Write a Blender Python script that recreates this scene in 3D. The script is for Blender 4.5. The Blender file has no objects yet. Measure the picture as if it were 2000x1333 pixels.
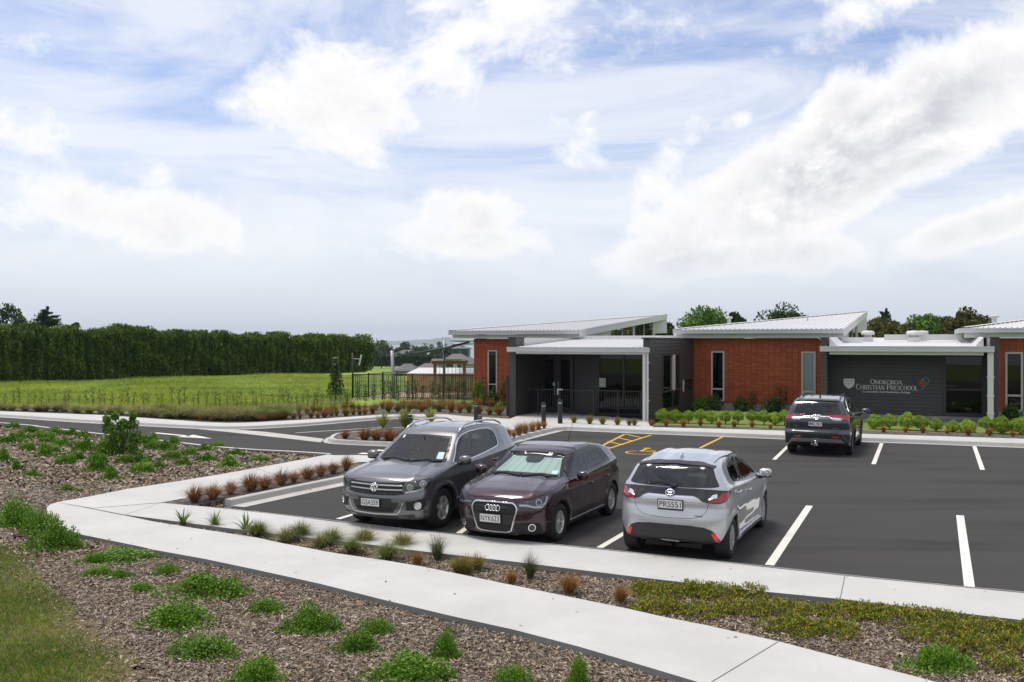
import bpy, bmesh, math, random
import numpy as np
from mathutils import Vector, Matrix
from mathutils.bvhtree import BVHTree
from mathutils.geometry import delaunay_2d_cdt, tessellate_polygon

C = bpy.context.scene
COL = C.collection
R = math.radians
F, CX, HY, EYE = 1790.0, 1000.0, 667.0, 3.25     # lens in photo pixels, principal point, eye height in metres

# ---------------------------------------------------------------- camera
cam_d = bpy.data.cameras.new('camera'); cam = bpy.data.objects.new('camera', cam_d); COL.objects.link(cam)
cam.location = (0, 0, EYE); cam.rotation_euler = (R(90), 0, 0)
cam_d.sensor_width = 36.0; cam_d.lens = F / 2000 * 36.0
cam_d.shift_y = (HY - 666.5) / 2000.0
cam_d.clip_start = 0.1; cam_d.clip_end = 60000
C.camera = cam

# ---------------------------------------------------------------- light
SUN_EL, SUN_AZ = R(73), R(-68)       # azimuth from +Y (straight ahead), negative to the left
sun_dir = Vector((math.sin(SUN_AZ) * math.cos(SUN_EL), math.cos(SUN_AZ) * math.cos(SUN_EL), math.sin(SUN_EL)))
sd = bpy.data.lights.new('sun', 'SUN'); so = bpy.data.objects.new('sun', sd); COL.objects.link(so)
sd.energy = 2.1; sd.angle = R(20); sd.color = (1.0, 0.94, 0.83)
so.rotation_euler = sun_dir.to_track_quat('Z', 'Y').to_euler()
C.view_settings.view_transform = 'Standard'; C.view_settings.look = 'None'
C.view_settings.gamma = 1; C.view_settings.use_curve_mapping = False
C.view_settings.exposure = 0.5
C.render.film_transparent = False
C.cycles.use_denoising = True
C.cycles.max_bounces = 8; C.cycles.transparent_max_bounces = 24
C.cycles.caustics_reflective = False; C.cycles.caustics_refractive = False
C.cycles.sample_clamp_indirect = 6.0

w = bpy.data.worlds.new('World'); C.world = w; w.use_nodes = True
nt = w.node_tree; N = nt.nodes; L = nt.links
for n in list(N): N.remove(n)
out = N.new('ShaderNodeOutputWorld')
def wn(t, **k):
    n = N.new(t)
    for a, b in k.items(): setattr(n, a, b)
    return n
def wmath(op, a, b=None, clamp=False):
    n = wn('ShaderNodeMath', operation=op, use_clamp=clamp)
    for i, v in enumerate([a] + ([b] if b is not None else [])):
        if isinstance(v, (int, float)): n.inputs[i].default_value = v
        else: L.new(v, n.inputs[i])
    return n.outputs[0]
sky = wn('ShaderNodeTexSky', sky_type='NISHITA'); sky.sun_disc = False
sky.sun_elevation = SUN_EL; sky.sun_rotation = SUN_AZ; sky.dust_density = 1.6; sky.ozone_density = 1.3; sky.altitude = 20
bg_sky = wn('ShaderNodeBackground'); bg_sky.inputs[1].default_value = 0.11
tint = wn('ShaderNodeMix', data_type='RGBA', blend_type='MULTIPLY'); tint.inputs[0].default_value = 1.0
tint.inputs[7].default_value = (1.0, .98, 1.10, 1)
L.new(sky.outputs[0], tint.inputs[6]); L.new(tint.outputs[2], bg_sky.inputs[0])
tc = wn('ShaderNodeTexCoord'); sep = wn('ShaderNodeSeparateXYZ'); L.new(tc.outputs['Generated'], sep.inputs[0])
zc = wmath('MAXIMUM', sep.outputs[2], 0.0); den = wmath('ADD', zc, 0.22)
comb = wn('ShaderNodeCombineXYZ'); L.new(wmath('DIVIDE', sep.outputs[0], den), comb.inputs[0]); L.new(wmath('DIVIDE', sep.outputs[1], den), comb.inputs[1])
def noise(vec, scale, detail=7, rough=.56, dist=0.0, off=(0, 0, 0), sc=(1, 1, 1)):
    mp = wn('ShaderNodeMapping'); L.new(vec, mp.inputs[0]); mp.inputs['Location'].default_value = off; mp.inputs['Scale'].default_value = sc
    n = wn('ShaderNodeTexNoise'); n.inputs['Scale'].default_value = scale; n.inputs['Detail'].default_value = detail
    n.inputs['Roughness'].default_value = rough; n.inputs['Distortion'].default_value = dist
    L.new(mp.outputs[0], n.inputs[0]); return n.outputs[0]
def ramp(v, a, b, lo=0.0, hi=1.0):
    n = wn('ShaderNodeMapRange', interpolation_type='SMOOTHSTEP')
    L.new(v, n.inputs[0]); n.inputs[1].default_value = a; n.inputs[2].default_value = b; n.inputs[3].default_value = lo; n.inputs[4].default_value = hi
    return n.outputs[0]
# heaps of cumulus: soft ellipses round given directions, broken up by fractal noise
GEN = tc.outputs['Generated']
HEAPS = [  # (bearing x, height y in tangent units, half width, half height, weight, tilt)
 (1690, 290, 320, 88, 1.25, -.46), (1860, 175, 170, 80, .95, -.62), (1510, 345, 150, 60, 1.05, -.40), (1640, 215, 80, 50, .9, -.5), (1450, 500, 270, 40, .80, .0), (1960, 425, 200, 42, .95, -.35),
 (290, 425, 260, 60, .85, .10), (285, 345, 62, 42, .62, 0), (60, 485, 120, 34, .5, 0), (940, 425, 90, 48, .72, 0), (930, 475, 200, 38, .75, 0),
 (670, 190, 170, 110, .66, -.35), (900, 120, 110, 140, .66, 0), (1060, 120, 110, 130, .60, 0), (1250, 40, 320, 55, .52, -.1), (1320, 300, 40, 110, .50, .5),
 (1180, 170, 45, 130, .48, .5), (110, 280, 110, 60, .42, 0), (1680, 25, 190, 34, .5, -.3), (1450, 230, 45, 25, .5, -.3)]
mask = None
for (px, py, sx, sy, wt, tl) in HEAPS:
    d = Vector(((px - CX) / F, 1, (HY - py) / F)); s = 1.0 / d.length; d.normalize()
    mp = wn('ShaderNodeMapping', vector_type='TEXTURE'); L.new(GEN, mp.inputs[0])
    mp.inputs['Location'].default_value = d
    mp.inputs['Rotation'].default_value = (0, tl, 0)
    mp.inputs['Scale'].default_value = (sx / F * s * 1.35, .5, sy / F * s * 1.35)
    ln = wn('ShaderNodeVectorMath', operation='LENGTH'); L.new(mp.outputs[0], ln.inputs[0])
    v = ramp(ln.outputs['Value'], 0.0, 1.75, wt*1.08, 0.0)
    mask = v if mask is None else wmath('MAXIMUM', mask, v)
wide = noise(comb.outputs[0], 1.1, 5, .55, .3, (3.1, 1.7, 0), (1, 1, 1))
base = wmath('MULTIPLY', ramp(wide, .36, .62), 0.75)
front = ramp(sep.outputs[1], 0.25, 0.75)                 # ahead the heaps decide, elsewhere the wide field does
field = wmath('ADD', wmath('MULTIPLY', mask, front), wmath('MULTIPLY', base, wmath('SUBTRACT', 1.0, wmath('MULTIPLY', front, .86))))
fine = noise(GEN, 5.2, 12, .66, .25, (.3, .2, .1), (1, 1, 1.35))
fine_up = noise(GEN, 5.2, 12, .66, .25, (.29, .2, .127), (1, 1, 1.35))
dens = wmath('ADD', field, wmath('MULTIPLY', wmath('SUBTRACT', fine, .5), 2.7))
cov = ramp(dens, .20, .86)
streak = noise(GEN, 2.4, 7, .62, 1.1, (5, 2, 1), (.9, .9, 3.6))
thin = wmath('MULTIPLY', ramp(streak, .28, .62), .66)       # veil of high thin cloud
cov2 = wmath('MAXIMUM', cov, thin)
lit = wmath('ADD', 0.56, wmath('MULTIPLY', wmath('SUBTRACT', fine, fine_up), 3.6), True)
body = ramp(dens, .55, 1.35)
shade = wmath('SUBTRACT', 1.0, wmath('MULTIPLY', body, wmath('SUBTRACT', 1.0, lit)), True)
cr = wn('ShaderNodeValToRGB'); L.new(shade, cr.inputs[0])
e = cr.color_ramp.elements; e[0].position = .30; e[0].color = (.47, .48, .515, 1); e[1].position = .98; e[1].color = (.77, .762, .755, 1)
bg_c = wn('ShaderNodeBackground'); L.new(cr.outputs[0], bg_c.inputs[0]); bg_c.inputs[1].default_value = 1.0
low = ramp(sep.outputs[2], 0.0, 0.26, .88, 0.0)
bg_h = wn('ShaderNodeBackground'); bg_h.inputs[0].default_value = (.565, .61, .685, 1); bg_h.inputs[1].default_value = 1.0
m0 = wn('ShaderNodeMixShader'); L.new(low, m0.inputs[0]); L.new(bg_sky.outputs[0], m0.inputs[1]); L.new(bg_h.outputs[0], m0.inputs[2])
covh = wmath('MULTIPLY', cov2, ramp(sep.outputs[2], 0.015, 0.11))
m1 = wn('ShaderNodeMixShader'); L.new(covh, m1.inputs[0]); L.new(m0.outputs[0], m1.inputs[1]); L.new(bg_c.outputs[0], m1.inputs[2])
L.new(m1.outputs[0], out.inputs[0])

# ---------------------------------------------------------------- helpers
rng = np.random.default_rng(7); random.seed(7)
def at(px, py, z=0.0):
    """photo pixel -> point on the horizontal plane at height z"""
    Y = (EYE - z) * F / (py - HY); return ((px - CX) / F * Y, Y, z)
VA = 24.3
ux, uy, vx, vy = math.cos(R(VA)), -math.sin(R(VA)), math.sin(R(VA)), math.cos(R(VA))
def W(a, b, z=0.0):
    """site grid (a to the right along the frontage, b away from the camera) -> world"""
    return (a * ux + b * vx, a * uy + b * vy, z)
def ab(p): return (p[0] * ux + p[1] * uy, p[0] * vx + p[1] * vy)
def onb(px, b, py=None):
    k = (px - CX) / F; Y = b / (vx * k + vy); a = Y * (k * ux + uy)
    return a if py is None else (a, EYE - (py - HY) / F * Y)
def ona(px, a, py=None):
    k = (px - CX) / F; Y = a / (ux * k + uy); b = Y * (vx * k + vy)
    return b if py is None else (b, EYE - (py - HY) / F * Y)

def tag(o, label=None, cat=None, group=None, kind=None):
    if label: o['label'] = label
    if cat: o['category'] = cat
    if group: o['group'] = group
    if kind: o['kind'] = kind
    return o
def thing(name, label, cat, loc=(0, 0, 0), rz=0.0, group=None):
    o = bpy.data.objects.new(name, None); COL.objects.link(o); o.empty_display_size = .2
    o.location = loc; o.rotation_euler = (0, 0, rz); return tag(o, label, cat, group)
def copy_tree(o, parent=None):
    c = o.copy(); COL.objects.link(c); c.parent = parent
    for ch in list(o.children):
        if ch is not c: copy_tree(ch, c)
    return c
def mesh_np(name, V, Fc, mats, parent=None, smooth=False, midx=None):
    """fast mesh from arrays: Fc is (n,3) or (n,4) indices"""
    me = bpy.data.meshes.new(name); V = np.asarray(V, np.float32); Fc = np.asarray(Fc, np.int32)
    k = Fc.shape[1]; n = len(Fc)
    me.vertices.add(len(V)); me.vertices.foreach_set('co', V.ravel())
    me.loops.add(n * k); me.loops.foreach_set('vertex_index', Fc.ravel())
    me.polygons.add(n); me.polygons.foreach_set('loop_start', np.arange(0, n * k, k, dtype=np.int32))
    me.polygons.foreach_set('loop_total', np.full(n, k, np.int32))
    if smooth: me.polygons.foreach_set('use_smooth', np.ones(n, bool))
    for m in (mats if isinstance(mats, (list, tuple)) else [mats]): me.materials.append(m)
    if midx is not None: me.polygons.foreach_set('material_index', np.asarray(midx, np.int32))
    me.update(calc_edges=True); me.validate()
    o = bpy.data.objects.new(name, me); COL.objects.link(o); o.parent = parent; return o
class MB:
    """collects shapes; build() links them as ONE mesh object"""
    def __init__(s, f=None): s.v = []; s.f = []; s.m = []; s.sm = []; s.T = f or (lambda x, y, z: (x, y, z)); s.cur = 0; s.smooth = False
    def add(s, vs, fs):
        n = len(s.v); s.v += [s.T(*p) for p in vs]
        for q in fs: s.f.append([i + n for i in q]); s.m.append(s.cur); s.sm.append(s.smooth)
        return s
    def box(s, x0, x1, y0, y1, z0, z1):
        return s.add([(x0,y0,z0),(x1,y0,z0),(x1,y1,z0),(x0,y1,z0),(x0,y0,z1),(x1,y0,z1),(x1,y1,z1),(x0,y1,z1)],
              [(0,3,2,1),(4,5,6,7),(0,1,5,4),(1,2,6,5),(2,3,7,6),(3,0,4,7)])
    def quad(s, *p): return s.add(list(p), [tuple(range(len(p)))])
    def prism(s, poly, z0, z1):
        n = len(poly); A = sum(poly[i][0]*poly[(i+1)%n][1]-poly[(i+1)%n][0]*poly[i][1] for i in range(n))
        if A < 0: poly = poly[::-1]
        return s.add([(p[0],p[1],z0) for p in poly] + [(p[0],p[1],z1) for p in poly],
              [tuple(range(n-1,-1,-1)), tuple(range(n, 2*n))] + [(i,(i+1)%n,n+(i+1)%n,n+i) for i in range(n)])
    def tube(s, pts, r, k=8, cap=True):
        pts = [Vector(p) for p in pts]; n = len(pts); rr = r if isinstance(r, (list, tuple)) else [r]*n
        vs = []; up = None
        for i, p in enumerate(pts):
            d = (pts[min(i+1, n-1)] - pts[max(i-1, 0)]).normalized()
            if up is None: up = Vector((0,0,1)) if abs(d.z) < .9 else Vector((1,0,0))
            a = d.cross(up); a = a.normalized() if a.length > 1e-6 else Vector((1,0,0)); b = a.cross(d).normalized(); up = b
            for j in range(k):
                t = 2*math.pi*j/k; q = p + (a*math.cos(t) + b*math.sin(t))*rr[i]; vs.append(tuple(q))
        fs = [(i*k+j, i*k+(j+1)%k, (i+1)*k+(j+1)%k, (i+1)*k+j) for i in range(n-1) for j in range(k)]
        if cap: fs += [tuple(range(k-1,-1,-1)), tuple(range((n-1)*k, n*k))]
        return s.add(vs, fs)
    def lathe(s, prof, c=(0,0,0), axis='z', k=24, cap=True):
        vs = []
        for (r, h) in prof:
            for j in range(k):
                t = 2*math.pi*j/k; x, y = r*math.cos(t), r*math.sin(t)
                vs.append((c[0]+x, c[1]+y, c[2]+h) if axis == 'z' else ((c[0]+x, c[1]+h, c[2]+y) if axis == 'y' else (c[0]+h, c[1]+x, c[2]+y)))
        n = len(prof); fs = [(i*k+j, i*k+(j+1)%k, (i+1)*k+(j+1)%k, (i+1)*k+j) for i in range(n-1) for j in range(k)]
        if cap:
            if prof[0][0] > 1e-5: fs.append(tuple(range(k-1,-1,-1)))
            if prof[-1][0] > 1e-5: fs.append(tuple(range((n-1)*k, n*k)))
        return s.add(vs, fs)
    def build(s, name, mats, parent=None, bevel=0.0, loc=None):
        off = Vector(loc) if loc else (Vector(parent.location) if (parent and parent.get('static')) else Vector((0,0,0)))
        me = bpy.data.meshes.new(name); me.from_pydata([tuple(Vector(p)-off) for p in s.v], [], s.f)
        for m in (mats if isinstance(mats, (list, tuple)) else [mats]): me.materials.append(m)
        me.polygons.foreach_set('material_index', s.m); me.polygons.foreach_set('use_smooth', s.sm)
        bm = bmesh.new(); bm.from_mesh(me); bmesh.ops.recalc_face_normals(bm, faces=bm.faces)
        if bevel: bmesh.ops.bevel(bm, geom=bm.edges[:], offset=bevel, segments=2, affect='EDGES', clamp_overlap=True)
        bm.to_mesh(me); bm.free(); me.update()
        o = bpy.data.objects.new(name, me); COL.objects.link(o); o.parent = parent
        if loc and not parent: o.location = off
        return o
def static(t): t['static'] = 1; return t

# ---- materials
def newmat(name):
    m = bpy.data.materials.new(name); m.use_nodes = True; nt = m.node_tree; b = nt.nodes['Principled BSDF']; return m, nt, b
def nd(nt, t, **k):
    n = nt.nodes.new(t)
    for a, b in k.items(): setattr(n, a, b)
    return n
def c4(c): return (c[0], c[1], c[2], 1)
def mat(name, col, rough=.6, metal=0.0, var=.12, scale=3.0, bump=0.0, bscale=60.0, coat=0.0, spec=.5, col2=None):
    m, nt, b = newmat(name); Lk = nt.links.new
    tcn = nd(nt, 'ShaderNodeTexCoord'); n = nd(nt, 'ShaderNodeTexNoise'); n.inputs['Scale'].default_value = scale; n.inputs['Detail'].default_value = 6; n.inputs['Roughness'].default_value = .65
    Lk(tcn.outputs['Object'], n.inputs[0])
    mx = nd(nt, 'ShaderNodeMix', data_type='RGBA'); r = nd(nt, 'ShaderNodeMapRange'); Lk(n.outputs[0], r.inputs[0]); r.inputs[1].default_value = .3; r.inputs[2].default_value = .7
    Lk(r.outputs[0], mx.inputs[0]); c2 = col2 or tuple(min(1, x*(1+var)) for x in col); c1 = col if col2 else tuple(x*(1-var) for x in col)
    mx.inputs[6].default_value = c4(c1); mx.inputs[7].default_value = c4(c2); Lk(mx.outputs[2], b.inputs['Base Color'])
    b.inputs['Roughness'].default_value = rough; b.inputs['Metallic'].default_value = metal; b.inputs['Coat Weight'].default_value = coat; b.inputs['Coat Roughness'].default_value = .03
    b.inputs['Specular IOR Level'].default_value = spec
    if bump:
        n2 = nd(nt, 'ShaderNodeTexNoise'); n2.inputs['Scale'].default_value = bscale; n2.inputs['Detail'].default_value = 4; Lk(tcn.outputs['Object'], n2.inputs[0])
        bp = nd(nt, 'ShaderNodeBump'); bp.inputs['Strength'].default_value = bump; bp.inputs['Distance'].default_value = .02; Lk(n2.outputs[0], bp.inputs['Height']); Lk(bp.outputs[0], b.inputs['Normal'])
    return m
def leafmat(name, cols, rough=.55, trans=.25, spec=.18, drift=0.0, dscale=.12):
    """each leaf or blade its own shade; light passes through a little"""
    m, nt, b = newmat(name); Lk = nt.links.new
    g = nd(nt, 'ShaderNodeNewGeometry'); cr = nd(nt, 'ShaderNodeValToRGB'); Lk(g.outputs['Random Per Island'], cr.inputs[0])
    el = cr.color_ramp.elements; k = len(cols)
    for i in range(k - 2): el.new(.5)
    for i, c in enumerate(cols): el[i].position = i / (k - 1); el[i].color = c4(c)
    oi = nd(nt, 'ShaderNodeObjectInfo'); hs = nd(nt, 'ShaderNodeHueSaturation'); r = nd(nt, 'ShaderNodeMapRange'); Lk(oi.outputs['Random'], r.inputs[0]); r.inputs[3].default_value = .82; r.inputs[4].default_value = 1.18
    Lk(cr.outputs[0], hs.inputs['Color']); Lk(r.outputs[0], hs.inputs['Value'])
    if drift:   # broad patches of richer and drier growth
        gp = nd(nt, 'ShaderNodeTexNoise'); gp.inputs['Scale'].default_value = dscale; gp.inputs['Detail'].default_value = 6; gp.inputs['Roughness'].default_value = .7; Lk(g.outputs['Position'], gp.inputs[0])
        mr = nd(nt, 'ShaderNodeMapRange'); Lk(gp.outputs[0], mr.inputs[0]); mr.inputs[1].default_value = .35; mr.inputs[2].default_value = .65; mr.inputs[3].default_value = 1-drift; mr.inputs[4].default_value = 1+drift
        mm = nd(nt, 'ShaderNodeMath', operation='MULTIPLY'); Lk(r.outputs[0], mm.inputs[0]); Lk(mr.outputs[0], mm.inputs[1]); Lk(mm.outputs[0], hs.inputs['Value'])
        m2 = nd(nt, 'ShaderNodeMapRange'); Lk(gp.outputs[0], m2.inputs[0]); m2.inputs[1].default_value = .3; m2.inputs[2].default_value = .7; m2.inputs[3].default_value = .5+drift*.06; m2.inputs[4].default_value = .5-drift*.09; Lk(m2.outputs[0], hs.inputs['Hue'])
    Lk(hs.outputs[0], b.inputs['Base Color'])
    b.inputs['Roughness'].default_value = rough; b.inputs['Specular IOR Level'].default_value = spec
    if trans:
        t = nd(nt, 'ShaderNodeBsdfTranslucent'); Lk(hs.outputs[0], t.inputs[0]); mx = nd(nt, 'ShaderNodeMixShader'); mx.inputs[0].default_value = trans
        Lk(b.outputs[0], mx.inputs[1]); Lk(t.outputs[0], mx.inputs[2]); Lk(mx.outputs[0], nt.nodes['Material Output'].inputs[0])
    return m
def glassmat(name, tint=(.02, .024, .026), alpha=.35, rough=.02):
    """thin window glass: part mirror, part see-through"""
    m, nt, b = newmat(name); Lk = nt.links.new
    t = nd(nt, 'ShaderNodeBsdfTransparent'); t.inputs[0].default_value = c4(tint)
    gl = nd(nt, 'ShaderNodeBsdfGlossy'); gl.inputs['Roughness'].default_value = rough
    fr = nd(nt, 'ShaderNodeFresnel'); fr.inputs[0].default_value = 1.5
    sc = nd(nt, 'ShaderNodeMath', operation='MULTIPLY_ADD'); Lk(fr.outputs[0], sc.inputs[0]); sc.inputs[1].default_value = .95; sc.inputs[2].default_value = alpha; sc.use_clamp = True
    mx = nd(nt, 'ShaderNodeMixShader'); Lk(sc.outputs[0], mx.inputs[0]); Lk(t.outputs[0], mx.inputs[1]); Lk(gl.outputs[0], mx.inputs[2]); Lk(mx.outputs[0], nt.nodes['Material Output'].inputs[0])
    return m
ORD = 'first second third fourth fifth sixth seventh eighth ninth tenth eleventh twelfth thirteenth fourteenth fifteenth sixteenth seventeenth eighteenth nineteenth twentieth'.split()
def nth(i):
    if i < 20: return ORD[i]
    t, u_ = divmod(i + 1, 10)
    tens = {2: 'twenty', 3: 'thirty', 4: 'forty', 5: 'fifty', 6: 'sixty', 7: 'seventy', 8: 'eighty', 9: 'ninety'}
    if u_ == 0: return {3: 'thirtieth', 4: 'fortieth', 5: 'fiftieth', 6: 'sixtieth', 7: 'seventieth', 8: 'eightieth', 9: 'ninetieth'}[t]
    return tens[t] + '-' + ORD[u_ - 1]
def text_mesh(s, size, depth=.002, bold=0.0, spacing=1.0, align='CENTER'):
    """letters as filled shapes (n verts in the x-y plane)"""
    cu = bpy.data.curves.new('t', 'FONT'); cu.body = s; cu.size = size; cu.extrude = depth; cu.offset = bold; cu.space_character = spacing
    cu.align_x = align; cu.align_y = 'CENTER'; cu.resolution_u = 3
    o = bpy.data.objects.new('t', cu); COL.objects.link(o); dg = bpy.context.evaluated_depsgraph_get(); dg.update()
    me = o.evaluated_get(dg).to_mesh(); V = [tuple(v.co) for v in me.vertices]; Fs = [tuple(p.vertices) for p in me.polygons]
    o.evaluated_get(dg).to_mesh_clear(); COL.objects.unlink(o); bpy.data.objects.remove(o); bpy.data.curves.remove(cu)
    return V, Fs

# ---------------------------------------------------------------- ground
def struct(o, label=None): o['kind'] = 'structure'; return o
def sstep(x, a, b): t = min(1, max(0, (x - a) / (b - a))); return t * t * (3 - 2 * t)
def TZ(x, y):
    side = sstep(x, -46, -8) if y > 40 else 0
    z = -.07
    z -= 4.6 * sstep(y + x * .2, 84 , 135)
    z -= 1.4 * sstep(y, 140, 400); z -= 5 * sstep(y, 430, 640); z -= 10 * sstep(y, 600, 900)
    return z
m_field, nt, b = newmat('field_ground'); Lk = nt.links.new
tcn = nd(nt, 'ShaderNodeTexCoord'); n1 = nd(nt, 'ShaderNodeTexNoise'); n1.inputs['Scale'].default_value = .16; n1.inputs['Detail'].default_value = 9; n1.inputs['Roughness'].default_value = .7
mpp = nd(nt, 'ShaderNodeMapping'); mpp.inputs['Scale'].default_value = (.45, 1.6, 1); Lk(tcn.outputs['Object'], mpp.inputs[0]); Lk(mpp.outputs[0], n1.inputs[0])
cr = nd(nt, 'ShaderNodeValToRGB'); Lk(n1.outputs[0], cr.inputs[0]); e = cr.color_ramp.elements
e[0].position = .34; e[0].color = (.09, .16, .012, 1); e[1].position = .66; e[1].color = (.26, .29, .05, 1); q = e.new(.5); q.color = (.16, .25, .02, 1)
Lk(cr.outputs[0], b.inputs['Base Color']); b.inputs['Roughness'].default_value = .9
m_mulch, nt, b = newmat('bark_mulch'); Lk = nt.links.new
tcn = nd(nt, 'ShaderNodeTexCoord'); vo = nd(nt, 'ShaderNodeTexVoronoi'); vo.inputs['Scale'].default_value = 15; vo.inputs['Randomness'].default_value = 1
mpp = nd(nt, 'ShaderNodeMapping'); mpp.inputs['Scale'].default_value = (1, 2.3, 1); mpp.inputs['Rotation'].default_value = (0, 0, .5); Lk(tcn.outputs['Object'], mpp.inputs[0]); Lk(mpp.outputs[0], vo.inputs[0])
sp = nd(nt, 'ShaderNodeSeparateColor'); Lk(vo.outputs['Color'], sp.inputs[0]); cr = nd(nt, 'ShaderNodeValToRGB'); Lk(sp.outputs[0], cr.inputs[0]); e = cr.color_ramp.elements
e[0].color = (.030, .022, .016, 1); e[1].color = (.40, .35, .30, 1); q = e.new(.45); q.color = (.095, .074, .058, 1); q = e.new(.8); q.color = (.19, .16, .135, 1)
nn = nd(nt, 'ShaderNodeTexNoise'); nn.inputs['Scale'].default_value = .9; nn.inputs['Detail'].default_value = 5; Lk(tcn.outputs['Object'], nn.inputs[0])
mx = nd(nt, 'ShaderNodeMix', data_type='RGBA', blend_type='MULTIPLY'); mx.inputs[0].default_value = .5; Lk(cr.outputs[0], mx.inputs[6]); Lk(nn.outputs[0], mx.inputs[7]); Lk(mx.outputs[2], b.inputs['Base Color'])
bp = nd(nt, 'ShaderNodeBump'); bp.inputs['Strength'].default_value = .8; bp.inputs['Distance'].default_value = .03; Lk(sp.outputs[1], bp.inputs['Height']); Lk(bp.outputs[0], b.inputs['Normal']); b.inputs['Roughness'].default_value = .85
m_asph, nt, b = newmat('asphalt'); Lk = nt.links.new
tcn = nd(nt, 'ShaderNodeTexCoord'); n1 = nd(nt, 'ShaderNodeTexNoise'); n1.inputs['Scale'].default_value = .55; n1.inputs['Detail'].default_value = 7; n1.inputs['Roughness'].default_value = .6
mpp = nd(nt, 'ShaderNodeMapping'); mpp.inputs['Rotation'].default_value = (0, 0, R(VA)); mpp.inputs['Scale'].default_value = (.30, 1.7, 1); Lk(tcn.outputs['Object'], mpp.inputs[0]); Lk(mpp.outputs[0], n1.inputs[0])
n2 = nd(nt, 'ShaderNodeTexNoise'); n2.inputs['Scale'].default_value = 48; n2.inputs['Detail'].default_value = 3; n2.inputs['Roughness'].default_value = .8; Lk(tcn.outputs['Object'], n2.inputs[0])
ad = nd(nt, 'ShaderNodeMath', operation='MULTIPLY_ADD'); Lk(n2.outputs[0], ad.inputs[0]); ad.inputs[1].default_value = 1.0; Lk(n1.outputs[0], ad.inputs[2])
cr = nd(nt, 'ShaderNodeValToRGB'); Lk(ad.outputs[0], cr.inputs[0]); e = cr.color_ramp.elements; e[0].position = .62; e[0].color = (.010, .010, .0102, 1); e[1].position = 1.10; e[1].color = (.050, .048, .046, 1)
Lk(cr.outputs[0], b.inputs['Base Color']); b.inputs['Roughness'].default_value = .9; b.inputs['Specular IOR Level'].default_value = .22
bp = nd(nt, 'ShaderNodeBump'); bp.inputs['Strength'].default_value = .5; bp.inputs['Distance'].default_value = .006; Lk(n2.outputs[0], bp.inputs['Height']); Lk(bp.outputs[0], b.inputs['Normal'])
def concrete(name, c, stain=.10, warm=(1, .97, .90)):
    m, nt, b = newmat(name); Lk = nt.links.new; tcn = nd(nt, 'ShaderNodeTexCoord')
    n1 = nd(nt, 'ShaderNodeTexNoise'); n1.inputs['Scale'].default_value = .8; n1.inputs['Detail'].default_value = 8; n1.inputs['Roughness'].default_value = .68; Lk(tcn.outputs['Object'], n1.inputs[0])
    n2 = nd(nt, 'ShaderNodeTexNoise'); n2.inputs['Scale'].default_value = 45; n2.inputs['Detail'].default_value = 4; n2.inputs['Roughness'].default_value = .8; Lk(tcn.outputs['Object'], n2.inputs[0])
    mp = nd(nt, 'ShaderNodeMapping'); mp.inputs['Rotation'].default_value = (0, 0, R(VA + 90)); mp.inputs['Scale'].default_value = (.5, 60, 1); Lk(tcn.outputs['Object'], mp.inputs[0])
    n3 = nd(nt, 'ShaderNodeTexNoise'); n3.inputs['Scale'].default_value = 2.0; n3.inputs['Detail'].default_value = 2; Lk(mp.outputs[0], n3.inputs[0])
    a1 = nd(nt, 'ShaderNodeMath', operation='MULTIPLY_ADD'); Lk(n2.outputs[0], a1.inputs[0]); a1.inputs[1].default_value = .35; Lk(n1.outputs[0], a1.inputs[2])
    a2 = nd(nt, 'ShaderNodeMath', operation='MULTIPLY_ADD'); Lk(n3.outputs[0], a2.inputs[0]); a2.inputs[1].default_value = .25; Lk(a1.outputs[0], a2.inputs[2])
    r = nd(nt, 'ShaderNodeMapRange'); Lk(a2.outputs[0], r.inputs[0]); r.inputs[1].default_value = .5; r.inputs[2].default_value = 1.1
    mx = nd(nt, 'ShaderNodeMix', data_type='RGBA'); Lk(r.outputs[0], mx.inputs[0]); mx.inputs[6].default_value = (c*(1-stain)*warm[0], c*(1-stain)*warm[1], c*(1-stain)*warm[2], 1); mx.inputs[7].default_value = (c*(1+stain), c*(1+stain)*.992, c*(1+stain)*.965, 1)
    Lk(mx.outputs[2], b.inputs['Base Color']); b.inputs['Roughness'].default_value = .82; b.inputs['Specular IOR Level'].default_value = .3
    bp = nd(nt, 'ShaderNodeBump'); bp.inputs['Strength'].default_value = .25; bp.inputs['Distance'].default_value = .008; Lk(n2.outputs[0], bp.inputs['Height']); Lk(bp.outputs[0], b.inputs['Normal'])
    return m
m_conc = concrete('footpath_concrete', .47, .13, (1, .985, .95))
m_kerb = concrete('kerb_concrete', .42, .16)
m_chan = concrete('channel_concrete', .43, .16, (1, .93, .80))
m_edge = concrete('slab_edge_shaded', .20, .2)  # path concrete darkened: shade of the upright slab sides put into the colour
m_joint = mat('joint_dark', (.035, .033, .03), .9)  # dark strips laid over the slabs as joints
m_white = mat('road_paint_white', (.62, .60, .54), .6, var=.1, scale=9, col2=(.74, .72, .66))
m_yellow = mat('road_paint_yellow', (.58, .35, .025), .55, var=.12, scale=9)

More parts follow.
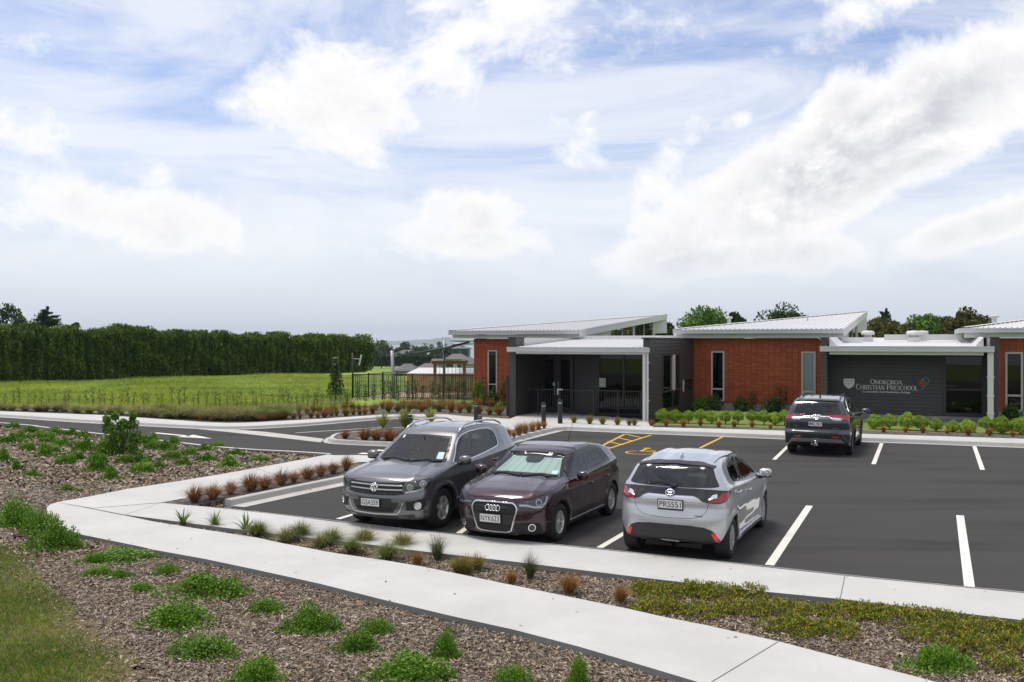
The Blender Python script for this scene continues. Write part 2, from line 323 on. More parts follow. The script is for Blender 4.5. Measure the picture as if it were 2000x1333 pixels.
xs = np.unique(np.concatenate([np.linspace(-3000, -160, 12), np.linspace(-150, 150, 76), np.linspace(170, 3000, 12)]))
ys = np.unique(np.concatenate([np.linspace(-60, 0, 6), np.linspace(0, 200, 81), np.linspace(210, 900, 70), [950, 1000, 1200]]))
V = [(x, y, TZ(x, y)) for y in ys for x in xs]; nx = len(xs)
Fq = [(j*nx+i, j*nx+i+1, (j+1)*nx+i+1, (j+1)*nx+i) for j in range(len(ys)-1) for i in range(nx-1)]
ground = struct(mesh_np('ground', V, Fq, m_field, smooth=True))
m_sea = mat('harbour_water', (.12, .16, .18), .32, var=.1, scale=.002, spec=.6)
sea = MB(); sea.quad((-30000, 860, -20), (30000, 860, -20), (30000, 45000, -20), (-30000, 45000, -20)); struct(sea.build('sea', m_sea))

def slab(name, px, z, z0, m, side=None, world=False):
    """flat-topped slab from an outline given in photo pixels on its top plane"""
    P = [p[:2] if world else at(p[0], p[1], z)[:2] for p in px]
    A = sum(P[i][0]*P[(i+1)%len(P)][1]-P[(i+1)%len(P)][0]*P[i][1] for i in range(len(P)))
    if A < 0: P = P[::-1]
    n = len(P); bm = bmesh.new()
    top = [bm.verts.new((p[0], p[1], z)) for p in P]; bot = [bm.verts.new((p[0], p[1], z0)) for p in P]
    for t in tessellate_polygon([[Vector((p[0], p[1], 0)) for p in P]]):
        if len(set(t)) == 3: f = bm.faces.new([top[i] for i in t]); f.normal_update(); (f.normal_flip() if f.normal.z < 0 else None)
    for i in range(n):
        q = bm.faces.new((bot[i], bot[(i+1)%n], top[(i+1)%n], top[i])); q.material_index = 1 if side else 0
    me = bpy.data.meshes.new(name); bm.to_mesh(me); bm.free(); me.materials.append(m)
    if side: me.materials.append(side)
    o = bpy.data.objects.new(name, me); COL.objects.link(o); return struct(o)
def smooth_line(pts, n=6):
    """Catmull-Rom through the points"""
    P = [np.array(p, float) for p in pts]; out = []
    for i in range(len(P)-1):
        p0, p1, p2, p3 = P[max(i-1, 0)], P[i], P[i+1], P[min(i+2, len(P)-1)]
        for k in range(n):
            t = k/n; out.append(tuple(.5*((2*p1)+(-p0+p2)*t+(2*p0-5*p1+4*p2-p3)*t*t+(-p0+3*p1-3*p2+p3)*t**3)))
    out.append(tuple(P[-1])); return out
def pxline(pts, z, n=4): return smooth_line([at(p[0], p[1], z)[:2] for p in pts], n)
def sweep(name, line, prof, m, closed=False, parent=None):
    """profile [(offset to the left of travel, z)] carried along a ground line"""
    n = len(line); vs = []
    for i in range(n):
        a, c = (line[(i-1) % n], line[(i+1) % n]) if closed else (line[max(i-1, 0)], line[min(i+1, n-1)])
        d = np.array([c[0]-a[0], c[1]-a[1]]); d /= (np.linalg.norm(d)+1e-9); nrm = (-d[1], d[0])
        for (o, z) in prof: vs.append((line[i][0]+nrm[0]*o, line[i][1]+nrm[1]*o, z))
    k = len(prof); mb = MB()
    fs = [(i*k+j, ((i+1) % n)*k+j, ((i+1) % n)*k+(j+1)%k, i*k+(j+1)%k) for i in range(n if closed else n-1) for j in range(k)]
    if not closed: fs += [tuple(range(k)), tuple(range((n-1)*k, n*k))[::-1]]
    mb.add(vs, fs); o = mb.build(name, m, parent); return struct(o)

PZ = .05        # top of the footpaths; the car park asphalt is z = 0, the bark lies at -.03
# bark beds: one sheet under everything near, and the far bed beyond the path
def sheet(name, px, z, m):
    return slab(name, px, z, z-.05, m)
far_bed = sheet('bark_bed_far', [(-300,795),(0,797),(200,806),(380,812),(500,806),(700,800),(900,796),(930,783),(990,790),(1000,822),(870,812),(740,814),(490,830),(430,829),(200,815),(0,807),(-300,800)], -.03, m_mulch)
NEAR = [(-14, -4), (22, -4), (22, 13.0), (12, 16.5), (6, 24), (0, 30), (-8, 33), (-16, 36), (-75, 40), (-75, 5), (-14, 0)]
slab('bark_bed', NEAR, -.03, -.2, m_mulch, world=True)

# car park and access road as one asphalt sheet
lot = [(450, 991), (690, 940), (757, 925), (690, 908), (610, 889.5), (500, 881), (410, 875), (310, 864), (170, 848), (0, 830), (-400, 802), (-400, 780), (0, 812), (150, 822), (350, 833), (455, 838.5), (620, 826), (740, 817), (880, 815), (1100, 838), (1280, 846), (1532, 856), (1691, 861.4), (2000, 873), (2700, 900), (3300, 1360), (2000, 1157.5), (1650, 1123), (1300, 1086.5), (1162, 1072), (880, 1043), (740, 1027), (650, 1017.5), (565, 1006)]
slab('car_park_asphalt', lot, 0, -.06, m_asph)

# footpaths
A_top = [(242.5,1007),(300,1019),(400,1035),(500,1050),(550,1061),(650,1080),(750,1094.5),(825,1107),(900,1122),(980,1139),(1105,1164.5),(1225,1189),(1300,1206),(1380,1221.5),(1520,1253),(1650,1286.5),(1790,1322),(2000,1380),(2400,1500)]
A_bot = [(2400,1750),(1700,1440),(1500,1372),(1355,1330),(1255,1300),(1130,1263),(1005,1230.5),(880,1203),(750,1172),(625,1140.5),(500,1113),(400,1092),(300,1074),(275,1068),(162,1045),(125,1034),(103,1020),(93,1005),(91,993),(97,986),(112,981)]
J = [(112,981),(175,970),(250,955),(350,940),(425,927.5),(500,914.5),(615,893)]
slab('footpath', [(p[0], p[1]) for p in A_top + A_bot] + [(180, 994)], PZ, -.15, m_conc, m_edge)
B_low = [(242.5,1005.5),(335,1017.5),(450,1032.5),(515,1040),(600,1050),(725,1064),(790,1073),(880,1083.5),(1005,1097.5),(1130,1113),(1255,1128.5),(1380,1143),(1510,1157.5),(1650,1171),(1825,1192),(2000,1212),(2500,1275)]
B_top = [(2500,1212),(2000,1159),(1895,1149),(1650,1125),(1492,1108),(1380,1095),(1162,1073),(880,1044),(740,1028.5),(650,1019),(565,1008),(450,995),(387,988.5),(315,982.5)]
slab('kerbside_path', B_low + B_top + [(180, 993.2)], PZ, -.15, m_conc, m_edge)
C_low = [(315,981.7),(360,973.5),(395,965.5),(490,945),(560,930),(650,912),(700,903),(762,901),(762,893),(700,889),(652,889.5),(640,888),(615,893)]
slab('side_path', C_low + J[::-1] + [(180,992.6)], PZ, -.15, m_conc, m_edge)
# joints cut across the paths
def strip(mb, p, q, w, z):
    z += .0004*(len(mb.v)//4 % 9)
    p = Vector(at(*p, z)); q = Vector(at(*q, z)); d = (q-p).normalized(); n = Vector((-d.y, d.x, 0))*w/2
    mb.add([tuple(p-n), tuple(q-n), tuple(q+n), tuple(p+n)], [(0, 1, 2, 3)])
jm = MB()
for p, q in [((116,983),(242,1006.5)),((242,1006),(315,982)),((1650,1126),(1641,1169.5)),((1520,1253.5),(1388,1333)),((500,914.5),(543,930))]:
    strip(jm, p, q, .007, PZ+.003)
struct(jm.build('path_joints', m_joint)).data
# kerbside lip: a narrow flush kerb between path and asphalt
lip = pxline([(2500,1212),(2000,1156),(1895,1146.5),(1650,1122),(1492,1105),(1300,1085),(1162,1070.5),(880,1042),(740,1026),(650,1016),(450,993)], .02, 3)
sweep('kerb_strip', lip, [(-.13, -.1), (-.13, .035), (.02, .020), (.02, -.1)] if False else [(-.02, -.1), (-.02, .012), (.0, .018), (.16, .056), (.175, .056), (.175, -.1)], m_kerb)

# raised kerbs with channel
def kerb(name, pts, h=.12, closed=False, chan=.28, w=.15, n=4, world=False):
    line = (smooth_line(pts, n) if world else pxline(pts, 0, n))
    if closed: line = line[:-1]
    prof = [(-chan, -.08), (-chan, .005), (-.02, .004), (0, .004), (.025, h-.015), (.045, h), (w+.03, h), (w+.03, -.08)]
    return sweep(name, line, prof, m_kerb, closed)
kb1 = kerb('kerb', [(700,936.5),(680,940.5),(600,957),(520,974),(452,988.5)][::-1], .12, chan=0)
ch1 = sweep('channel', pxline([(452,988.5),(520,974),(600,957),(680,940.5),(720,933)], 0, 2), [(-.34, -.05), (-.34, .006), (0, .004), (0, -.05)], m_chan)
road_k = [(-500,790),(-200,802),(0,814),(150,824),(250,829.5),(350,835),(452,838.5),(565,833.5),(620,829.5),(740,819.5),(800,818),(900,820)]
kerb('road_kerb', road_k, .10, chan=.24)
def offl(line, d):
    o = []; n = len(line)
    for i in range(n):
        a, c = line[max(i-1, 0)], line[min(i+1, n-1)]; t = np.array([c[0]-a[0], c[1]-a[1]]); t /= np.linalg.norm(t)+1e-9; o.append((line[i][0]-t[1]*d, line[i][1]+t[0]*d))
    return o
RK = pxline(road_k, 0, 4)
slab('road_footpath', [at(p[0], p[1], .095)[:2] for p in [(-500,783),(0,803.5),(200,811),(340,820.5),(400,825),(452,826.5),(490,825.5),(615,819),(740,810.7),(795,809),(870,809.5),(905,813)]] + offl(RK, .16)[::-1], .095, -.1, m_conc, world=True)
# flush concrete band across the mouth of the far bays
slab('crossing_band', [(452,838.8),(520,844),(600,853.5),(633,857.6),(626,864.3),(560,856.5),(460,845.5),(388,838.3)], .008, -.02, m_chan)
# planted island
isl = [(640,862),(650,866),(700,869),(757,871.5),(840,876),(925,880),(948,872),(930,862),(870,850),(800,842),(745,843),(700,849),(655,853)]
kerb('island_kerb', isl, .12, chan=.16, closed=True, n=3) if False else kerb('island_kerb', isl + [isl[0]], .12, chan=.16, closed=True, n=3)
IS = pxline(isl + [isl[0]], 0, 3)[:-1]
cxy = np.mean(IS, axis=0); ins = [tuple(cxy + (np.array(p)-cxy)*.965) for p in IS]
slab('island_bark', ins, .085, -.02, m_mulch, world=True)
# plaza in front of the porch
BKL = pxline([(986,867.5),(1030,855.5),(1095,839.6)], 0, 4); BDL = pxline([(1095,839.6),(1180,843.2),(1280,847.5),(1400,852),(1532,857.5),(1691,862.6),(2000,874),(2700,901)], 0, 4)
kerb('bed_kerb', [(986,867.5),(1030,855.5),(1095,839.6)], .12, chan=.25)
BK2, BD2 = offl(BKL, .16), offl(BDL, .16); BK3 = offl(BKL, 1.15)
slab('bed_bark', BK2[1:-2] + BK3[1:-2][::-1], .112, -.05, m_mulch, world=True)
slab('entrance_paving', [at(p[0], p[1], .108)[:2] for p in [(870,811.2),(995,818.5),(1010,812.5),(1045,803),(1262,820),(1275,833)]] + [BD2[8], BD2[6], BD2[4], BD2[2], BD2[1]] + [BK2[-2]] + BK3[1:-2][::-1] + [at(p[0], p[1], .108)[:2] for p in [(925,854),(865,838),(812,829),(800,822),(850,818)]], .108, -.06, m_conc, world=True)
kerb('building_kerb', [(1095,839.6),(1180,843.2),(1280,847.5),(1400,852),(1532,857.5),(1691,862.6),(2000,874),(2700,901)], .12, chan=.22)
slab('frontage_path', BD2[8:] + [at(p[0], p[1], .112)[:2] for p in [(2700,880),(2000,857.3),(1691,847.6),(1535,841.5),(1400,837.6),(1275,834.6)]], .112, -.05, m_conc, world=True)
slab('entrance_bark', [W(-26, 33.5)[:2], W(-11, 33.0)[:2], W(-11, 44)[:2], W(-26, 44)[:2]], -.034, -.2, m_mulch, world=True)
# planting strip before the frontage
bed = [(1100,828.6),(1275,833.6),(1400,836.6),(1535,840.4),(1691,846.6),(2000,856.3),(2700,878),(2700,862)]
b_in = [(2700,862),(2000,849),(1691,841.6),(1535,836),(1400,832.6),(1270,829.6),(1262,826),(1100,821.5)]
slab('frontage_bark', bed[:-1] + b_in, .095, -.05, m_mulch)
m_lawn = mat('lawn_ground', (.10, .15, .025), .9, var=.2, scale=4, col2=(.17, .21, .045))
slab('frontage_lawn', [W(-9.6, 35.4)[:2], W(-9.6, 43)[:2], W(1, 43)[:2], W(1, 40.5)[:2], W(14, 40.5)[:2], W(14, 35.6)[:2], at(2000,852,.1)[:2], at(1691,843.5,.1)[:2], at(1535,838,.1)[:2], at(1400,834.5,.1)[:2], at(1272,832,.1)[:2]], .09, -.05, m_lawn, world=True)

# painted markings
def stripes(name, segs, m, z=.006, w=.10):
    mb = MB()
    for s in segs:
        ww = s[2] if len(s) > 2 else w; strip(mb, s[0], s[1], ww, z)
    return struct(mb.build(name, m))
def onl(a0, b0, b1): return (a0, b0, b1)
stalls = MB()
def stall(pfar, pnear, w=.11):
    strip(stalls, pfar, pnear, w, .006)
for s in [((1581,988),(1503,1104),.13),((1875,1007),(1893.5,1146),.13),((1243,1028),(1171,1070),.11),((950,1004),(896,1042),.11),((735,991),(660,1014),.11),((1548,863),(1512,898),.11),((1722,866),(1706,907),.11),((1903,872),(1919,918),.11),((2140,878),(2200,930),.11)]:
    stall(*s)
struct(stalls.build('stall_lines', m_white))
stripes('yellow_stall_lines', [((1220,848.5),(1162,878)),((1272,850),(1184,878)),((1411,853.8),(1367,875.5)),((1222,848.3),(1252,855)),((1204,854.5),(1236,862)),((1187,862.5),(1217,869.5)),((1168,869.5),(1193,875.5))], m_yellow, w=.10)
# wheelchair symbol
wc = MB(); c0 = Vector(at(1256, 883, 0)); e1 = Vector((ux, uy, 0)); e2 = Vector((vx, vy, 0))
def wcp(x, y): p = c0 + e1*x + e2*y; return (p.x, p.y, .0060+.00035*(len(wc.v)//4 % 24))
def wline(pts, w=.07):
    for p, q in zip(pts[:-1], pts[1:]):
        p = np.array(p); q = np.array(q); d = (q-p)/np.linalg.norm(q-p); n = np.array([-d[1], d[0]])*w/2; p = p-d*w*.3; q = q+d*w*.3
        wc.add([wcp(*(p-n)), wcp(*(q-n)), wcp(*(q+n)), wcp(*(p+n))], [(0, 1, 2, 3)])
wline([(.42*math.cos(t), .42*math.sin(t)-.25) for t in np.linspace(R(125), R(395), 18)]); wline([(-.1, .62), (-.08, .05), (.33, .05), (.52, -.5), (.68, -.45)], .10); wline([(-.08, .35), (.28, .35)], .08)
wc.add([wcp(-.1+.12*math.cos(t), .82+.12*math.sin(t)) for t in np.linspace(0, 6.28, 14)[:-1]], [tuple(range(13))])
struct(wc.build('wheelchair_marking', m_yellow))
# road lines and arrow
rl = [(-400,797),(0,826),(85,834.5),(170,844.5),(310,860),(410,871.5),(490,878),(560,881.5),(645,886.8)]
sweep('edge_line', pxline(rl, 0, 4), [(-.05, .001), (-.05, .006), (.05, .006), (.05, .001)], m_white)
ar = MB()
def arp(x, y): p = at(x, y, 0); return (p[0], p[1], .006)
ar.add([arp(301,845), arp(370,851.5), arp(372,853.6), arp(300,846.8)], [(0, 1, 2, 3)]); ar.add([arp(346,854), arp(379,850), arp(414,857.4)], [(0, 1, 2)])
struct(ar.build('arrow_marking', m_white))
stripes('bay_lines', [((578,845.8),(745,835.2)),((176,826.5),(222,823.3))], m_white, w=.09)
stripes('crossing_bars', [((676,891.5),(735,894.5),.28),((703,885.6),(760,888.4),.26),((735,879.5),(800,883.5),.26),((770,874),(835,877.5),.26)], m_white)

# ---------------------------------------------------------------- preschool building
BL = static(thing('preschool_building', 'long single-storey building with red tile walls, dark boards and white metal roofs', 'building', W(-4, 42)))
def bm(): return MB(W)
m_tile, nt, b = newmat('red_stack_tile'); Lk = nt.links.new
uvn = nd(nt, 'ShaderNodeUVMap'); uvn.uv_map = 'ab'
br = nd(nt, 'ShaderNodeTexBrick', offset=0.0, squash=1.0); br.inputs['Scale'].default_value = 1.0; br.inputs['Brick Width'].default_value = .26; br.inputs['Row Height'].default_value = .098
br.inputs['Mortar Size'].default_value = .006; br.inputs['Mortar Smooth'].default_value = .1; br.inputs['Bias'].default_value = 0
br.inputs['Color1'].default_value = (.31, .054, .013, 1); br.inputs['Color2'].default_value = (.43, .088, .021, 1); br.inputs['Mortar'].default_value = (.055, .014, .009, 1)
Lk(uvn.outputs[0], br.inputs[0]); Lk(br.outputs[0], b.inputs['Base Color']); b.inputs['Roughness'].default_value = .62
bp = nd(nt, 'ShaderNodeBump'); bp.invert = True; bp.inputs['Strength'].default_value = .9; bp.inputs['Distance'].default_value = .012; Lk(br.outputs['Fac'], bp.inputs['Height']); Lk(bp.outputs[0], b.inputs['Normal'])
m_board = mat('dark_grey_boards', (.040, .038, .037), .5, var=.15, scale=2)
m_board2 = mat('dark_trim', (.032, .032, .034), .5, var=.1)
m_wm = mat('white_metal', (.60, .60, .59), .42, var=.03, scale=2)
m_gut = mat('gutter_metal', (.50, .51, .52), .4, var=.04, scale=2)
m_roof = mat('roof_metal', (.56, .56, .56), .45, var=.08, scale=1.5)
m_soff = mat('soffit_white', (.60, .60, .58), .6, var=.04)
m_frame = mat('window_frame_light', (.50, .49, .45), .4, var=.04)
m_dframe = mat('window_frame_dark', (.03, .03, .032), .4, var=.04)
m_glass = glassmat('building_glass', (.10, .11, .115), .0, .015)
m_frost = mat('frosted_glass', (.22, .27, .29), .25, var=.12, scale=1.2)
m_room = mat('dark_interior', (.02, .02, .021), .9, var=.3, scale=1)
m_foot = mat('concrete_footing', (.28, .28, .27), .85, var=.12)
m_black = mat('black_powdercoat', (.012, .012, .013), .4, var=.1)
m_paper = mat('paper_notice', (.62, .66, .62), .7)

def wall_with_holes(name, a0, a1, z0, z1, b0, b1, holes, m, uv=True, side=False):
    """wall of thickness b0..b1 along a (or along b when side), openings as rectangles (a, a, z, z)"""
    As = sorted({a0, a1, *[h[0] for h in holes], *[h[1] for h in holes]}); Zs = sorted({z0, z1, *[h[2] for h in holes], *[h[3] for h in holes]})
    mb = MB((lambda x, y, z: W(y, x, z)) if side else W); uvs = []
    def q(pts, uvp):
        mb.add(pts, [(0, 1, 2, 3)]); uvs.append(uvp)
    solid = {}
    for i in range(len(As)-1):
        for k in range(len(Zs)-1):
            ca, cz = (As[i]+As[i+1])/2, (Zs[k]+Zs[k+1])/2
            solid[i, k] = not any(h[0] < ca < h[1] and h[2] < cz < h[3] for h in holes)
    for (i, k), s in solid.items():
        if not s: continue
        x0, x1, y0, y1 = As[i], As[i+1], Zs[k], Zs[k+1]
        q([(x0, b0, y0), (x1, b0, y0), (x1, b0, y1), (x0, b0, y1)], [(x0, y0), (x1, y0), (x1, y1), (x0, y1)])
        q([(x0, b1, y0), (x1, b1, y0), (x1, b1, y1), (x0, b1, y1)], [(x0, y0), (x1, y0), (x1, y1), (x0, y1)])
        for (di, dk, p, r) in ((-1, 0, (x0, y0), (x0, y1)), (1, 0, (x1, y0), (x1, y1)), (0, -1, (x0, y0), (x1, y0)), (0, 1, (x0, y1), (x1, y1))):
            if not solid.get((i+di, k+dk), False):
                q([(p[0], b0, p[1]), (r[0], b0, r[1]), (r[0], b1, r[1]), (p[0], b1, p[1])], [(p[0]+p[1], 0), (r[0]+r[1], 0), (r[0]+r[1], .2), (p[0]+p[1], .2)])
    off = Vector(BL.location); me = bpy.data.meshes.new(name); me.from_pydata([tuple(Vector(p)-off) for p in mb.v], [], mb.f); me.materials.append(m)
    ul = me.uv_layers.new(name='ab'); ul.data.foreach_set('uv', np.array(uvs, np.float32).ravel())
    o = bpy.data.objects.new(name, me); COL.objects.link(o); o.parent = BL; return o
def boards(name, a0, a1, z0, z1, b, holes=(), side=False, sgn=-1, h=.145, m=None):
    """shiplap boards proud of plane b; with side=True the wall runs along b at a = b"""
    T = (lambda x, y, z: W(y, x, z)) if side else W
    mb = MB(T); z = z0
    while z < z1-.01:
        zt = min(z+h, z1); segs = [(a0, a1)]
        for hh in holes:
            if hh[2] < zt-.02 and hh[3] > z+.02:
                ns = []
                for s in segs:
                    if hh[0] > s[0]: ns.append((s[0], min(s[1], hh[0])))
                    if hh[1] < s[1]: ns.append((max(s[0], hh[1]), s[1]))
                segs = [s for s in ns if s[1]-s[0] > .01]
        for s in segs:
            d = .022*sgn; g = .010
            mb.add([(s[0], b, z), (s[1], b, z), (s[1], b, zt), (s[0], b, zt), (s[0], b+d, z+g), (s[1], b+d, z+g), (s[1], b+d*.45, zt), (s[0], b+d*.45, zt)],
                   [(0, 1, 5, 4), (4, 5, 6, 7), (7, 6, 2, 3), (0, 4, 7, 3), (1, 2, 6, 5)])
        z = zt
    return mb.build(name, m or m_board, BL)
def window(a0, a1, z0, z1, b, parent=BL, bars=(), posts=(), fm=None, gm=None, side=False, fw=.06, proud=.03, name='window', depth=.09, sgn=1):
    """frame with glass; bars are z heights of transoms, posts are a positions"""
    T = (lambda x, y, z: W(y, x, z)) if side else W
    fm = fm or m_frame; mb = MB(T); y0, y1 = (b-proud, b+depth) if sgn > 0 else (b-depth, b+proud)
    mb.box(a0, a0+fw, y0, y1, z0, z1); mb.box(a1-fw, a1, y0, y1, z0, z1); mb.box(a0+fw, a1-fw, y0+.001, y1-.001, z0, z0+fw); mb.box(a0+fw, a1-fw, y0+.001, y1-.001, z1-fw, z1)
    for zz in bars: mb.box(a0+fw, a1-fw, y0+.006, y1-.006, zz-fw/2, zz+fw/2)
    for p in posts: mb.box(p-fw/2, p+fw/2, y0+.004, y1-.004, z0+fw, z1-fw)
    fr = mb.build(name, fm, parent)
    g = MB(T); yg = b+.03*sgn; g.box(a0+fw*.5, a1-fw*.5, yg, yg+.012, z0+fw*.5, z1-fw*.5); gl = g.build('pane', gm or m_glass, fr); 
    if parent is BL: fr.parent = BL; 
    gl.location = (0, 0, 0)
    # children of a shifted part keep the building's offset
    for v in gl.data.vertices: v.co -= Vector(BL.location)
    return fr
WB = 42.7; GB = 42.0; GZ = 3.78; FL = .10
def gutter(a0, a1, b, zt, h=.19, d=.16, name='gutter', joints=True):
    mb = bm(); z0 = zt-h
    mb.add([(a0, b, zt), (a0, b, z0+.02), (a0, b+.02, z0), (a0, b+d, z0), (a0, b+d, zt-.02), (a0, b+d-.01, zt-.02), (a0, b+d-.01, z0+.03), (a0, b+.012, z0+.03), (a0, b+.012, zt)] +
           [(a1, b, zt), (a1, b, z0+.02), (a1, b+.02, z0), (a1, b+d, z0), (a1, b+d, zt-.02), (a1, b+d-.01, zt-.02), (a1, b+d-.01, z0+.03), (a1, b+.012, z0+.03), (a1, b+.012, zt)],
           [(i, (i+1) % 9, 9+(i+1) % 9, 9+i) for i in range(9)] + [tuple(range(9)), tuple(range(17, 8, -1))])
    mb.box(a0-.004, a1+.004, b-.012, b+.006, zt-.035, zt+.006)
    x = a0+.6
    while joints and x < a1-.2:
        mb.box(x, x+.022, b-.010, b+.0, z0+.025, zt-.04); x += .95
    return mb.build(name, m_gut, BL)
def ribbed(P00, P10, P01, P11, n, name='roof', h=.045):
    """trapezoid rib roofing; P00-P10 the eave, P01-P11 the ridge (site coords a, b, z)"""
    mb = bm(); P00, P10, P01, P11 = [Vector(p) for p in (P00, P10, P01, P11)]
    prof = [(0, 0), (.36, 0), (.43, h), (.57, h), (.64, 0)]
    ts = [(i+u_)/n for i in range(n) for u_, _ in prof]+[1.0]; hs = [hh for i in range(n) for _, hh in prof]+[0]
    vs = []
    for t, hh in zip(ts, hs):
        for r in (0, 1):
            p = (P00.lerp(P10, t)).lerp(P01.lerp(P11, t), r); vs.append((p.x, p.y, p.z+hh))
    k = len(ts); mb.add(vs, [(2*i, 2*i+2, 2*i+3, 2*i+1) for i in range(k-1)])
    lo = [(v[0], v[1], v[2]-h-.02) for v in vs[:2]+vs[-2:]]; mb.add(lo, [(0, 2, 3, 1)])
    for i in range(n):            # dark rib mouths show as end stops
        pass
    return mb.build(name, m_roof, BL)
def skew_roof(a0, a1, bd, zr, nribs, left_end=True):
    """mono-pitch roof: eave at b=GB from a0 to a1, high back corner at (a1, bd), ridge running on the skew back to (a0, GB)"""
    h = .028; mb = bm(); e0, e1 = Vector((a0, GB+.02, GZ)), Vector((a1, GB+.02, GZ)); top = Vector((a1, bd, zr))
    w = (a1-a0)/nribs
    for i in range(nribs):
        for (u0, u1, h0, h1) in ((0, .34, 0, 0), (.34, .43, 0, h), (.43, .57, h, h), (.57, .66, h, 0), (.66, 1, 0, 0)):
            x0, x1 = a0+(i+u0)*w, a0+(i+u1)*w
            def P(x, hh, r):
                t = (x-a0)/(a1-a0); q = e0.lerp(e1, t).lerp(e0.lerp(top, t), r); return (q.x, q.y, q.z+hh)
            mb.add([P(x0, h0, 0), P(x1, h1, 0), P(x1, h1, 1), P(x0, h0, 1)], [(0, 1, 2, 3)])
    roof = mb.build('roof', m_roof, BL)
    # ridge capping, back slope and dark rib mouths
    rc = bm(); d = (top-e0).normalized(); nrm = Vector((-d.y, d.x, 0)).normalized()*.16
    p0, p1 = e0+Vector((0, 0, .05)), top+Vector((0, 0, .05)); rc.add([tuple(p0-nrm*.6), tuple(p1-nrm*.6), tuple(p1+Vector((0,0,.02))), tuple(p0+Vector((0,0,.02))), tuple(p0+nrm-Vector((0,0,.05))), tuple(p1+nrm-Vector((0,0,.05)))], [(0, 1, 2, 3), (3, 2, 5, 4)])
    rc.build('ridge_capping', m_wm, BL)
    bs = bm(); bs.add([tuple(p0), tuple(p1), (a1, bd+.1, GZ), (a0, bd, GZ-.3)], [(0, 1, 2, 3)]); bs.build('back_slope', m_roof, BL)
    ms = bm()
    for i in range(nribs):
        x = a0+(i+.5)*w; ms.box(x-w*.085, x+w*.085, GB+.005, GB+.03, GZ+.0, GZ+.040)
    ms.build('rib_mouths', m_board2, BL)
    # barge board along the high right edge and the soffit
    ba = bm(); hb = .34
    ba.add([(a1, GB-.02, GZ+.03-.0), (a1, bd, zr+.07), (a1, bd, zr+.07-hb), (a1, GB-.02, GZ+.03-hb), (a1+.04, GB-.02, GZ+.03), (a1+.04, bd, zr+.07), (a1+.04, bd, zr+.07-hb), (a1+.04, GB-.02, GZ+.03-hb)],
           [(0, 1, 2, 3), (4, 7, 6, 5), (0, 4, 5, 1), (3, 2, 6, 7), (0, 3, 7, 4), (1, 5, 6, 2)]); 
    ba.add([(a1+.04, GB-.02, GZ+.045), (a1+.055, GB-.02, GZ+.045), (a1+.055, bd, zr+.085), (a1+.04, bd, zr+.085), (a1+.04, GB-.02, GZ-.03), (a1+.055, GB-.02, GZ-.03), (a1+.055, bd, zr+.01), (a1+.04, bd, zr+.01)],
           [(0, 1, 2, 3), (1, 5, 6, 2), (4, 7, 6, 5), (0, 4, 5, 1), (2, 6, 7, 3)])
    ba.build('barge_board', m_wm, BL)
    so = bm(); so.box(a0+.05, a1-.0, GB+.17, WB+.06, GZ-.385, GZ-.20); so.build('soffit', m_soff, BL)
    sf = bm(); sl = (zr-GZ)/(bd-GB)
    sf.add([(a1-.5, GB+.1, GZ-.05), (a1, GB+.1, GZ-.05), (a1, bd, zr-.05), (a1-.5, bd, zr-.05)], [(0, 1, 2, 3)]); sf.build('verge_soffit', m_soff, BL)
    return roof
def clerestory(a, bf, bk, zb, a_roof, bd, zr, win):
    """white gable wall in the plane a, from eave height up to the sloping roof, with raking windows (b0, b1)"""
    sl = (zr-GZ)/(bd-GB); top = lambda b_: GZ+sl*(b_-GB)-.10
    mb = MB(W); cuts = sorted({bf, bk, *[x for w_ in win for x in w_]}); zs = zb+.30
    for c0, c1 in zip(cuts[:-1], cuts[1:]):
        isw = any(w_[0] <= c0 and c1 <= w_[1] for w_ in win)
        mb.add([(a, c0, zb), (a, c1, zb), (a, c1, zs if isw else top(c1)), (a, c0, zs if isw else top(c0))], [(0, 1, 2, 3)])
        if isw: mb.add([(a, c0, top(c0)-.12), (a, c1, top(c1)-.12), (a, c1, top(c1)), (a, c0, top(c0))], [(0, 1, 2, 3)])
    mb.add([(a, bk, zb), (a-1.2, bk, zb), (a-1.2, bk, top(bk)), (a, bk, top(bk))], [(0, 1, 2, 3)]); mb.box(a-.02, a+.05, bk-.12, bk+.02, zb, top(bk))
    mb.build('gable_wall', m_wm, BL)
    for (c0, c1) in win:
        f = MB(W); n = max(1, round((c1-c0)/2.4)); fw = .06
        f.add([(a+.03, c0, zs), (a+.03, c1, zs), (a+.03, c1, zs+fw), (a+.03, c0, zs+fw)], [(0, 1, 2, 3)])
        f.add([(a+.03, c0, top(c0)-.12-fw), (a+.03, c1, top(c1)-.12-fw), (a+.03, c1, top(c1)-.12), (a+.03, c0, top(c0)-.12)], [(0, 1, 2, 3)])
        for i in range(n+1):
            y = c0+(c1-c0)*i/n; y0, y1 = max(c0, y-fw/2), min(c1, y+fw/2); f.box(a-.01, a+.032, y0, y1, zs, top((y0+y1)/2)-.13)
        fr = f.build('window', m_wm, BL)
        g = MB(W); g.add([(a-.01, c0, zs), (a-.01, c1, zs), (a-.01, c1, top(c1)-.12), (a-.01, c0, top(c0)-.12)], [(0, 1, 2, 3)]); o = g.build('pane', m_glass, fr)
        for v in o.data.vertices: v.co -= Vector(BL.location)

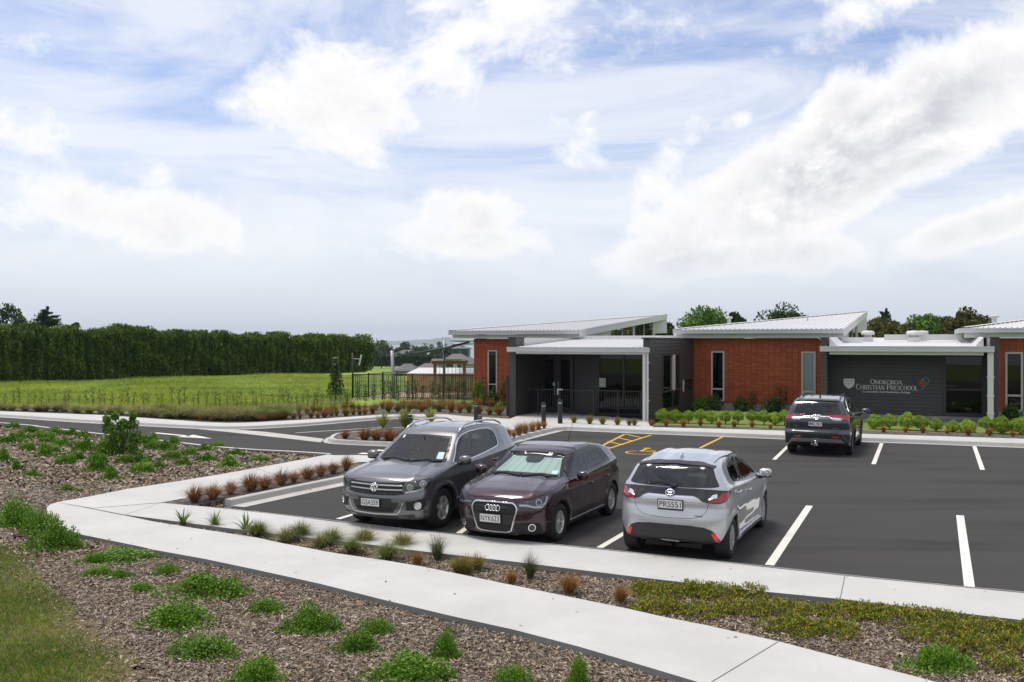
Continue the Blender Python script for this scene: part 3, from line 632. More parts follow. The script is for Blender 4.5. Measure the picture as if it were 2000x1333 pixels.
aL0, aL1 = onb(879, GB), onb(1132, GB); aM0, aM1 = onb(1317, GB), onb(1647.5, GB); aR0 = onb(1882, GB); aR1 = aR0+8.2
def corner_back(px, py, a):
    b_, z = ona(px, a, py); return b_, z
bdL, zrL = corner_back(1302, 616, aL1); bdM, zrM = corner_back(1693, 609.5, aM1)
print('ROOF', aL0, aL1, bdL, zrL, aM0, aM1, bdM, zrM, aR0)
skew_roof(aL0, aL1, bdL, zrL, 36); skew_roof(aM0, aM1, bdM, zrM, 36); skew_roof(aR0, aR1, GB+(bdM-GB), zrM, 40)
for x0, x1 in ((aL0-.03, aL1+.0), (aM0-.03, aM1+.0), (aR0-.05, aR1)): gutter(x0, x1, GB-.14, GZ+.0)
g2 = MB(lambda x, y, z: W(y, x, z)); g2.box(GB-.13, GB+6, aR0-.19, aR0-.04, GZ-.19, GZ-.0); g2.build('gutter', m_gut, BL)

# red tile walls
aRL0, aRL1 = onb(925.5, WB), onb(993, WB)+1.5
wl = [onb(953, WB), onb(971, WB)]; zw = lambda py, px, b_: onb(px, b_, py)[1]
z_lt, z_lb, z_tr = zw(684.5, 960, WB), .42, zw(751, 960, WB)
wall_with_holes('tile_wall', aRL0, aRL1+1.0, .02, 3.38, WB, WB+.22, [(wl[0], wl[1], z_lb, z_lt)], m_tile)
window(wl[0], wl[1], z_lb, z_lt, WB, bars=(z_tr,))
aS = onb(1268, 35.2)        # outer face of the porch side wall
aMr = onb(1616, WB)
w1 = [onb(1389, WB), onb(1415, WB)]; w2 = [onb(1565.5, WB), onb(1593, WB)]; z1t = zw(686, 1400, WB); z1b = zw(784, 1400, WB); z1m = zw(760, 1400, WB); z2t = zw(687, 1580, WB); z2m = zw(765.5, 1580, WB)
wall_with_holes('tile_wall', aS, aMr, .38, 3.38, WB, WB+.22, [(w1[0], w1[1], z1b, z1t), (w2[0], w2[1], z1b, z2t)], m_tile)
window(w1[0], w1[1], z1b, z1t, WB, bars=(z1m,), fw=.075); window(w2[0], w2[1], z1b, z2t, WB, bars=(z2m,), gm=m_frost, fw=.075)
aRr0 = onb(1938, WB)-.4; w3 = [onb(1963.5, WB), onb(1998, WB)]; z3t, z3b, z3m = zw(688, 1980, WB), zw(804, 1980, WB), zw(773, 1980, WB)
wall_with_holes('tile_wall', aRr0, aR1-.5, .38, 3.38, WB, WB+.22, [(w3[0], w3[1], z3b, z3t)], m_tile)
window(w3[0], w3[1], z3b, z3t, WB, bars=(z3m,), fw=.075)
for q0, q1 in ((aS+.03, aMr), (aRr0, aR1-.5)): ft = bm(); ft.box(q0, q1, WB-.02, WB+.2, -.02, .378); ft.build('footing', m_foot, BL)
# rooms behind the glass, so windows look into a dim interior with floor and back wall
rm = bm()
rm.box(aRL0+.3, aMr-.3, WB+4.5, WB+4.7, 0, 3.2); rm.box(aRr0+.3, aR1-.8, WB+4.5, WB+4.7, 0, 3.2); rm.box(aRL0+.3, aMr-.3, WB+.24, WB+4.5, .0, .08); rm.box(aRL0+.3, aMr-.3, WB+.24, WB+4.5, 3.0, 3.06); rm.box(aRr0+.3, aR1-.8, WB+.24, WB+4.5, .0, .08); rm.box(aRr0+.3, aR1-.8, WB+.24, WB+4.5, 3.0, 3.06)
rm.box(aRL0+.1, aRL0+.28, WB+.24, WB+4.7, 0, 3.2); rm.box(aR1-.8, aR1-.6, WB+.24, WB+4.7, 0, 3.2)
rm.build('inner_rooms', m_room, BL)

# porch block
PB = 35.2; GPB = 34.95; PBACK = 38.4
aP0, aP1 = onb(993.5, PB), onb(1007, PB); GPZ = onb(1100, GPB, 678.7)[1]
pil = boards('pillar_boards', aP0, aP1, .1, 2.80, PB, h=.145); 
pw = bm(); pw.box(aP0, aP1, PB+.002, GB+.5, .02, 2.86); pw.box(aP0, aP1, PB+.002, PB+.9, 2.86, 3.38); pw.box(aP0-.03, aP1+.03, PB-.03, PB+.95, 3.38, 3.43); pw.build('side_wall', m_board, BL)
boards('side_boards', PB, PBACK, .1, 2.80, aP1, side=True, sgn=1)
# right side wall with windows
sw1b0, sw1z = ona(1292.5, aS, 802); sw1b1, _ = ona(1327, aS, 800); swt = ona(1300, aS, 692.5)[1]; swm = ona(1300, aS, 765)[1]; swb = ona(1296, aS, 802.5)[1]; swp = ona(1313.5, aS)
sb0 = ona(1331, aS); sb1 = WB-.1; sbt = ona(1345, aS, 738.5)[1]; sbb = ona(1345, aS, 764.5)[1]
hol = [(sw1b0, sw1b1, swb, swt), (sb0, sb1, sbb, sbt)]
boards('side_boards', PB, WB, .1, 3.33, aS, holes=hol, side=True, sgn=1)
wall_with_holes('side_wall', PB+.002, WB, .02, 3.34, aS-.22, aS-.002, hol, m_board2, side=True)
cp = bm(); cp.box(aS-.30, aS+.045, PB-.05, WB+.5, 3.34, 3.40); cp.build('coping', m_board2, BL)
boards('pillar_boards', aS-.24, aS+.0, .1, 3.33, PB)
window(sw1b0, sw1b1, swb, swt, aS, bars=(swm,), posts=(swp,), side=True, sgn=-1, fm=m_dframe, fw=.06); window(sb0, sb1, sbb, sbt, aS, side=True, sgn=-1, fm=m_dframe, fw=.05, posts=(sb0+.9,))
ac = MB(lambda x, y, z: W(y, x, z)); ac.box(ona(1313, aS), ona(1317, aS), aS-.03, aS+.05, swm, swt-.03); ac.box(sb0+.25, sb0+.36, aS-.03, aS+.045, sbb+.03, sbt-.05); ac.build('window_stay', m_frame, BL)
# back wall of the porch
dz = onb(1085, PBACK, 695)[1]
d0, d1, dm = onb(1056, PBACK), onb(1120, PBACK), onb(1088.5, PBACK); g0, g1, gm_ = onb(1168, PBACK), onb(1257, PBACK), onb(1218.5, PBACK)
boards('back_boards', d1+.05, g0, .1, 2.78, PBACK); 
hb = bm(); hb.box(aP1, d0-.02, PBACK-.0, PBACK+.15, .1, 2.78); hb.box(d0-.02, d1+.05, PBACK+.0, PBACK+.15, dz, 2.78); hb.box(g1, aS-.22, PBACK+.0, PBACK+.15, .1, 2.78); hb.build('back_wall', m_board2, BL)
for x0, x1, nm in ((d0, dm-.01, 'l'), (dm+.01, d1, 'r')):
    dr = window(x0, x1, .12, dz-.03, PBACK-.02, fm=m_dframe, fw=.15, name='door')
    hn = bm(); hx = (x1-.08 if nm == 'l' else x0+.08); hn.tube([(hx, PBACK-.11, .85), (hx, PBACK-.11, 1.45)], .014); o = hn.build('handle', m_gut, dr)
    for v in o.data.vertices: v.co -= Vector(BL.location)
window(g0, g1, .30, 2.72, PBACK-.01, posts=(gm_,), fm=m_dframe, fw=.07)
no = bm(); na, nz = onb(1170.5, PBACK-.04, 739); no.box(na, na+onb(1183, PBACK)-onb(1170.5, PBACK), PBACK-.045, PBACK-.03, nz-.39, nz)
na, nz = onb(1082, PBACK-.06, 748); no.box(na-.06, na+.06, PBACK-.075, PBACK-.06, nz-.13, nz); no.build('door_notices', m_paper, BL)
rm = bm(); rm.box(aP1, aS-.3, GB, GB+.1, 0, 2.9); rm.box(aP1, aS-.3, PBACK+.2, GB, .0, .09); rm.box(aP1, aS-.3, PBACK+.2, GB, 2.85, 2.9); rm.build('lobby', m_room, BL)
cl = bm(); cl.box(aP1+.0, aS-.225, PB+.05, PBACK-.03, 2.79, 2.84); cl.build('porch_ceiling', m_board2, BL)
# porch canopy
x0, x1 = onb(991.5, GPB), onb(1268.5, GPB)
gutter(x0, x1, GPB-.10, GPZ, .20); fa = bm(); fa.box(x0+.35, x1-.25, GPB+.065, GPB+.11, GPZ-.28, GPZ-.05); fa.build('fascia', m_soff, BL)
ribbed((x0+.35, GPB+.0, GPZ+.0), (x1-.25, GPB+.0, GPZ+.0), (x0+.35, GB+.7, 3.36), (x1-.25, GB+.7, 3.36), 20, 'canopy_roof', .02)
up = bm(); ux0, ux1 = onb(1007, GB), onb(1118, GB); up.box(ux0, aS-.3, GB+.3, GB+.4, 3.0, 3.52); up.box(aP0+.04, aP1-.02, PB+.92, GB+.29, 2.87, 3.40)
x = ux0+.3
while x < aS-.5: up.box(x, x+.02, GB+.285, GB+.3, 3.0, 3.50); x += .45
up.build('upstand', m_wm, BL)
po = bm(); pa0, pa1 = onb(1256.5, PB-.12), onb(1262, PB-.12); po.box(pa0, pa1, PB-.22, PB-.12, .0, GPZ-.2)
po.build('porch_post', m_wm, BL)
dp = bm(); dp.tube([W(pa1+.07, PB-.17, .02)[:0] or (pa1+.07, PB-.17, .02), (pa1+.07, PB-.17, GPZ-.2)], .045, 10)
for z in (.9, 1.7, 2.4): dp.box(pa1+.0, pa1+.15, PB-.19, PB-.12, z, z+.04)
dp.build('downpipe', m_wm, BL)
# clerestories
clerestory(aL1-.42, WB-.3, ona(1277.5, aL1-.42), 3.05, aL1, bdL, zrL, [(ona(1193, aL1-.42), ona(1236, aL1-.42)), (ona(1239, aL1-.42), ona(1274.5, aL1-.42))])
clerestory(aM1-.42, WB-.3, ona(1674, aM1-.42), 3.05, aM1, bdM, zrM, [(ona(1657, aM1-.42), ona(1672, aM1-.42))])

# sign block
SB = 38.55; GSB = 38.3; GSZ = onb(1750, GSB, 676.8)[1]; SW = 40.2
s0, s1 = onb(1603, SB), onb(1615.5, SB); e0, e1 = onb(1929, SB), onb(1937.5, SB)
boards('pillar_boards', s0, s1, .1, 2.80, SB); boards('pillar_boards', s0, s1, GSZ+.03, 3.38, SB)
for q0, q1 in ((s0, s1), (e1-.02, e1+.22)):
    pw = bm(); pw.box(q0, q1, SB+.002, WB+1, .02, 2.86); pw.box(q0, q1, SB+.002, SB+.9, 2.86, 3.36); pw.box(q0-.03, q1+.03, SB-.03, SB+.95, 3.36, 3.41); pw.build('side_wall', m_board, BL)
    pw = bm(); pw.box(q0+.03, q1-.03, SB+.92, WB+1, 2.87, 3.38); pw.build('upstand', m_wm, BL)
sw0, sw1, swz1, swz0 = onb(1845, SW), onb(1920.5, SW), onb(1880, SW, 694)[1], onb(1880, SW, 809)[1]
boards('sign_wall_boards', s1, e1-.02, .28, 2.80, SW, holes=[(sw0-.05, sw1+.05, swz0-.05, swz1+.05)], h=.145)
wall_with_holes('sign_wall', s1, e1-.02, .02, 2.82, SW+.002, SW+.2, [(sw0, sw1, swz0, swz1)], m_board2)
fr = bm(); fr.box(sw0-.12, sw1+.12, SW-.045, SW+.0, swz0-.12, swz0-.04); fr.box(sw0-.12, sw0-.02, SW-.04, SW, swz0-.04, swz1+.1); fr.box(sw1+.02, sw1+.12, SW-.04, SW, swz0-.04, swz1+.1); fr.build('window_surround', m_board2, BL)
window(sw0-.02, sw1+.02, swz0-.04, swz1, SW, fm=m_dframe, fw=.07)
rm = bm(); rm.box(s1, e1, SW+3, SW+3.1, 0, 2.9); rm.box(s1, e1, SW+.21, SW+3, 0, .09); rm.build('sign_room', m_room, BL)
ft = bm(); ft.box(s1, e1, SW-.06, SW+.1, .0, .275); ft.build('footing', m_foot, BL); ft = bm(); ft.box(s1, e1+.1, SB+.1, SW-.06, .0, .16); ft.build('sign_plinth', m_foot, BL)
x0, x1 = onb(1601.5, GSB), onb(1942, GSB)
gutter(x0, x1, GSB-.10, GSZ, .22); fa = bm(); fa.box(x0+.35, x1-.35, GSB+.065, GSB+.11, GSZ-.33, GSZ-.05); fa.build('fascia', m_soff, BL)
cl = bm(); cl.box(s1, e1-.02, SB+.05, SW-.03, 2.83, 2.87); cl.build('eave_lining', m_board2, BL)
ribbed((x0+.35, GSB, GSZ), (x1-.35, GSB, GSZ), (x0+.35, GB+8, 3.43), (x1-.35, GB+8, 3.43), 12, 'flat_roof', .004)
fl = bm()
for xx, sg in ((x0+.35, 1), (x1-.35, -1)):
    fl.add([(xx, GSB+.1, GSZ), (xx+.28*sg, GSB+.1, GSZ+.0), (xx, WB+1, 3.45), (xx+.28*sg, WB+1, 3.2), (xx, GSB+.1, GSZ+.35)], [(0, 1, 4), (1, 3, 2, 4), (0, 4, 2)])
fl.box(x0+.5, x0+1.3, WB-.5, WB-.1, 3.1, 3.42); fl.box(aR0-3.1, aR0-.0, GB+2.0, GB+2.15, 3.3, 3.55); fl.build('flashing', m_wm, BL)
dp = bm(); da = onb(1934.5, SB-.15); dp.box(da-.10, da+.10, SB-.22, SB-.12, .02, GSZ-.22)
for z in (.55, 1.2, 1.9): dp.box(da-.13, da+.13, SB-.235, SB-.11, z, z+.035)
dp.build('downpipe', m_wm, BL)
dp = bm(); da = onb(1604.5, WB-.3); dp.tube([(da, WB-.45, 3.3), (da, WB-.45, GZ-.19)], .07, 10); da = onb(1101, WB-.3); dp.tube([(da, WB-.45, 3.2), (da, WB-.45, GZ-.19)], .06, 10); dp.build('downpipe', m_wm, BL)
# roof vents
def cowl(px, py0, py1, b_, wpx, name='roof_vent'):
    a, zt = onb(px, b_, py0); zb = onb(px, b_, py1)[1]; w_ = onb(px+wpx/2, b_)-onb(px-wpx/2, b_); h_ = zt-zb
    mb = MB(W); r = w_/2
    mb.box(a-r*.78, a+r*.78, b_-r*.78, b_+r*.78, zb-.12, zb+h_*.42); mb.smooth = True
    mb.lathe([(r*.62, zb+h_*.42), (r*.62, zb+h_*.62), (r*.98, zb+h_*.62), (r*1.0, zb+h_*.70), (r*.97, zb+h_*.88), (r*.80, zb+h_*.97), (0, zt)], (a, b_, 0), k=20)
    mb.build(name, m_wm, BL)
cowl(1695, 646, 668, 44.0, 26); cowl(1785, 646, 669, 43.6, 31); cowl(1800, 646, 668, 45.2, 27)
def flue(px, py0, py1, b_, r):
    a, zt = onb(px, b_, py0); zb = onb(px, b_, py1)[1]; mb = MB(W); mb.tube([(a, b_, zb-.1), (a, b_, zt-.04)], r, 12); mb.lathe([(r*1.1, 0), (r*1.9, .02), (r*1.9, .09), (r*1.2, .13), (0, .14)], (a, b_, zt-.12), k=14); mb.build('flue', m_gut, BL)
flue(1424, 619, 636, 50, .10); flue(1942, 616, 634, 47, .11); flue(1577, 615, 629, 49, .035)
# black side gate beside the porch pillar
gt = bm(); ga0, ga1 = onb(989.5, PB), onb(996.5, PB); gt.box(ga0, ga1-.06, PB-.05, PB+.05, .1, onb(993, PB, 734)[1]); gt.build('gate_post', m_black, BL)

# porch railing
RL = static(thing('porch_railing', 'black metal bar railing with gate across the dark porch', 'railing', W(onb(1150, 36.3), 36.3)))
mb = bm(); r0, r1 = onb(1032, 36.4), onb(1256, 36.4); rz = onb(1150, 36.4, 762)[1]
mb.box(r0, r1, 36.38, 36.42, rz-.04, rz); mb.box(r0, r1, 36.385, 36.415, .20, .235); mb.build('rail', m_black, RL)
mb = bm(); x = r0+.1
while x < r1: mb.box(x-.009, x+.009, 36.392, 36.408, .23, rz-.03); x += .115
mb.build('bars', m_black, RL)
for px in (1051, 1094, 1160, 1207, 1252):
    mb = bm(); x = onb(px, 36.35); mb.box(x-.03, x+.03, 36.32, 36.36, .09, rz+.04); mb.build('post', m_black, RL)
mb = bm(); x, z = onb(1094, 36.3, 760); mb.box(x-.12, x+.12, 36.26, 36.31, z-.05, z); mb.box(x-.12, x-.08, 36.26, 36.31, z-.25, z-.05); mb.build('gate_latch', m_wm, RL)

# lettering and marks on the dark wall
m_let = mat('sign_silver', (.78, .78, .77), .4, var=.03)
SBF = SW-.032
def lettering(parent, txt, px0, px1, py, cap_px, m, name='lettering', bold=.0, serif=True):
    a0_, z_ = onb(px0, SBF, py); a1_, _ = onb(px1, SBF, py); V, Fs = text_mesh(txt, 1.0, .01, bold)
    xs_ = [v[0] for v in V]; ys_ = [v[1] for v in V]; w_ = max(xs_)-min(xs_); h_ = max(ys_)-min(ys_); zt = onb(px0, SBF, py-cap_px/2)[1]; zb = onb(px0, SBF, py+cap_px/2)[1]
    mb = MB(W); sx = (a1_-a0_)/w_; sy = (zt-zb)/h_; ox, oy = min(xs_), (max(ys_)+min(ys_))/2
    mb.add([(a0_+(v[0]-ox)*sx, SBF+v[2]*.3-.004, z_+(v[1]-oy)*sy) for v in V], Fs); return mb.build(name, m, parent)
# letters with serifs: drawn as strokes
SER = {  # strokes on a unit box, (x, y, weight) lines; every letter 0..w wide
'O': (1.0, [('e', .5, .5, .44, .46)]), 'M': (1.15, [('l', .15,0,.15,1,.07), ('l', .15,1,.57,.1,.14), ('l', .57,.1,1.0,1,.07), ('l', 1.0,0,1.0,1,.14)]), 'K': (1.0, [('l', .2,0,.2,1,.15), ('l', .25,.42,.8,1,.07), ('l', .38,.55,.88,0,.14)]),
'R': (.95, [('l', .2,0,.2,1,.15), ('p', .2,.5,1.0,.28), ('l', .45,.5,.88,0,.14)]), 'A': (1.0, [('l', .1,0,.5,1,.06), ('l', .5,1,.9,0,.15), ('l', .25,.35,.72,.35,.06)]),
'C': (.9, [('c', .5,.5,.42,.46)]), 'H': (1.05, [('l', .2,0,.2,1,.15), ('l', .85,0,.85,1,.15), ('l', .2,.52,.85,.52,.06)]), 'I': (.5, [('l', .25,0,.25,1,.16)]),
'S': (.7, [('s', .36,.5,.26,.25)]), 'T': (.9, [('l', .45,0,.45,1,.15), ('l', .05,.97,.85,.97,.07), ('l', .06,.82,.06,.97,.05), ('l', .84,.82,.84,.97,.05)]), 'N': (1.05, [('l', .2,0,.2,1,.07), ('l', .2,1,.85,0,.15), ('l', .85,0,.85,1,.07)]),
'P': (.85, [('l', .2,0,.2,1,.15), ('p', .2,.45,1.0,.30)]), 'E': (.85, [('l', .2,0,.2,1,.15), ('l', .2,.97,.75,.97,.07), ('l', .2,.52,.6,.52,.06), ('l', .2,.03,.78,.03,.07), ('l', .76,.85,.76,.98,.05), ('l', .79,.02,.79,.18,.05)]), 'L': (.8, [('l', .2,0,.2,1,.15), ('l', .2,.03,.75,.03,.07), ('l', .76,.02,.76,.2,.05)]), ' ': (.5, [])}
FEET = {'M': [.15, 1.0], 'K': [.2, .88], 'R': [.2, .88], 'A': [.1, .9], 'H': [.2, .85], 'I': [.25], 'T': [.45], 'N': [.2], 'P': [.2], 'E': [], 'L': []}
HEADS = {'M': [.15, 1.0], 'K': [.2, .8], 'H': [.2, .85], 'I': [.25], 'N': [.2, .85], 'L': [.2], 'R': [], 'P': []}
def serif_line(mb, txt, a0_, a1_, z0_, h, b_, big=()):
    tot = sum(SER[c][0]*(1.25 if i in big else 1) for i, c in enumerate(txt)); s = (a1_-a0_)/tot; x = a0_
    def ln(X, p, q, wt, hh):
        p = np.array(p)*[s_, hh]; q = np.array(q)*[s_, hh]; d = q-p; d = d/(np.linalg.norm(d)+1e-9); n = np.array([-d[1], d[0]])*wt*s_/2
        mb.add([(X+c_[0], b_, z0_+c_[1]) for c_ in (p-n, q-n, q+n, p+n)], [(0, 1, 2, 3)])
    for i, c in enumerate(txt):
        k = 1.25 if i in big else 1; hh = h*(1.22 if i in big else 1); s_ = s*k; w_, st = SER[c]
        for t in st:
            if t[0] == 'l': ln(x, t[1:3], t[3:5], t[5], hh)
            else:
                if t[0] == 'e': ang = np.linspace(0, 2*math.pi, 25); P = [(t[1]+t[3]*math.cos(u_), t[2]+t[4]*math.sin(u_)) for u_ in ang]
                elif t[0] == 'c': ang = np.linspace(R(48), R(312), 20); P = [(t[1]+t[3]*math.cos(u_), t[2]+t[4]*math.sin(u_)) for u_ in ang]
                elif t[0] == 'p': P = [(t[1], t[3]-.03), (.55, t[3]-.03)] + [(.55+t[4]*math.cos(u_), (t[2]+t[3])/2+((t[3]-t[2])/2-.03)*math.sin(u_)) for u_ in np.linspace(R(85), R(-85), 10)] + [(.55, t[2]), (t[1], t[2])]
                else:
                    P = [(t[1]+t[3]*math.cos(u_), .74+.23*math.sin(u_)) for u_ in np.linspace(R(20), R(250), 12)] + [(t[1]+t[3]*math.cos(u_), .26+.24*math.sin(u_)) for u_ in np.linspace(R(70), R(-160), 12)]
                for p, q in zip(P[:-1], P[1:]):
                    d = abs(q[1]-p[1])*hh/(abs(q[0]-p[0])*s_+abs(q[1]-p[1])*hh+1e-9); ln(x, p, q, .06+.10*d, hh)
        for f in FEET.get(c, []): ln(x, (f-.14, .02), (f+.14, .02), .05, hh)
        for f in HEADS.get(c, []): ln(x, (f-.14, .98), (f+.14, .98), .05, hh)
        x += w_*s_
LT = static(thing('sign_lettering', 'silver raised lettering naming the preschool on the dark board wall', 'sign', W(onb(1735, SW), SW)))
mb = MB(W); zA = lambda py: onb(1735, SBF, py)[1]
serif_line(mb, 'OMOKOROA', onb(1700, SBF), onb(1762, SBF), zA(751), zA(743)-zA(751), SBF-.012, big=(0,)); mb.build('name_line', m_let, LT)
mb = MB(W); serif_line(mb, 'CHRISTIAN PRESCHOOL', onb(1672, SBF), onb(1793, SBF), zA(762), zA(753.4)-zA(762), SBF-.012, big=(0, 10)); mb.build('name_line', m_let, LT)
lettering(LT, 'In association with Bethlehem College', 1685, 1778, 765.6, 4.6, m_let, 'small_line', .012)
CR = static(thing('crest_emblem', 'pale silver shield emblem mounted left of the wall lettering', 'emblem', W(onb(1658, SW), SW)))
def shield(s_, n=24):
    P = []
    for x, y in [(-1, .85), (-.55, .98), (0, .9), (.55, .98), (1, .85), (1.0, .2), (.85, -.35), (.45, -.75), (0, -1.0), (-.45, -.75), (-.85, -.35), (-1.0, .2)]: P.append((x*s_, y*s_))
    return P
sc_ = (onb(1669, SBF)-onb(1647.5, SBF))/2; ca, cz = onb(1658.3, SBF, 749.4)
mb = MB(lambda x, y, z: W(ca+x, SBF-z, cz+y)); mb.prism(shield(sc_), .0, .025); mb.build('shield', m_let, CR)
mg = mat('crest_relief', (.30, .30, .30), .5); mb = MB(lambda x, y, z: W(ca+x, SBF-z, cz+y))
mb.box(-.006, .006, -.75*sc_, .25*sc_, .024, .03); mb.box(-.75*sc_, .75*sc_, .28*sc_, .33*sc_, .024, .03)
for sx_ in (-1, 1):
    mb.tube([(sx_*.05*sc_, -.1*sc_, .028), (sx_*.4*sc_, .02*sc_, .028), (sx_*.72*sc_, -.05*sc_, .028)], .008, 5); mb.tube([(sx_*.1*sc_, .55*sc_, .028), (sx_*.4*sc_, .7*sc_, .028), (sx_*.75*sc_, .5*sc_, .028)], .012, 5)
mb.build('relief', mg, CR)
HT = static(thing('heart_emblem', 'nested heart outline emblem in blue, green, orange and gold on dark wall', 'emblem', W(onb(1800, SW), SW)))
ha, hz = onb(1800.5, SBF, 748); hs = (onb(1813.5, SBF)-onb(1786, SBF))/2
def heart(t, k): return (k*hs*(16*math.sin(t)**3)/16, k*hs*(13*math.cos(t)-5*math.cos(2*t)-2*math.cos(3*t)-math.cos(4*t))/15)
for col, k, t0, t1, dx, dy in (((.02, .10, .28), 1, -math.pi*.72, .0, 0, 0), ((.03, .42, .32), 1, 0, math.pi*1.0, 0, 0), ((.60, .10, .05), .62, -math.pi*.95, math.pi*.95, .0, .0), ((.45, .28, .05), .28, -math.pi*.9, math.pi*.9, 0, .02)):
    mb = MB(W); pts = [heart(t, k) for t in np.linspace(t0, t1, 26)]; mb.tube([(ha+dx+p[0], SBF-.02, hz+dy+p[1]) for p in pts], .018, 6); mb.build('heart_line', mat('heart_paint', col, .4, var=.02), HT)

# ---------------------------------------------------------------- foliage builders
def rot_frames(n, rg, up=.0):
    """random orthonormal pairs (u, v) for leaves; up > 0 tilts them to stand"""
    th = rg.uniform(0, 2*np.pi, n); u = np.stack([np.cos(th), np.sin(th), rg.normal(0, .35, n)], 1); u /= np.linalg.norm(u, axis=1)[:, None]
    r = rg.normal(0, 1, (n, 3)); r[:, 2] += up; v = r-(r*u).sum(1)[:, None]*u; v /= np.linalg.norm(v, axis=1)[:, None]+1e-9; return u, v
def leaf_quads(P, L_, Wd, rg, up=0.0, fold=.0):
    """pointed leaves (rhombs) centred on the points P"""
    n = len(P); u, v = rot_frames(n, rg, up); s = rg.uniform(.65, 1.3, n)[:, None]; a, b = v*L_*s/2, u*Wd*s/2
    V = np.stack([P-a, P+b-a*.05, P+a, P-b-a*.05], 1).reshape(-1, 3); return V, np.arange(4*n).reshape(-1, 4)
def blades(n, rg, h, spread, droop, w=.006, base=.05, seg=3, hv=.35, lean=(0, 0)):
    """arching grass blades from one crown: strips of quads narrowing to the tip"""
    th = rg.uniform(0, 2*np.pi, n); rr = np.sqrt(rg.uniform(0, 1, n))*base; hh = h*rg.uniform(1-hv, 1+hv*.5, n); out_ = spread*rg.beta(1.6, 1.6, n)*1.3; tw = th+rg.normal(0, .5, n)
    V = np.zeros((n, seg+1, 2, 3)); 
    for k in range(seg+1):
        t = k/seg; z = hh*(t-droop*out_/max(spread, 1e-6)*t**3*.9); rad = rr+out_*t**1.6
        x = rad*np.cos(th)+lean[0]*t*t; y = rad*np.sin(th)+lean[1]*t*t; ww = w*(1-t**2*.88)/2
        for s_, sg in ((0, -1), (1, 1)): V[:, k, s_, 0] = x+sg*ww*-np.sin(tw); V[:, k, s_, 1] = y+sg*ww*np.cos(tw); V[:, k, s_, 2] = np.maximum(z, .01)
    idx = np.arange(n*(seg+1)*2).reshape(n, seg+1, 2); Fq = np.stack([idx[:, :-1, 0], idx[:, :-1, 1], idx[:, 1:, 1], idx[:, 1:, 0]], -1).reshape(-1, 4); return V.reshape(-1, 3), Fq
def data_np(name, V, Fc, m, **k):
    o = mesh_np(name, V, Fc, m, **k); d = o.data; bpy.data.objects.remove(o); return d
def inst(name, data, loc, s=(1, 1, 1), rz=0.0, label=None, cat=None, group=None, parent=None):
    o = bpy.data.objects.new(name, data); COL.objects.link(o); o.location = loc; o.scale = s; o.rotation_euler = (0, 0, rz); o.parent = parent; return tag(o, label, cat, group)
def limb_mb(mb, p, q, r0, r1, wob=.08, seg=4, k=6):
    p, q = Vector(p), Vector(q); pts = []
    for i in range(seg+1):
        t = i/seg; w_ = Vector((random.uniform(-1, 1), random.uniform(-1, 1), 0))*wob*(q-p).length*math.sin(math.pi*t); pts.append(p.lerp(q, t)+w_)
    mb.tube(pts, [r0+(r1-r0)*i/seg for i in range(seg+1)], k); return pts
m_bark = mat('tree_bark', (.07, .055, .04), .9, var=.3, scale=6)
LG = lambda n, *c, **k: leafmat(n, c, **k)
lf_dark = LG('leaf_dark', (.014, .036, .008), (.030, .068, .014), (.060, .11, .022)); lf_mid = LG('leaf_mid', (.020, .055, .010), (.045, .105, .018), (.09, .16, .03)); lf_lite = LG('leaf_light', (.05, .12, .015), (.10, .20, .025), (.17, .28, .04))
lf_brown = LG('leaf_bronze', (.035, .055, .010), (.085, .095, .016), (.20, .15, .03)); lf_blue = LG('leaf_bluegreen', (.018, .035, .026), (.035, .060, .042), (.06, .09, .06)); lf_hedge = LG('leaf_hedge', (.022, .056, .008), (.052, .110, .013), (.11, .185, .022), (.23, .29, .04), drift=.30, dscale=.5)
def tree(name, label, px, top, wpx, Y, leaf, base_z=None, cat='tree', group=None, n=26, per=260, leafsz=.34, squash=.85, gap=.5, low=.38, seed=1):
    """broadleaf tree: tapered trunk, limbs and a crown of leaf clumps; px centre, top row and width as measured, Y its distance"""
    rg = np.random.default_rng(seed); X = (px-CX)/F*Y; bz = TZ(X, Y) if base_z is None else base_z; zt = EYE-(top-HY)/F*Y; H = zt-bz; Rw = wpx/F*Y/2
    t = thing(name, label, cat, (X, Y, bz), 0, group); mb = MB(); zc_ = H*(low+(1-low)/2); limb_mb(mb, (0, 0, -.3), (0, 0, zc_), .035*H+.05, .02*H, .03, 5, 8)
    C_ = []; 
    for i in range(n):
        th, ph = rg.uniform(0, 2*np.pi), np.arccos(rg.uniform(-.75, 1)); r = rg.uniform(gap, 1.0); C_.append((Rw*.80*r*np.sin(ph)*np.cos(th), Rw*.80*r*np.sin(ph)*np.sin(th), zc_+(H-zc_)*.86*r*np.cos(ph)))
    for c in C_[::3]: limb_mb(mb, (0, 0, H*rg.uniform(low*.7, low+.2)), tuple(.85*np.array(c)+[0, 0, .15*c[2]-.2]), .012*H+.02, .01, .10, 4, 5)
    mb.smooth = True; mb.build('trunk', m_bark, t)
    P = np.concatenate([np.array(c)+(lambda d: d/np.linalg.norm(d, axis=1)[:, None]*rg.uniform(.35, 1, (per, 1))**.6)(rg.normal(0, 1, (per, 3)))*np.array([1, 1, squash])*Rw*rg.uniform(.28, .50) for c in C_])
    V, Fc = leaf_quads(P, leafsz, leafsz*.62, rg); mesh_np('crown', V, Fc, leaf, t); return t
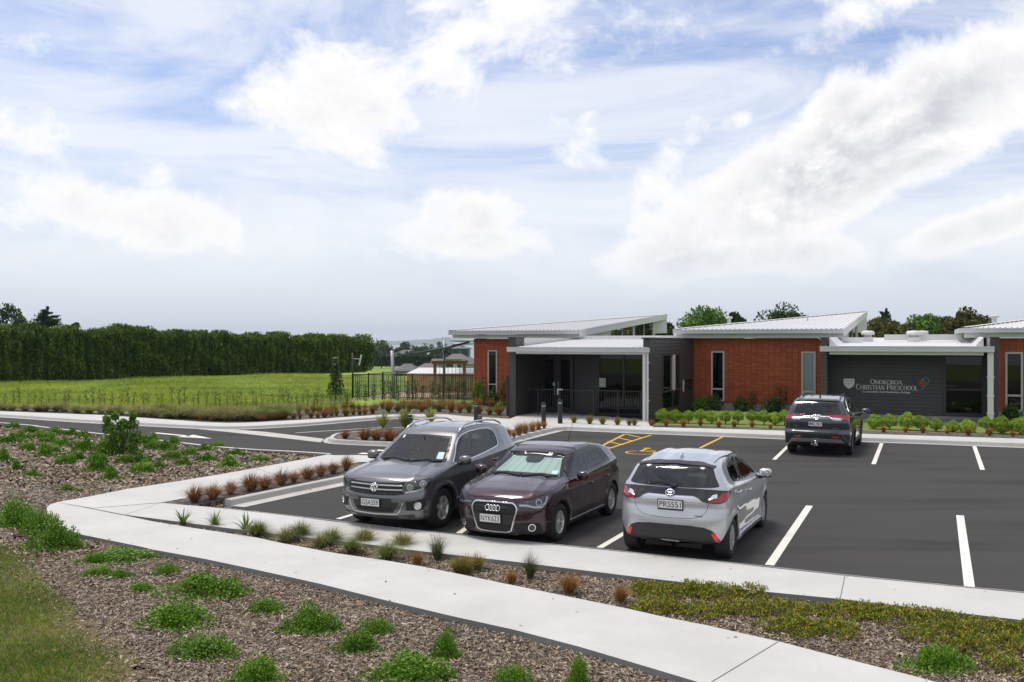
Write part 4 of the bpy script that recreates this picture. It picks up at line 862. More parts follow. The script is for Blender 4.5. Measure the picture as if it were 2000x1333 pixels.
def conifer(name, label, px, top, wpx, Y, leaf, group=None, seed=1, tiers=13):
    rg = np.random.default_rng(seed); X = (px-CX)/F*Y; bz = TZ(X, Y); H = EYE-(top-HY)/F*Y-bz; Rw = wpx/F*Y/2; t = thing(name, label, 'tree', (X, Y, bz), 0, group)
    mb = MB(); mb.smooth = True; limb_mb(mb, (0, 0, -.3), (0, 0, H*.97), .035*H, .02, .01, 6, 8); P = []
    for k in range(tiers):
        f = k/(tiers-1); z = H*(.30+.68*f); rad = Rw*(1-f)**.8+.10
        for j in range(int(10-5*f)):
            th = rg.uniform(0, 2*np.pi); L_ = rad*rg.uniform(.7, 1.05); e = np.array([L_*np.cos(th), L_*np.sin(th), rg.uniform(-.02, .06)*H]); limb_mb(mb, (0, 0, z), tuple(np.array([0, 0, z])+e), .03, .008, .04, 3, 4)
            m_ = int(70+150*(1-f)); tt = rg.uniform(.15, 1, (m_, 1)); P.append(np.array([0, 0, z])+e*tt+rg.normal(0, 1, (m_, 3))*np.array([.17, .17, .05])*rad*.9)
    mb.build('trunk', m_bark, t); V, Fc = leaf_quads(np.concatenate(P), .36, .16, rg); mesh_np('crown', V, Fc, leaf, t); return t

# ---------------------------------------------------------------- hedge across the field
rg = np.random.default_rng(3)
hp0, hp1 = np.array(at(-130, 751, 0)[:2]), np.array(at(727, 723, 0)[:2]); hd_ = hp1-hp0; hd_ /= np.linalg.norm(hd_); hp0 = hp0-hd_*24; HL = np.linalg.norm(hp1-hp0); hn = np.array([hd_[1], -hd_[0]])
colw = .85; nc = int(HL/colw); colh = 1+rg.normal(0, .055, nc+1)+.03*np.sin(np.arange(nc+1)*.7)
def hedge_top(s): t = (s-24)/(HL-24); return (4.45-.98*t)*np.interp(s/colw, np.arange(nc+1), colh)
HG = static(thing('clipped_hedge', 'long tall dark green conifer shelter hedge across the far side of the field', 'hedge', (float(hp0[0]), float(hp0[1]), -.07)))
n = 195000; s_ = rg.uniform(0, HL, n); tp = hedge_top(s_); ci = (s_/colw)%1-.5; face = rg.uniform(0, 1, n) < .72
z = np.where(face, tp*rg.uniform(0, 1, n)**.9, tp*rg.uniform(.93, 1.05, n)+.14*np.sin(s_*5.1+np.sin(s_))+.16*np.sin(s_*11.7)); dpt = np.where(face, .28*rg.uniform(-1, 1, n)+(.75+.5*np.sin(s_*.37)**2)*np.abs(ci)**1.4-.16*np.sin(z*1.3+s_*.9)-.12*np.sin(z*3.1+s_*2.3), rg.uniform(0, 2.6, n))
z = np.where(~face & (rg.uniform(0, 1, n) < .10), tp*rg.uniform(1.03, 1.12, n)*(1-.05*np.abs(ci)), z)
P = np.stack([hp0[0]+hd_[0]*s_-hn[0]*dpt, hp0[1]+hd_[1]*s_-hn[1]*dpt, z-.1], 1); P[:, 2] += [TZ(a, b)+.07 for a, b in P[:, :2]] if False else 0
V, Fc = leaf_quads(P-np.array(HG.location), .25, .10, rg, up=1.6)
core = []  # unseen inner box added behind the leaves to block light through the hedge
for a in (0, 1):
    for i in range(nc+1):
        s = i*colw; o_ = .55 if a == 0 else 2.3; b = hp0+hd_*min(s, HL)-hn*o_; h_ = hedge_top(min(s, HL))*.93
        core += [(b[0]-hp0[0], b[1]-hp0[1], -.2), (b[0]-hp0[0], b[1]-hp0[1], h_)]
k = (nc+1)*2; q = []
for i in range(nc): q += [(2*i, 2*i+2, 2*i+3, 2*i+1), (k+2*i, k+2*i+1, k+2*i+3, k+2*i+2), (2*i+1, 2*i+3, k+2*i+3, k+2*i+1)]
q.append((2*nc, k+2*nc, k+2*nc+1, 2*nc+1)); nv = len(V)
mesh_np('foliage', np.concatenate([V, np.array(core)]), np.concatenate([Fc, np.array(q)+nv]), lf_hedge, HG)
tr = MB(); 
for i in range(0, nc, 3): b = hp0+hd_*(i+.5)*colw-hn*.75; tr.tube([(b[0], b[1], -.2), (b[0], b[1], 2.5)], .07, 5)
tr.build('trunks', m_bark, HG)

# trees beyond the hedge and behind the building
tree('loose_tree', 'loose dark tree rising behind the left end of the hedge', 22, 592, 62, 112, lf_dark, seed=4, n=24, per=90, gap=.55)
conifer('cedar_tree', 'tiered dark conifer showing above the hedge beside a loose tree', 93, 602, 150, 116, lf_dark, seed=5)
tree('small_tree', 'small rounded treetop peeping over the hedge right of the tiered conifer', 146, 627, 34, 110, lf_dark, seed=6, n=14)
B_ = [('broad_tree', 'small green round tree behind the raised end of the first white roof', 1292, 624, 44, 84, lf_mid, 7, .45), ('oak_tree', 'wide yellow-green spreading tree behind the middle roof flue', 1385, 604, 100, 100, lf_lite, 8, .5),
 ('dark_tree', 'dark upright tree overlapping the right side of the wide yellow-green tree', 1432, 612, 44, 97, lf_dark, 9, .5), ('domed_tree', 'dense dark dome-shaped tree behind the ridge of the middle roof', 1530, 600, 108, 112, lf_dark, 10, .7),
 ('bronze_tree', 'bronze flecked bushy tree just right of the middle roof peak', 1718, 628, 90, 76, lf_brown, 11, .6), ('leafy_tree', 'bright green rounded tree behind the twin roof vents', 1800, 616, 74, 96, lf_lite, 12, .6),
 ('green_tree', 'mid green tree joined to the right of the bright rounded tree', 1843, 618, 60, 102, lf_mid, 13, .6), ('lacy_tree', 'open lacy tree with sky showing through its flat crown', 1888, 609, 72, 88, lf_brown, 14, .8),
 ('golden_shrub', 'golden tipped bushy tree low behind the vented flat roof', 1845, 640, 40, 70, lf_brown, 15, .5), ('low_tree', 'low dark tree filling the gap behind the first roof vent', 1762, 640, 60, 84, lf_blue, 16, .6), ('far_tree', 'pale bushy tree between bright tree and right hand roof', 1775, 634, 50, 90, lf_brown, 17, .6)]
for (nm, lb, px, top, wpx, Y, lf, sd_, gp) in B_: tree(nm, lb, px, top, wpx*1.15, Y, lf, seed=sd_, gap=gp, n=34 if wpx > 60 else 24, per=280, leafsz=.36)
conifer('cedar_tree', 'blue-green tiered cedar standing behind the bronze flecked tree', 1730, 606, 150, 104, lf_blue, seed=18, tiers=15)
tree('dark_tree', 'dark treetop just showing over the first white roof', 940, 637, 30, 120, lf_dark, seed=19, n=10)

# ---------------------------------------------------------------- down the slope: houses, trees, harbour, far hills
m_hroof = mat('house_roof_grey', (.085, .085, .092), .7, var=.1, scale=.5); m_hroof2 = mat('house_roof_brown', (.11, .10, .098), .7, var=.1, scale=.5); m_hwall = mat('house_wall_pale', (.50, .47, .42), .8, var=.05); m_teal = mat('house_wall_teal', (.010, .13, .17), .6, var=.05); m_hwin = mat('house_window_dark', (.03, .035, .04), .2)
def house(name, label, px0, px1, eave, ridge, Y, roof_m, wall_m, depth=9, gable=False, group='houses down the slope'):
    X0, X1 = (px0-CX)/F*Y, (px1-CX)/F*Y; ze, zr = EYE-(eave-HY)/F*Y, EYE-(ridge-HY)/F*Y; g = TZ((X0+X1)/2, Y)-.3; t = static(thing(name, label, 'house', ((X0+X1)/2, Y, g), 0, group)); D = depth; i = .45
    mb = MB(); mb.box(X0+i, X1-i, Y+i, Y+D-i, g, ze); mb.build('wall', wall_m, t)
    rf = MB(); w_ = X1-X0; r = 0 if gable else min(w_*.32, D*.5); ym = Y+D/2
    rf.add([(X0, Y, ze), (X1, Y, ze), (X1, Y+D, ze), (X0, Y+D, ze), (X0+r, ym, zr), (X1-r, ym, zr), (X0, Y, ze-.15), (X1, Y, ze-.15), (X1, Y+D, ze-.15), (X0, Y+D, ze-.15)], [(0, 1, 5, 4), (2, 3, 4, 5), (1, 2, 5), (3, 0, 4), (0, 6, 7, 1), (1, 7, 8, 2), (2, 8, 9, 3), (3, 9, 6, 0), (6, 9, 8, 7)]); rf.build('roof', roof_m, t)
    for f in (.25, .7):
        x = X0+w_*f; wd = MB(); wd.box(x-.7, x+.7, Y+i-.05, Y+i+.02, ze-1.6, ze-.5); wd.build('window', m_hwin, t)
    return t
house('bungalow', 'dark grey hip-roofed house just behind the leftmost shade sail post', 768, 812, 725, 712, 150, m_hroof, m_hwall); house('bungalow', 'brownish grey low hip roof between the dark grey roof and the pergola', 812, 852, 720, 711, 165, m_hroof2, m_hwall)
house('bungalow', 'long dark grey roof among trees nearer the harbour', 768, 816, 692, 684, 330, m_hroof, m_hwall, 12); house('gabled_house', 'small white-gabled cottage with brown roof left of the pergola beam', 840, 880, 711, 702, 190, m_hroof2, m_hwall, 9, True)
house('two_storey_house', 'bright teal two-storey house with pale roof beyond the pergola', 880, 919, 681, 677.5, 215, m_hroof2, m_teal, 10); house('bungalow', 'brown-grey hip roof in front of the teal house', 866, 914, 702, 692, 180, m_hroof2, m_hwall); house('bungalow', 'wide dark grey roof seen between pergola and red wall', 895, 930, 712, 699, 150, m_hroof, m_hwall)
rgT = np.random.default_rng(21)
TL = [(738, 664, 42, 330), (757, 672, 30, 350), (728, 672, 26, 300), (778, 677, 24, 430), (795, 664, 34, 440), (814, 675, 22, 430), (832, 670, 30, 450), (848, 678, 22, 420), (862, 668, 26, 460), (800, 684, 30, 300), (826, 682, 34, 310), (850, 684, 30, 300), (745, 690, 40, 300), (872, 676, 26, 330), (905, 672, 20, 330), (786, 690, 30, 290), (890, 682, 24, 300)]
for i, (px, top, wp, Y) in enumerate(sorted(TL)):
    tree('distant_tree', nth(i)+' from the left of the bushy trees between field, houses and harbour', px, top, wp*1.15, Y, [lf_dark, lf_mid, lf_dark, lf_blue][i % 4], cat='tree', group='trees down the slope by the harbour', n=12, per=60, leafsz=1.0, gap=.4, low=.25, seed=30+i)
# low far hedge line
hl = static(thing('low_hedge', 'low dark clipped hedge line beyond the far green paddock', 'hedge', (at(720, 700, 0)[0], 260, TZ(-30, 260)))); xx = rgT.uniform((722-CX)/F*260, (850-CX)/F*260, 5000); zz = rgT.uniform(-.2, 1.0, 5000)*2.6+(EYE-(712-HY)/F*260); V, Fc = leaf_quads(np.stack([xx, 260+rgT.uniform(0, 1.5, 5000), zz], 1)-np.array(hl.location), .7, .35, rgT); mesh_np('foliage', V, Fc, lf_dark, hl)
# far shore
m_hill = mat('far_hill_grass', (.10, .15, .07), .95, var=.35, scale=.004, col2=(.05, .08, .05)); hb = MB(); D = 6200; n_ = 90; pr = []
for i in range(n_+1):
    px = 640+i*420/n_; t = (px-640)/420; base = 7.5*math.sin(math.pi*min(1, max(0, (px-690)/330)))**.7 if px > 690 else 0
    h = base+.2*math.sin(px*.05)+.12*math.sin(px*.33+1)+(3.2 if 843 < px < 862 else 0)+(2.0 if 828 < px < 838 else 0)+(1.5 if 725 < px < 733 else 0); pr.append(((px-CX)/F*D, max(.3, h)/F*D*1.55))
vs = []
for x, h in pr: vs += [(x, D-300, -20.2), (x*1.0, D+100, -20+h*.45), (x, D+900, -20+h), (x, D+2200, -20.2)]
hb.add(vs, [(4*i+j, 4*i+4+j, 4*i+5+j, 4*i+j+1) for i in range(n_) for j in range(3)]); hb.smooth = True; struct(hb.build('far_hills', m_hill))

# ---------------------------------------------------------------- fences, posts, sails, pergola
FP0, FP1 = at(689, 777.5, 0), at(927, 781.5, 0)
def fence(name, label, P, Q, h, post_px, m, gap=.125, bw=.020, zb=-.05, bottom=.10):
    P, Q = Vector((P[0], P[1], 0)), Vector((Q[0], Q[1], 0)); L_ = (Q-P).length; d = (Q-P)/L_; nn = Vector((-d.y, d.x, 0)); t = static(thing(name, label, 'fence', tuple(P.lerp(Q, .5)+Vector((0, 0, zb)))))
    T = lambda x, y, z: tuple(P+d*x+nn*y+Vector((0, 0, z+zb))); mb = MB(T); mb.box(0, L_, -.02, .02, h-.04, h); mb.box(0, L_, -.015, .015, bottom, bottom+.035); mb.build('rails', m, t)
    mb = MB(T); x = gap/2
    while x < L_: mb.box(x-bw/2, x+bw/2, -.008, .008, bottom+.03, h-.03); x += gap
    mb.build('pickets', m, t)
    for x in post_px: mb = MB(T); mb.box(x-.035, x+.035, -.035, .035, -.1, h+.05); mb.build('post', m, t)
    return t
LF = (Vector(FP1)-Vector(FP0)).length
fence('bar_fence', 'black metal bar fence running from the antenna pole to the red wall', FP0, FP1, 1.42, [LF*i/4 for i in range(1, 4)], m_black)
fr_ = at(792, 764.5, 0); fence('bar_fence', 'black bar fence running back from the pole behind the front bar fence', FP0, fr_, 1.42, [2.0, 4.0, 6.0], m_black, zb=-.1)
m_pal = mat('timber_paling', (.42, .27, .13), .8, var=.35, scale=4); tf0, tf1 = at(794, 768, 0), at(960, 768, 0)
TF = static(thing('paling_fence', 'brown vertical timber paling fence seen behind the black bars', 'fence', (tf0[0]+2, tf0[1], -.05))); mb = MB(); x = tf0[0]
while x < tf1[0]: dx = .12; mb.box(x, x+dx-.012, tf0[1], tf0[1]+.02, 0, 1.22+random.uniform(-.006, .006)); x += dx
mb.build('palings', m_pal, TF); mb = MB(); mb.box(tf0[0], tf1[0], tf0[1]+.02, tf0[1]+.06, .3, .38); mb.box(tf0[0], tf1[0], tf0[1]+.02, tf0[1]+.06, .95, 1.03); mb.build('rails', m_pal, TF)
m_path = mat('pale_dirt', (.30, .22, .16), .9, var=.2, scale=1.2)
slab('play_yard_surface', [at(700, 776, 0)[:2], at(925, 779, 0)[:2], (3, 66), at(800, 762, 0)[:2]], -.045, -.2, m_path, world=True)
slab('dirt_track', [at(490, 796, 0)[:2], at(560, 790, 0)[:2], at(688, 783, 0)[:2], at(688, 776, 0)[:2], at(640, 781, 0)[:2], at(520, 787, 0)[:2], at(380, 792, 0)[:2], at(360, 794, 0)[:2]], -.055, -.2, m_path, world=True)
m_steel = mat('galvanised_steel', (.30, .31, .33), .45, .6, var=.15)
def post(name, label, px, base, top, r, m, lean=0, z0=0): 
    p = at(px, base, z0); zt = EYE-(top-HY)/F*p[1]; mb = MB(); mb.smooth = True; mb.tube([(0, 0, -.2), (lean*F**0*p[1]/F*1.0, 0, zt-z0)], r, 14); t = thing(name, label, 'post', p); mb.build('pole', m, t); return t, p, zt
t, p1, z1 = post('shade_post', 'thick galvanised shade sail post standing behind the black bar fence', 770.5, 777, 685, .10, m_steel, -5)
cp_ = MB(); cp_.box(.02, .14, -.04, .04, z1-.35, z1-.25); cp_.build('bracket', m_steel, t)
t, p2, z2 = post('shade_post', 'slimmer galvanised shade post rising beyond the timber pergola', 867.5, 769, 665, .085, m_steel)
cm = MB(); cm.box(-.30, .12, -.05, .05, z2-.32, z2-.22); cm.build('bracket', m_steel, t)
m_sail = mat('sail_green', (.012, .045, .035), .8, var=.1); m_sail2 = mat('sail_grey', (.30, .31, .32), .8, var=.1)
def sail(name, label, pts, m, sag=.25):
    P = [Vector(p) for p in pts]; mb = MB(); n = 8; mb.smooth = True; G_ = [[None]*(n+1) for _ in range(n+1)]; vs = []
    for i in range(n+1):
        for j in range(n+1):
            u_, v_ = i/n, j/n; ui = .5+(u_-.5)*(1-.18*math.sin(math.pi*v_)); vi = .5+(v_-.5)*(1-.18*math.sin(math.pi*u_)); q = P[0].lerp(P[1], ui).lerp(P[3].lerp(P[2], ui), vi); q.z -= sag*math.sin(math.pi*u_)*math.sin(math.pi*v_); vs.append(tuple(q))
    fs = [(i*(n+1)+j, (i+1)*(n+1)+j, (i+1)*(n+1)+j+1, i*(n+1)+j+1) for i in range(n) for j in range(n)]; mb.add(vs, fs); mb.add([(v[0], v[1], v[2]-.012) for v in vs], [f[::-1] for f in fs]); return tag(mb.build(name, m), label, 'shade sail')
def hp(px, py, Y): return ((px-CX)/F*Y, Y, EYE-(py-HY)/F*Y)
sail('shade_sail', 'long dark green shade sail stretched from grey post to red wall', [hp(773, 696, p1[1]), hp(926, 671, 50.5), hp(926, 664.5, 58), hp(868, 678, 58)], m_sail, .12); sail('shade_sail', 'dark green shade sail edge close under the eave of the first roof', [hp(876, 667, 56), hp(927, 667.5, 52), hp(927, 665.6, 60), hp(880, 665.2, 64)], m_sail, .05); sail('shade_sail', 'pale grey shade sail showing below the eave beside the red wall', [hp(880, 673, 60), hp(927, 673, 56), hp(927, 669.5, 66), hp(880, 669, 68)], m_sail2, .1)
m_timb = mat('pine_timber', (.33, .20, .085), .7, var=.2, scale=3)
PG = static(thing('timber_pergola', 'honey pine pergola frame with a chain swing line behind the fence', 'pergola', hp(878, 770, 55.5)))
for px in (849.5, 907): a = hp(px, 770, 55.5); mb = MB(); mb.box(a[0]-.09, a[0]+.09, a[1]-.09, a[1]+.09, -.1, hp(0, 709, 55.5)[2]); mb.build('post', m_timb, PG)
a, b_ = hp(843, 0, 55.5), hp(912, 0, 55.5); mb = MB(); zt = hp(0, 705, 55.5)[2]; mb.box(a[0], b_[0], 55.38, 55.62, zt-.20, zt); mb.box(a[0], a[0]+.2, 55.62, 57.5, zt-.2, zt-.01); mb.box(b_[0]-.2, b_[0], 55.62, 57.5, zt-.2, zt-.01); mb.build('beam', m_timb, PG)
mb = MB()
for px in (859, 866, 875, 883, 890, 898): a = hp(px, 0, 55.5); mb.tube([(a[0], 55.5, zt-.2), (a[0], 55.5, .2)], .012, 4)
mb.build('chains', m_black, PG)
SH = static(thing('white_canopy', 'low white ribbed translucent roof behind the timber fence', 'canopy', hp(860, 740, 62))); mb = MB()
for i in range(22):
    f0, f1 = i/22, (i+1)/22; A0, A1, B0, B1 = [Vector(hp(*q)) for q in ((794, 729.5, 60), (930, 731, 60), (818, 718.5, 66), (930, 719, 66))]; p, q, r_, s = A0.lerp(A1, f0), A0.lerp(A1, f1-.004), B0.lerp(B1, f1-.004), B0.lerp(B1, f0); mb.add([tuple(p), tuple(q), tuple(r_), tuple(s), tuple(p-Vector((0, 0, .03))), tuple(q-Vector((0, 0, .03))), tuple(r_-Vector((0, 0, .03))), tuple(s-Vector((0, 0, .03)))], [(0, 1, 2, 3), (4, 7, 6, 5), (0, 4, 5, 1), (1, 5, 6, 2), (2, 6, 7, 3), (3, 7, 4, 0)])
mb.build('roof', m_wm, SH); mb = MB(); 
for px, Y in ((800, 60.1), (860, 60.1), (920, 60.1), (825, 65.8), (900, 65.8)): a = hp(px, 731, Y); mb.box(a[0]-.04, a[0]+.04, Y-.04, Y+.04, -.2, hp(0, 731 if Y < 62 else 719, Y)[2]-.03)
mb.build('legs', m_steel, SH)
t, pa, za = post('antenna_pole', 'slim black pole with a small white panel antenna at the fence corner', 688.5, 777, 690, .045, m_black)
mb = MB(); mb.tube([(0, 0, za-.32), (.38, 0, za-.34)], .02, 6); mb.build('arm', m_wm, t); mb = MB(); mb.add([(.34, -.05, za-.70), (.42, -.05, za-.70), (.55, -.05, za-.12), (.47, -.05, za-.10), (.34, .05, za-.70), (.42, .05, za-.70), (.55, .05, za-.12), (.47, .05, za-.10)], [(0, 1, 2, 3), (7, 6, 5, 4), (0, 4, 5, 1), (1, 5, 6, 2), (2, 6, 7, 3), (3, 7, 4, 0)]); mb.build('panel', m_wm, t)
# bollards
m_bollamp = mat('bollard_lens', (.45, .46, .47), .25, var=.05)
def bollard(px, base, top, label, wpx=9.5, z0=.115):
    p = at(px, base, z0); H = EYE-(top-HY)/F*p[1]-z0; r = wpx/F*p[1]/2; t = thing('bollard_light', label, 'bollard', p, 0, 'bollard lights round the entrance paving'); mb = MB(); mb.smooth = True
    mb.lathe([(r, 0), (r, H*.82), (r*.97, H*.825)], k=20); mb.build('post', m_black, t); mb = MB(); mb.smooth = True; mb.lathe([(r*.80, H*.82), (r*.80, H*.90)], k=20); mb.build('lens', m_bollamp, t); mb = MB(); mb.smooth = True; mb.lathe([(r, H*.90), (r, H*.985), (r*.94, H), (0, H)], k=20); mb.build('cap', m_black, t)
bollard(930, 823.5, 788, 'black bollard light standing on the paving above the grey SUV'); bollard(937, 831, 813, 'short black bollard light half hidden behind the grey SUV roof', 10, .06); bollard(1062, 832, 787, 'black bollard light at the edge of the raised bark bed'); bollard(1094, 827, 781, 'black bollard light directly before the porch railing gate'); bollard(801, 842, 811, 'black bollard light among the spiky plants of the island bed', 10, .1)

# thin sea air that fades the far shore
hz_ = MB(); hz_.box(-5200, 5200, -70, 8800, -22, 130); m_haze = bpy.data.materials.new('sea_haze'); m_haze.use_nodes = True; nt = m_haze.node_tree; nt.nodes.remove(nt.nodes['Principled BSDF'])
pv = nd(nt, 'ShaderNodeVolumePrincipled'); pv.inputs['Color'].default_value = (.80, .88, .98, 1); pv.inputs['Density'].default_value = 1.25e-4; pv.inputs['Anisotropy'].default_value = .0; nt.links.new(pv.outputs[0], nt.nodes['Material Output'].inputs['Volume'])
hzo = hz_.build('haze', m_haze); hzo['kind'] = 'stuff'

# ---------------------------------------------------------------- cars
def interp(tab, x, s=0.0):
    a = np.array(tab, float); a = a[np.argsort(a[:, 0])]
    if s <= 0: return np.interp(x, a[:, 0], a[:, 1])
    acc = 0; ks = np.linspace(-1.6, 1.6, 7); wt = np.exp(-ks**2*.8)
    for k, w_ in zip(ks, wt): acc = acc + w_*np.interp(x+k*s, a[:, 0], a[:, 1])
    return acc/wt.sum()
def body_f(S, P):
    """signed body function: negative inside. S = car spec, P = (n,3)"""
    x, y, z = P[:, 0], np.abs(P[:, 1]), P[:, 2]; hw = S['hw']
    xe = x + np.where(x > 0, S['bowf'], -S['bowr'])*y*y
    zt = interp(S['top'], xe, S.get('ts', .05)) - S['crown']*(y/hw)**2
    for (y0, wd, amp, xa, xb) in S.get('creases', []):
        yy = y0[0]+(x-xa)/(xb-xa)*(y0[1]-y0[0]); m = np.clip((x-xa)/.1, 0, 1)*np.clip((xb-x)/.15, 0, 1); zt = zt + amp*np.exp(-((y-yy)/wd)**2)*m
    belt = interp(S['belt'], x, .05)
    zz = np.minimum(z, belt)
    ws = hw - interp(S['plan'], x, .08) - interp(S['side'], zz, .03)
    up = np.maximum(z-belt, 0); ws = ws - S['shoulder']*(1-np.exp(-up/.03)) - up*S['tumble']
    for (xw, r) in ((S['xa'], S['rw']+.07), (S['xb'], S['rw']+.07)):
        d = np.hypot(x-xw, z-S['rw']); ws = ws + S['flare']*np.exp(-((d-r)/.055)**2)*(z < belt)
    yn = np.clip(y/hw, 0, 1.3)
    xf = interp(S['nose'], z, .025) - S['nk']*yn**S['np'] - S.get('nk2', .05)*yn**2
    xr = interp(S['tail'], z, .025) + S['tk']*yn**S['tp'] + S.get('tk2', .04)*yn**2
    for (ya, yb, za, zb, dx, sf) in S.get('dents_f', []):
        m = 1/(1+np.exp((ya-y)/sf))*1/(1+np.exp((y-yb)/sf))*1/(1+np.exp((za-z)/sf))*1/(1+np.exp((z-zb)/sf)); xf = xf-dx*m
    for (ya, yb, za, zb, dx, sf) in S.get('dents_r', []):
        m = 1/(1+np.exp((ya-y)/sf))*1/(1+np.exp((y-yb)/sf))*1/(1+np.exp((za-z)/sf))*1/(1+np.exp((z-zb)/sf)); xr = xr+dx*m
    zb_ = interp(S['bot'], x, .05)
    G = np.stack([y-ws, z-zt, zb_-z, x-xf, xr-x]); k = S.get('k', .028)
    mx = G.max(0); return mx + k*np.log(np.exp((G-mx)/k).sum(0))
def solve(S, A, B, n=26):
    """first surface point from outside A towards inside B, vectorised"""
    A = np.array(A, float); B = np.array(B, float); steps = 40; lo = np.zeros(len(A)); hi = np.ones(len(A)); found = np.zeros(len(A), bool)
    prev = np.zeros(len(A))
    for i in range(1, steps+1):
        t = i/steps; f = body_f(S, A+(B-A)*t); new = (f < 0) & ~found; lo[new] = prev[new]; hi[new] = t; found |= new; prev[:] = t
    for _ in range(n):
        m = (lo+hi)/2; f = body_f(S, A+(B-A)*m[:, None]); ins = f < 0; hi = np.where(ins, m, hi); lo = np.where(ins, lo, m)
    return A+(B-A)*hi[:, None], found
def grad(S, P):
    e = .004; g = np.stack([body_f(S, P+np.eye(3)[i]*e)-body_f(S, P-np.eye(3)[i]*e) for i in range(3)], 1); return g/(np.linalg.norm(g, axis=1)[:, None]+1e-9)
def body_grid(S, res=.022):
    x0, x1, hw, h = S['x0'], S['x1'], S['hw'], S['h']; z0 = .12
    nx_, ny, nz = int((x1-x0)/res), int(2*hw/res), int((h-z0)/res)
    if ny % 2: ny += 1
    X, Y, Z = np.linspace(x0-.05, x1+.05, nx_+1), np.linspace(-hw-.05, hw+.05, ny+1), np.linspace(z0-.05, h+.05, nz+1)
    Vs, Fs = [], []; base = 0
    def face(U, Wd, f, flip):
        nonlocal base
        u_, w_ = np.meshgrid(U, Wd, indexing='ij'); P = f(u_.ravel(), w_.ravel()); Vs.append(P); n, m = len(U), len(Wd)
        i, j = np.meshgrid(np.arange(n-1), np.arange(m-1), indexing='ij'); i, j = i.ravel(), j.ravel()
        q = np.stack([i*m+j, (i+1)*m+j, (i+1)*m+j+1, i*m+j+1], 1)+base; Fs.append(q[:, ::-1] if flip else q); base += n*m
    cs = lambda a, b, c: np.stack([a, b, c], 1)
    face(X, Y, lambda a, b: cs(a, b, a*0+Z[-1]), False); face(X, Y, lambda a, b: cs(a, b, a*0+Z[0]), True)
    face(X, Z, lambda a, b: cs(a, a*0+Y[-1], b), True); face(X, Z, lambda a, b: cs(a, a*0+Y[0], b), False)
    face(Y, Z, lambda a, b: cs(a*0+X[-1], a, b), False); face(Y, Z, lambda a, b: cs(a*0+X[0], a, b), True)
    P = np.concatenate(Vs); Q = np.concatenate(Fs)
    key = np.round(P*1e4).astype(np.int64); _, idx, inv = np.unique(key, axis=0, return_index=True, return_inverse=True); inv = inv.ravel()
    P = P[idx]; Q = inv[Q]
    cx = (x0+x1)/2; zc = S.get('zc', .62); inner = np.stack([cx+(P[:, 0]-cx)*S.get('spx', .66), P[:, 1]*.12, zc+(P[:, 2]-zc)*.22], 1)
    V, ok = solve(S, P, inner); return V, Q
def inpoly(pts, poly):
    poly = np.asarray(poly, float); x, y = pts[:, 0], pts[:, 1]; c = np.zeros(len(pts), bool); n = len(poly)
    for i in range(n):
        x1, y1 = poly[i]; x2, y2 = poly[(i+1) % n]
        if y1 == y2: continue
        c ^= ((y1 > y) != (y2 > y)) & (x < (x2-x1)*(y-y1)/(y2-y1)+x1)
    return c
def near_poly(pts, poly):
    poly = np.asarray(poly, float); best = np.full(len(pts), 1e9); out_ = pts.copy(); n = len(poly)
    for i in range(n):
        a, b = poly[i], poly[(i+1) % n]; d = b-a; t = np.clip(((pts-a)@d)/(d@d+1e-12), 0, 1); q = a+t[:, None]*d; dd = np.hypot(*(pts-q).T); m = dd < best; best[m] = dd[m]; out_[m] = q[m]
    return out_, best
def rounded(poly, r=.03, n=4):
    """round the corners of a 2-D outline"""
    P = [np.array(p, float) for p in clean(poly)]; out_ = []; m = len(P)
    for i in range(m):
        a, b, c = P[i-1], P[i], P[(i+1) % m]; d1, d2 = a-b, c-b; l1, l2 = np.linalg.norm(d1), np.linalg.norm(d2); rr = min(r, l1*.45, l2*.45); p, q = b+d1/l1*rr, b+d2/l2*rr
        for t in np.linspace(0, 1, n+1): out_.append(tuple((1-t)**2*p+2*t*(1-t)*b+t*t*q))
    return out_
def clean(poly):
    o = []
    for p in poly:
        if not o or math.hypot(p[0]-o[-1][0], p[1]-o[-1][1]) > 1e-4: o.append((float(p[0]), float(p[1])))
    if len(o) > 1 and math.hypot(o[0][0]-o[-1][0], o[0][1]-o[-1][1]) <= 1e-4: o.pop()
    return o
def inset(poly, d):
    P = np.array(clean(poly), float); A = 0.5*np.sum(P[:, 0]*np.roll(P[:, 1], -1)-np.roll(P[:, 0], -1)*P[:, 1]); s = 1 if A > 0 else -1
    e1 = P-np.roll(P, 1, 0); e2 = np.roll(P, -1, 0)-P; n1 = np.stack([-e1[:, 1], e1[:, 0]], 1)*s; n2 = np.stack([-e2[:, 1], e2[:, 0]], 1)*s
    n1 /= np.linalg.norm(n1, axis=1)[:, None]+1e-9; n2 /= np.linalg.norm(n2, axis=1)[:, None]+1e-9; b = n1+n2; b /= np.linalg.norm(b, axis=1)[:, None]+1e-9
    k = np.clip((b*n1).sum(1), .45, 1); return [tuple(p) for p in P+b*(d/k)[:, None]]
AX = {'S': ((1, 0, 0), (0, 0, 1), (0, 1, 0)), 'F': ((0, 1, 0), (0, 0, 1), (1, 0, 0)), 'R': ((0, 1, 0), (0, 0, 1), (-1, 0, 0)), 'T': ((1, 0, 0), (0, 1, 0), (0, 0, 1))}
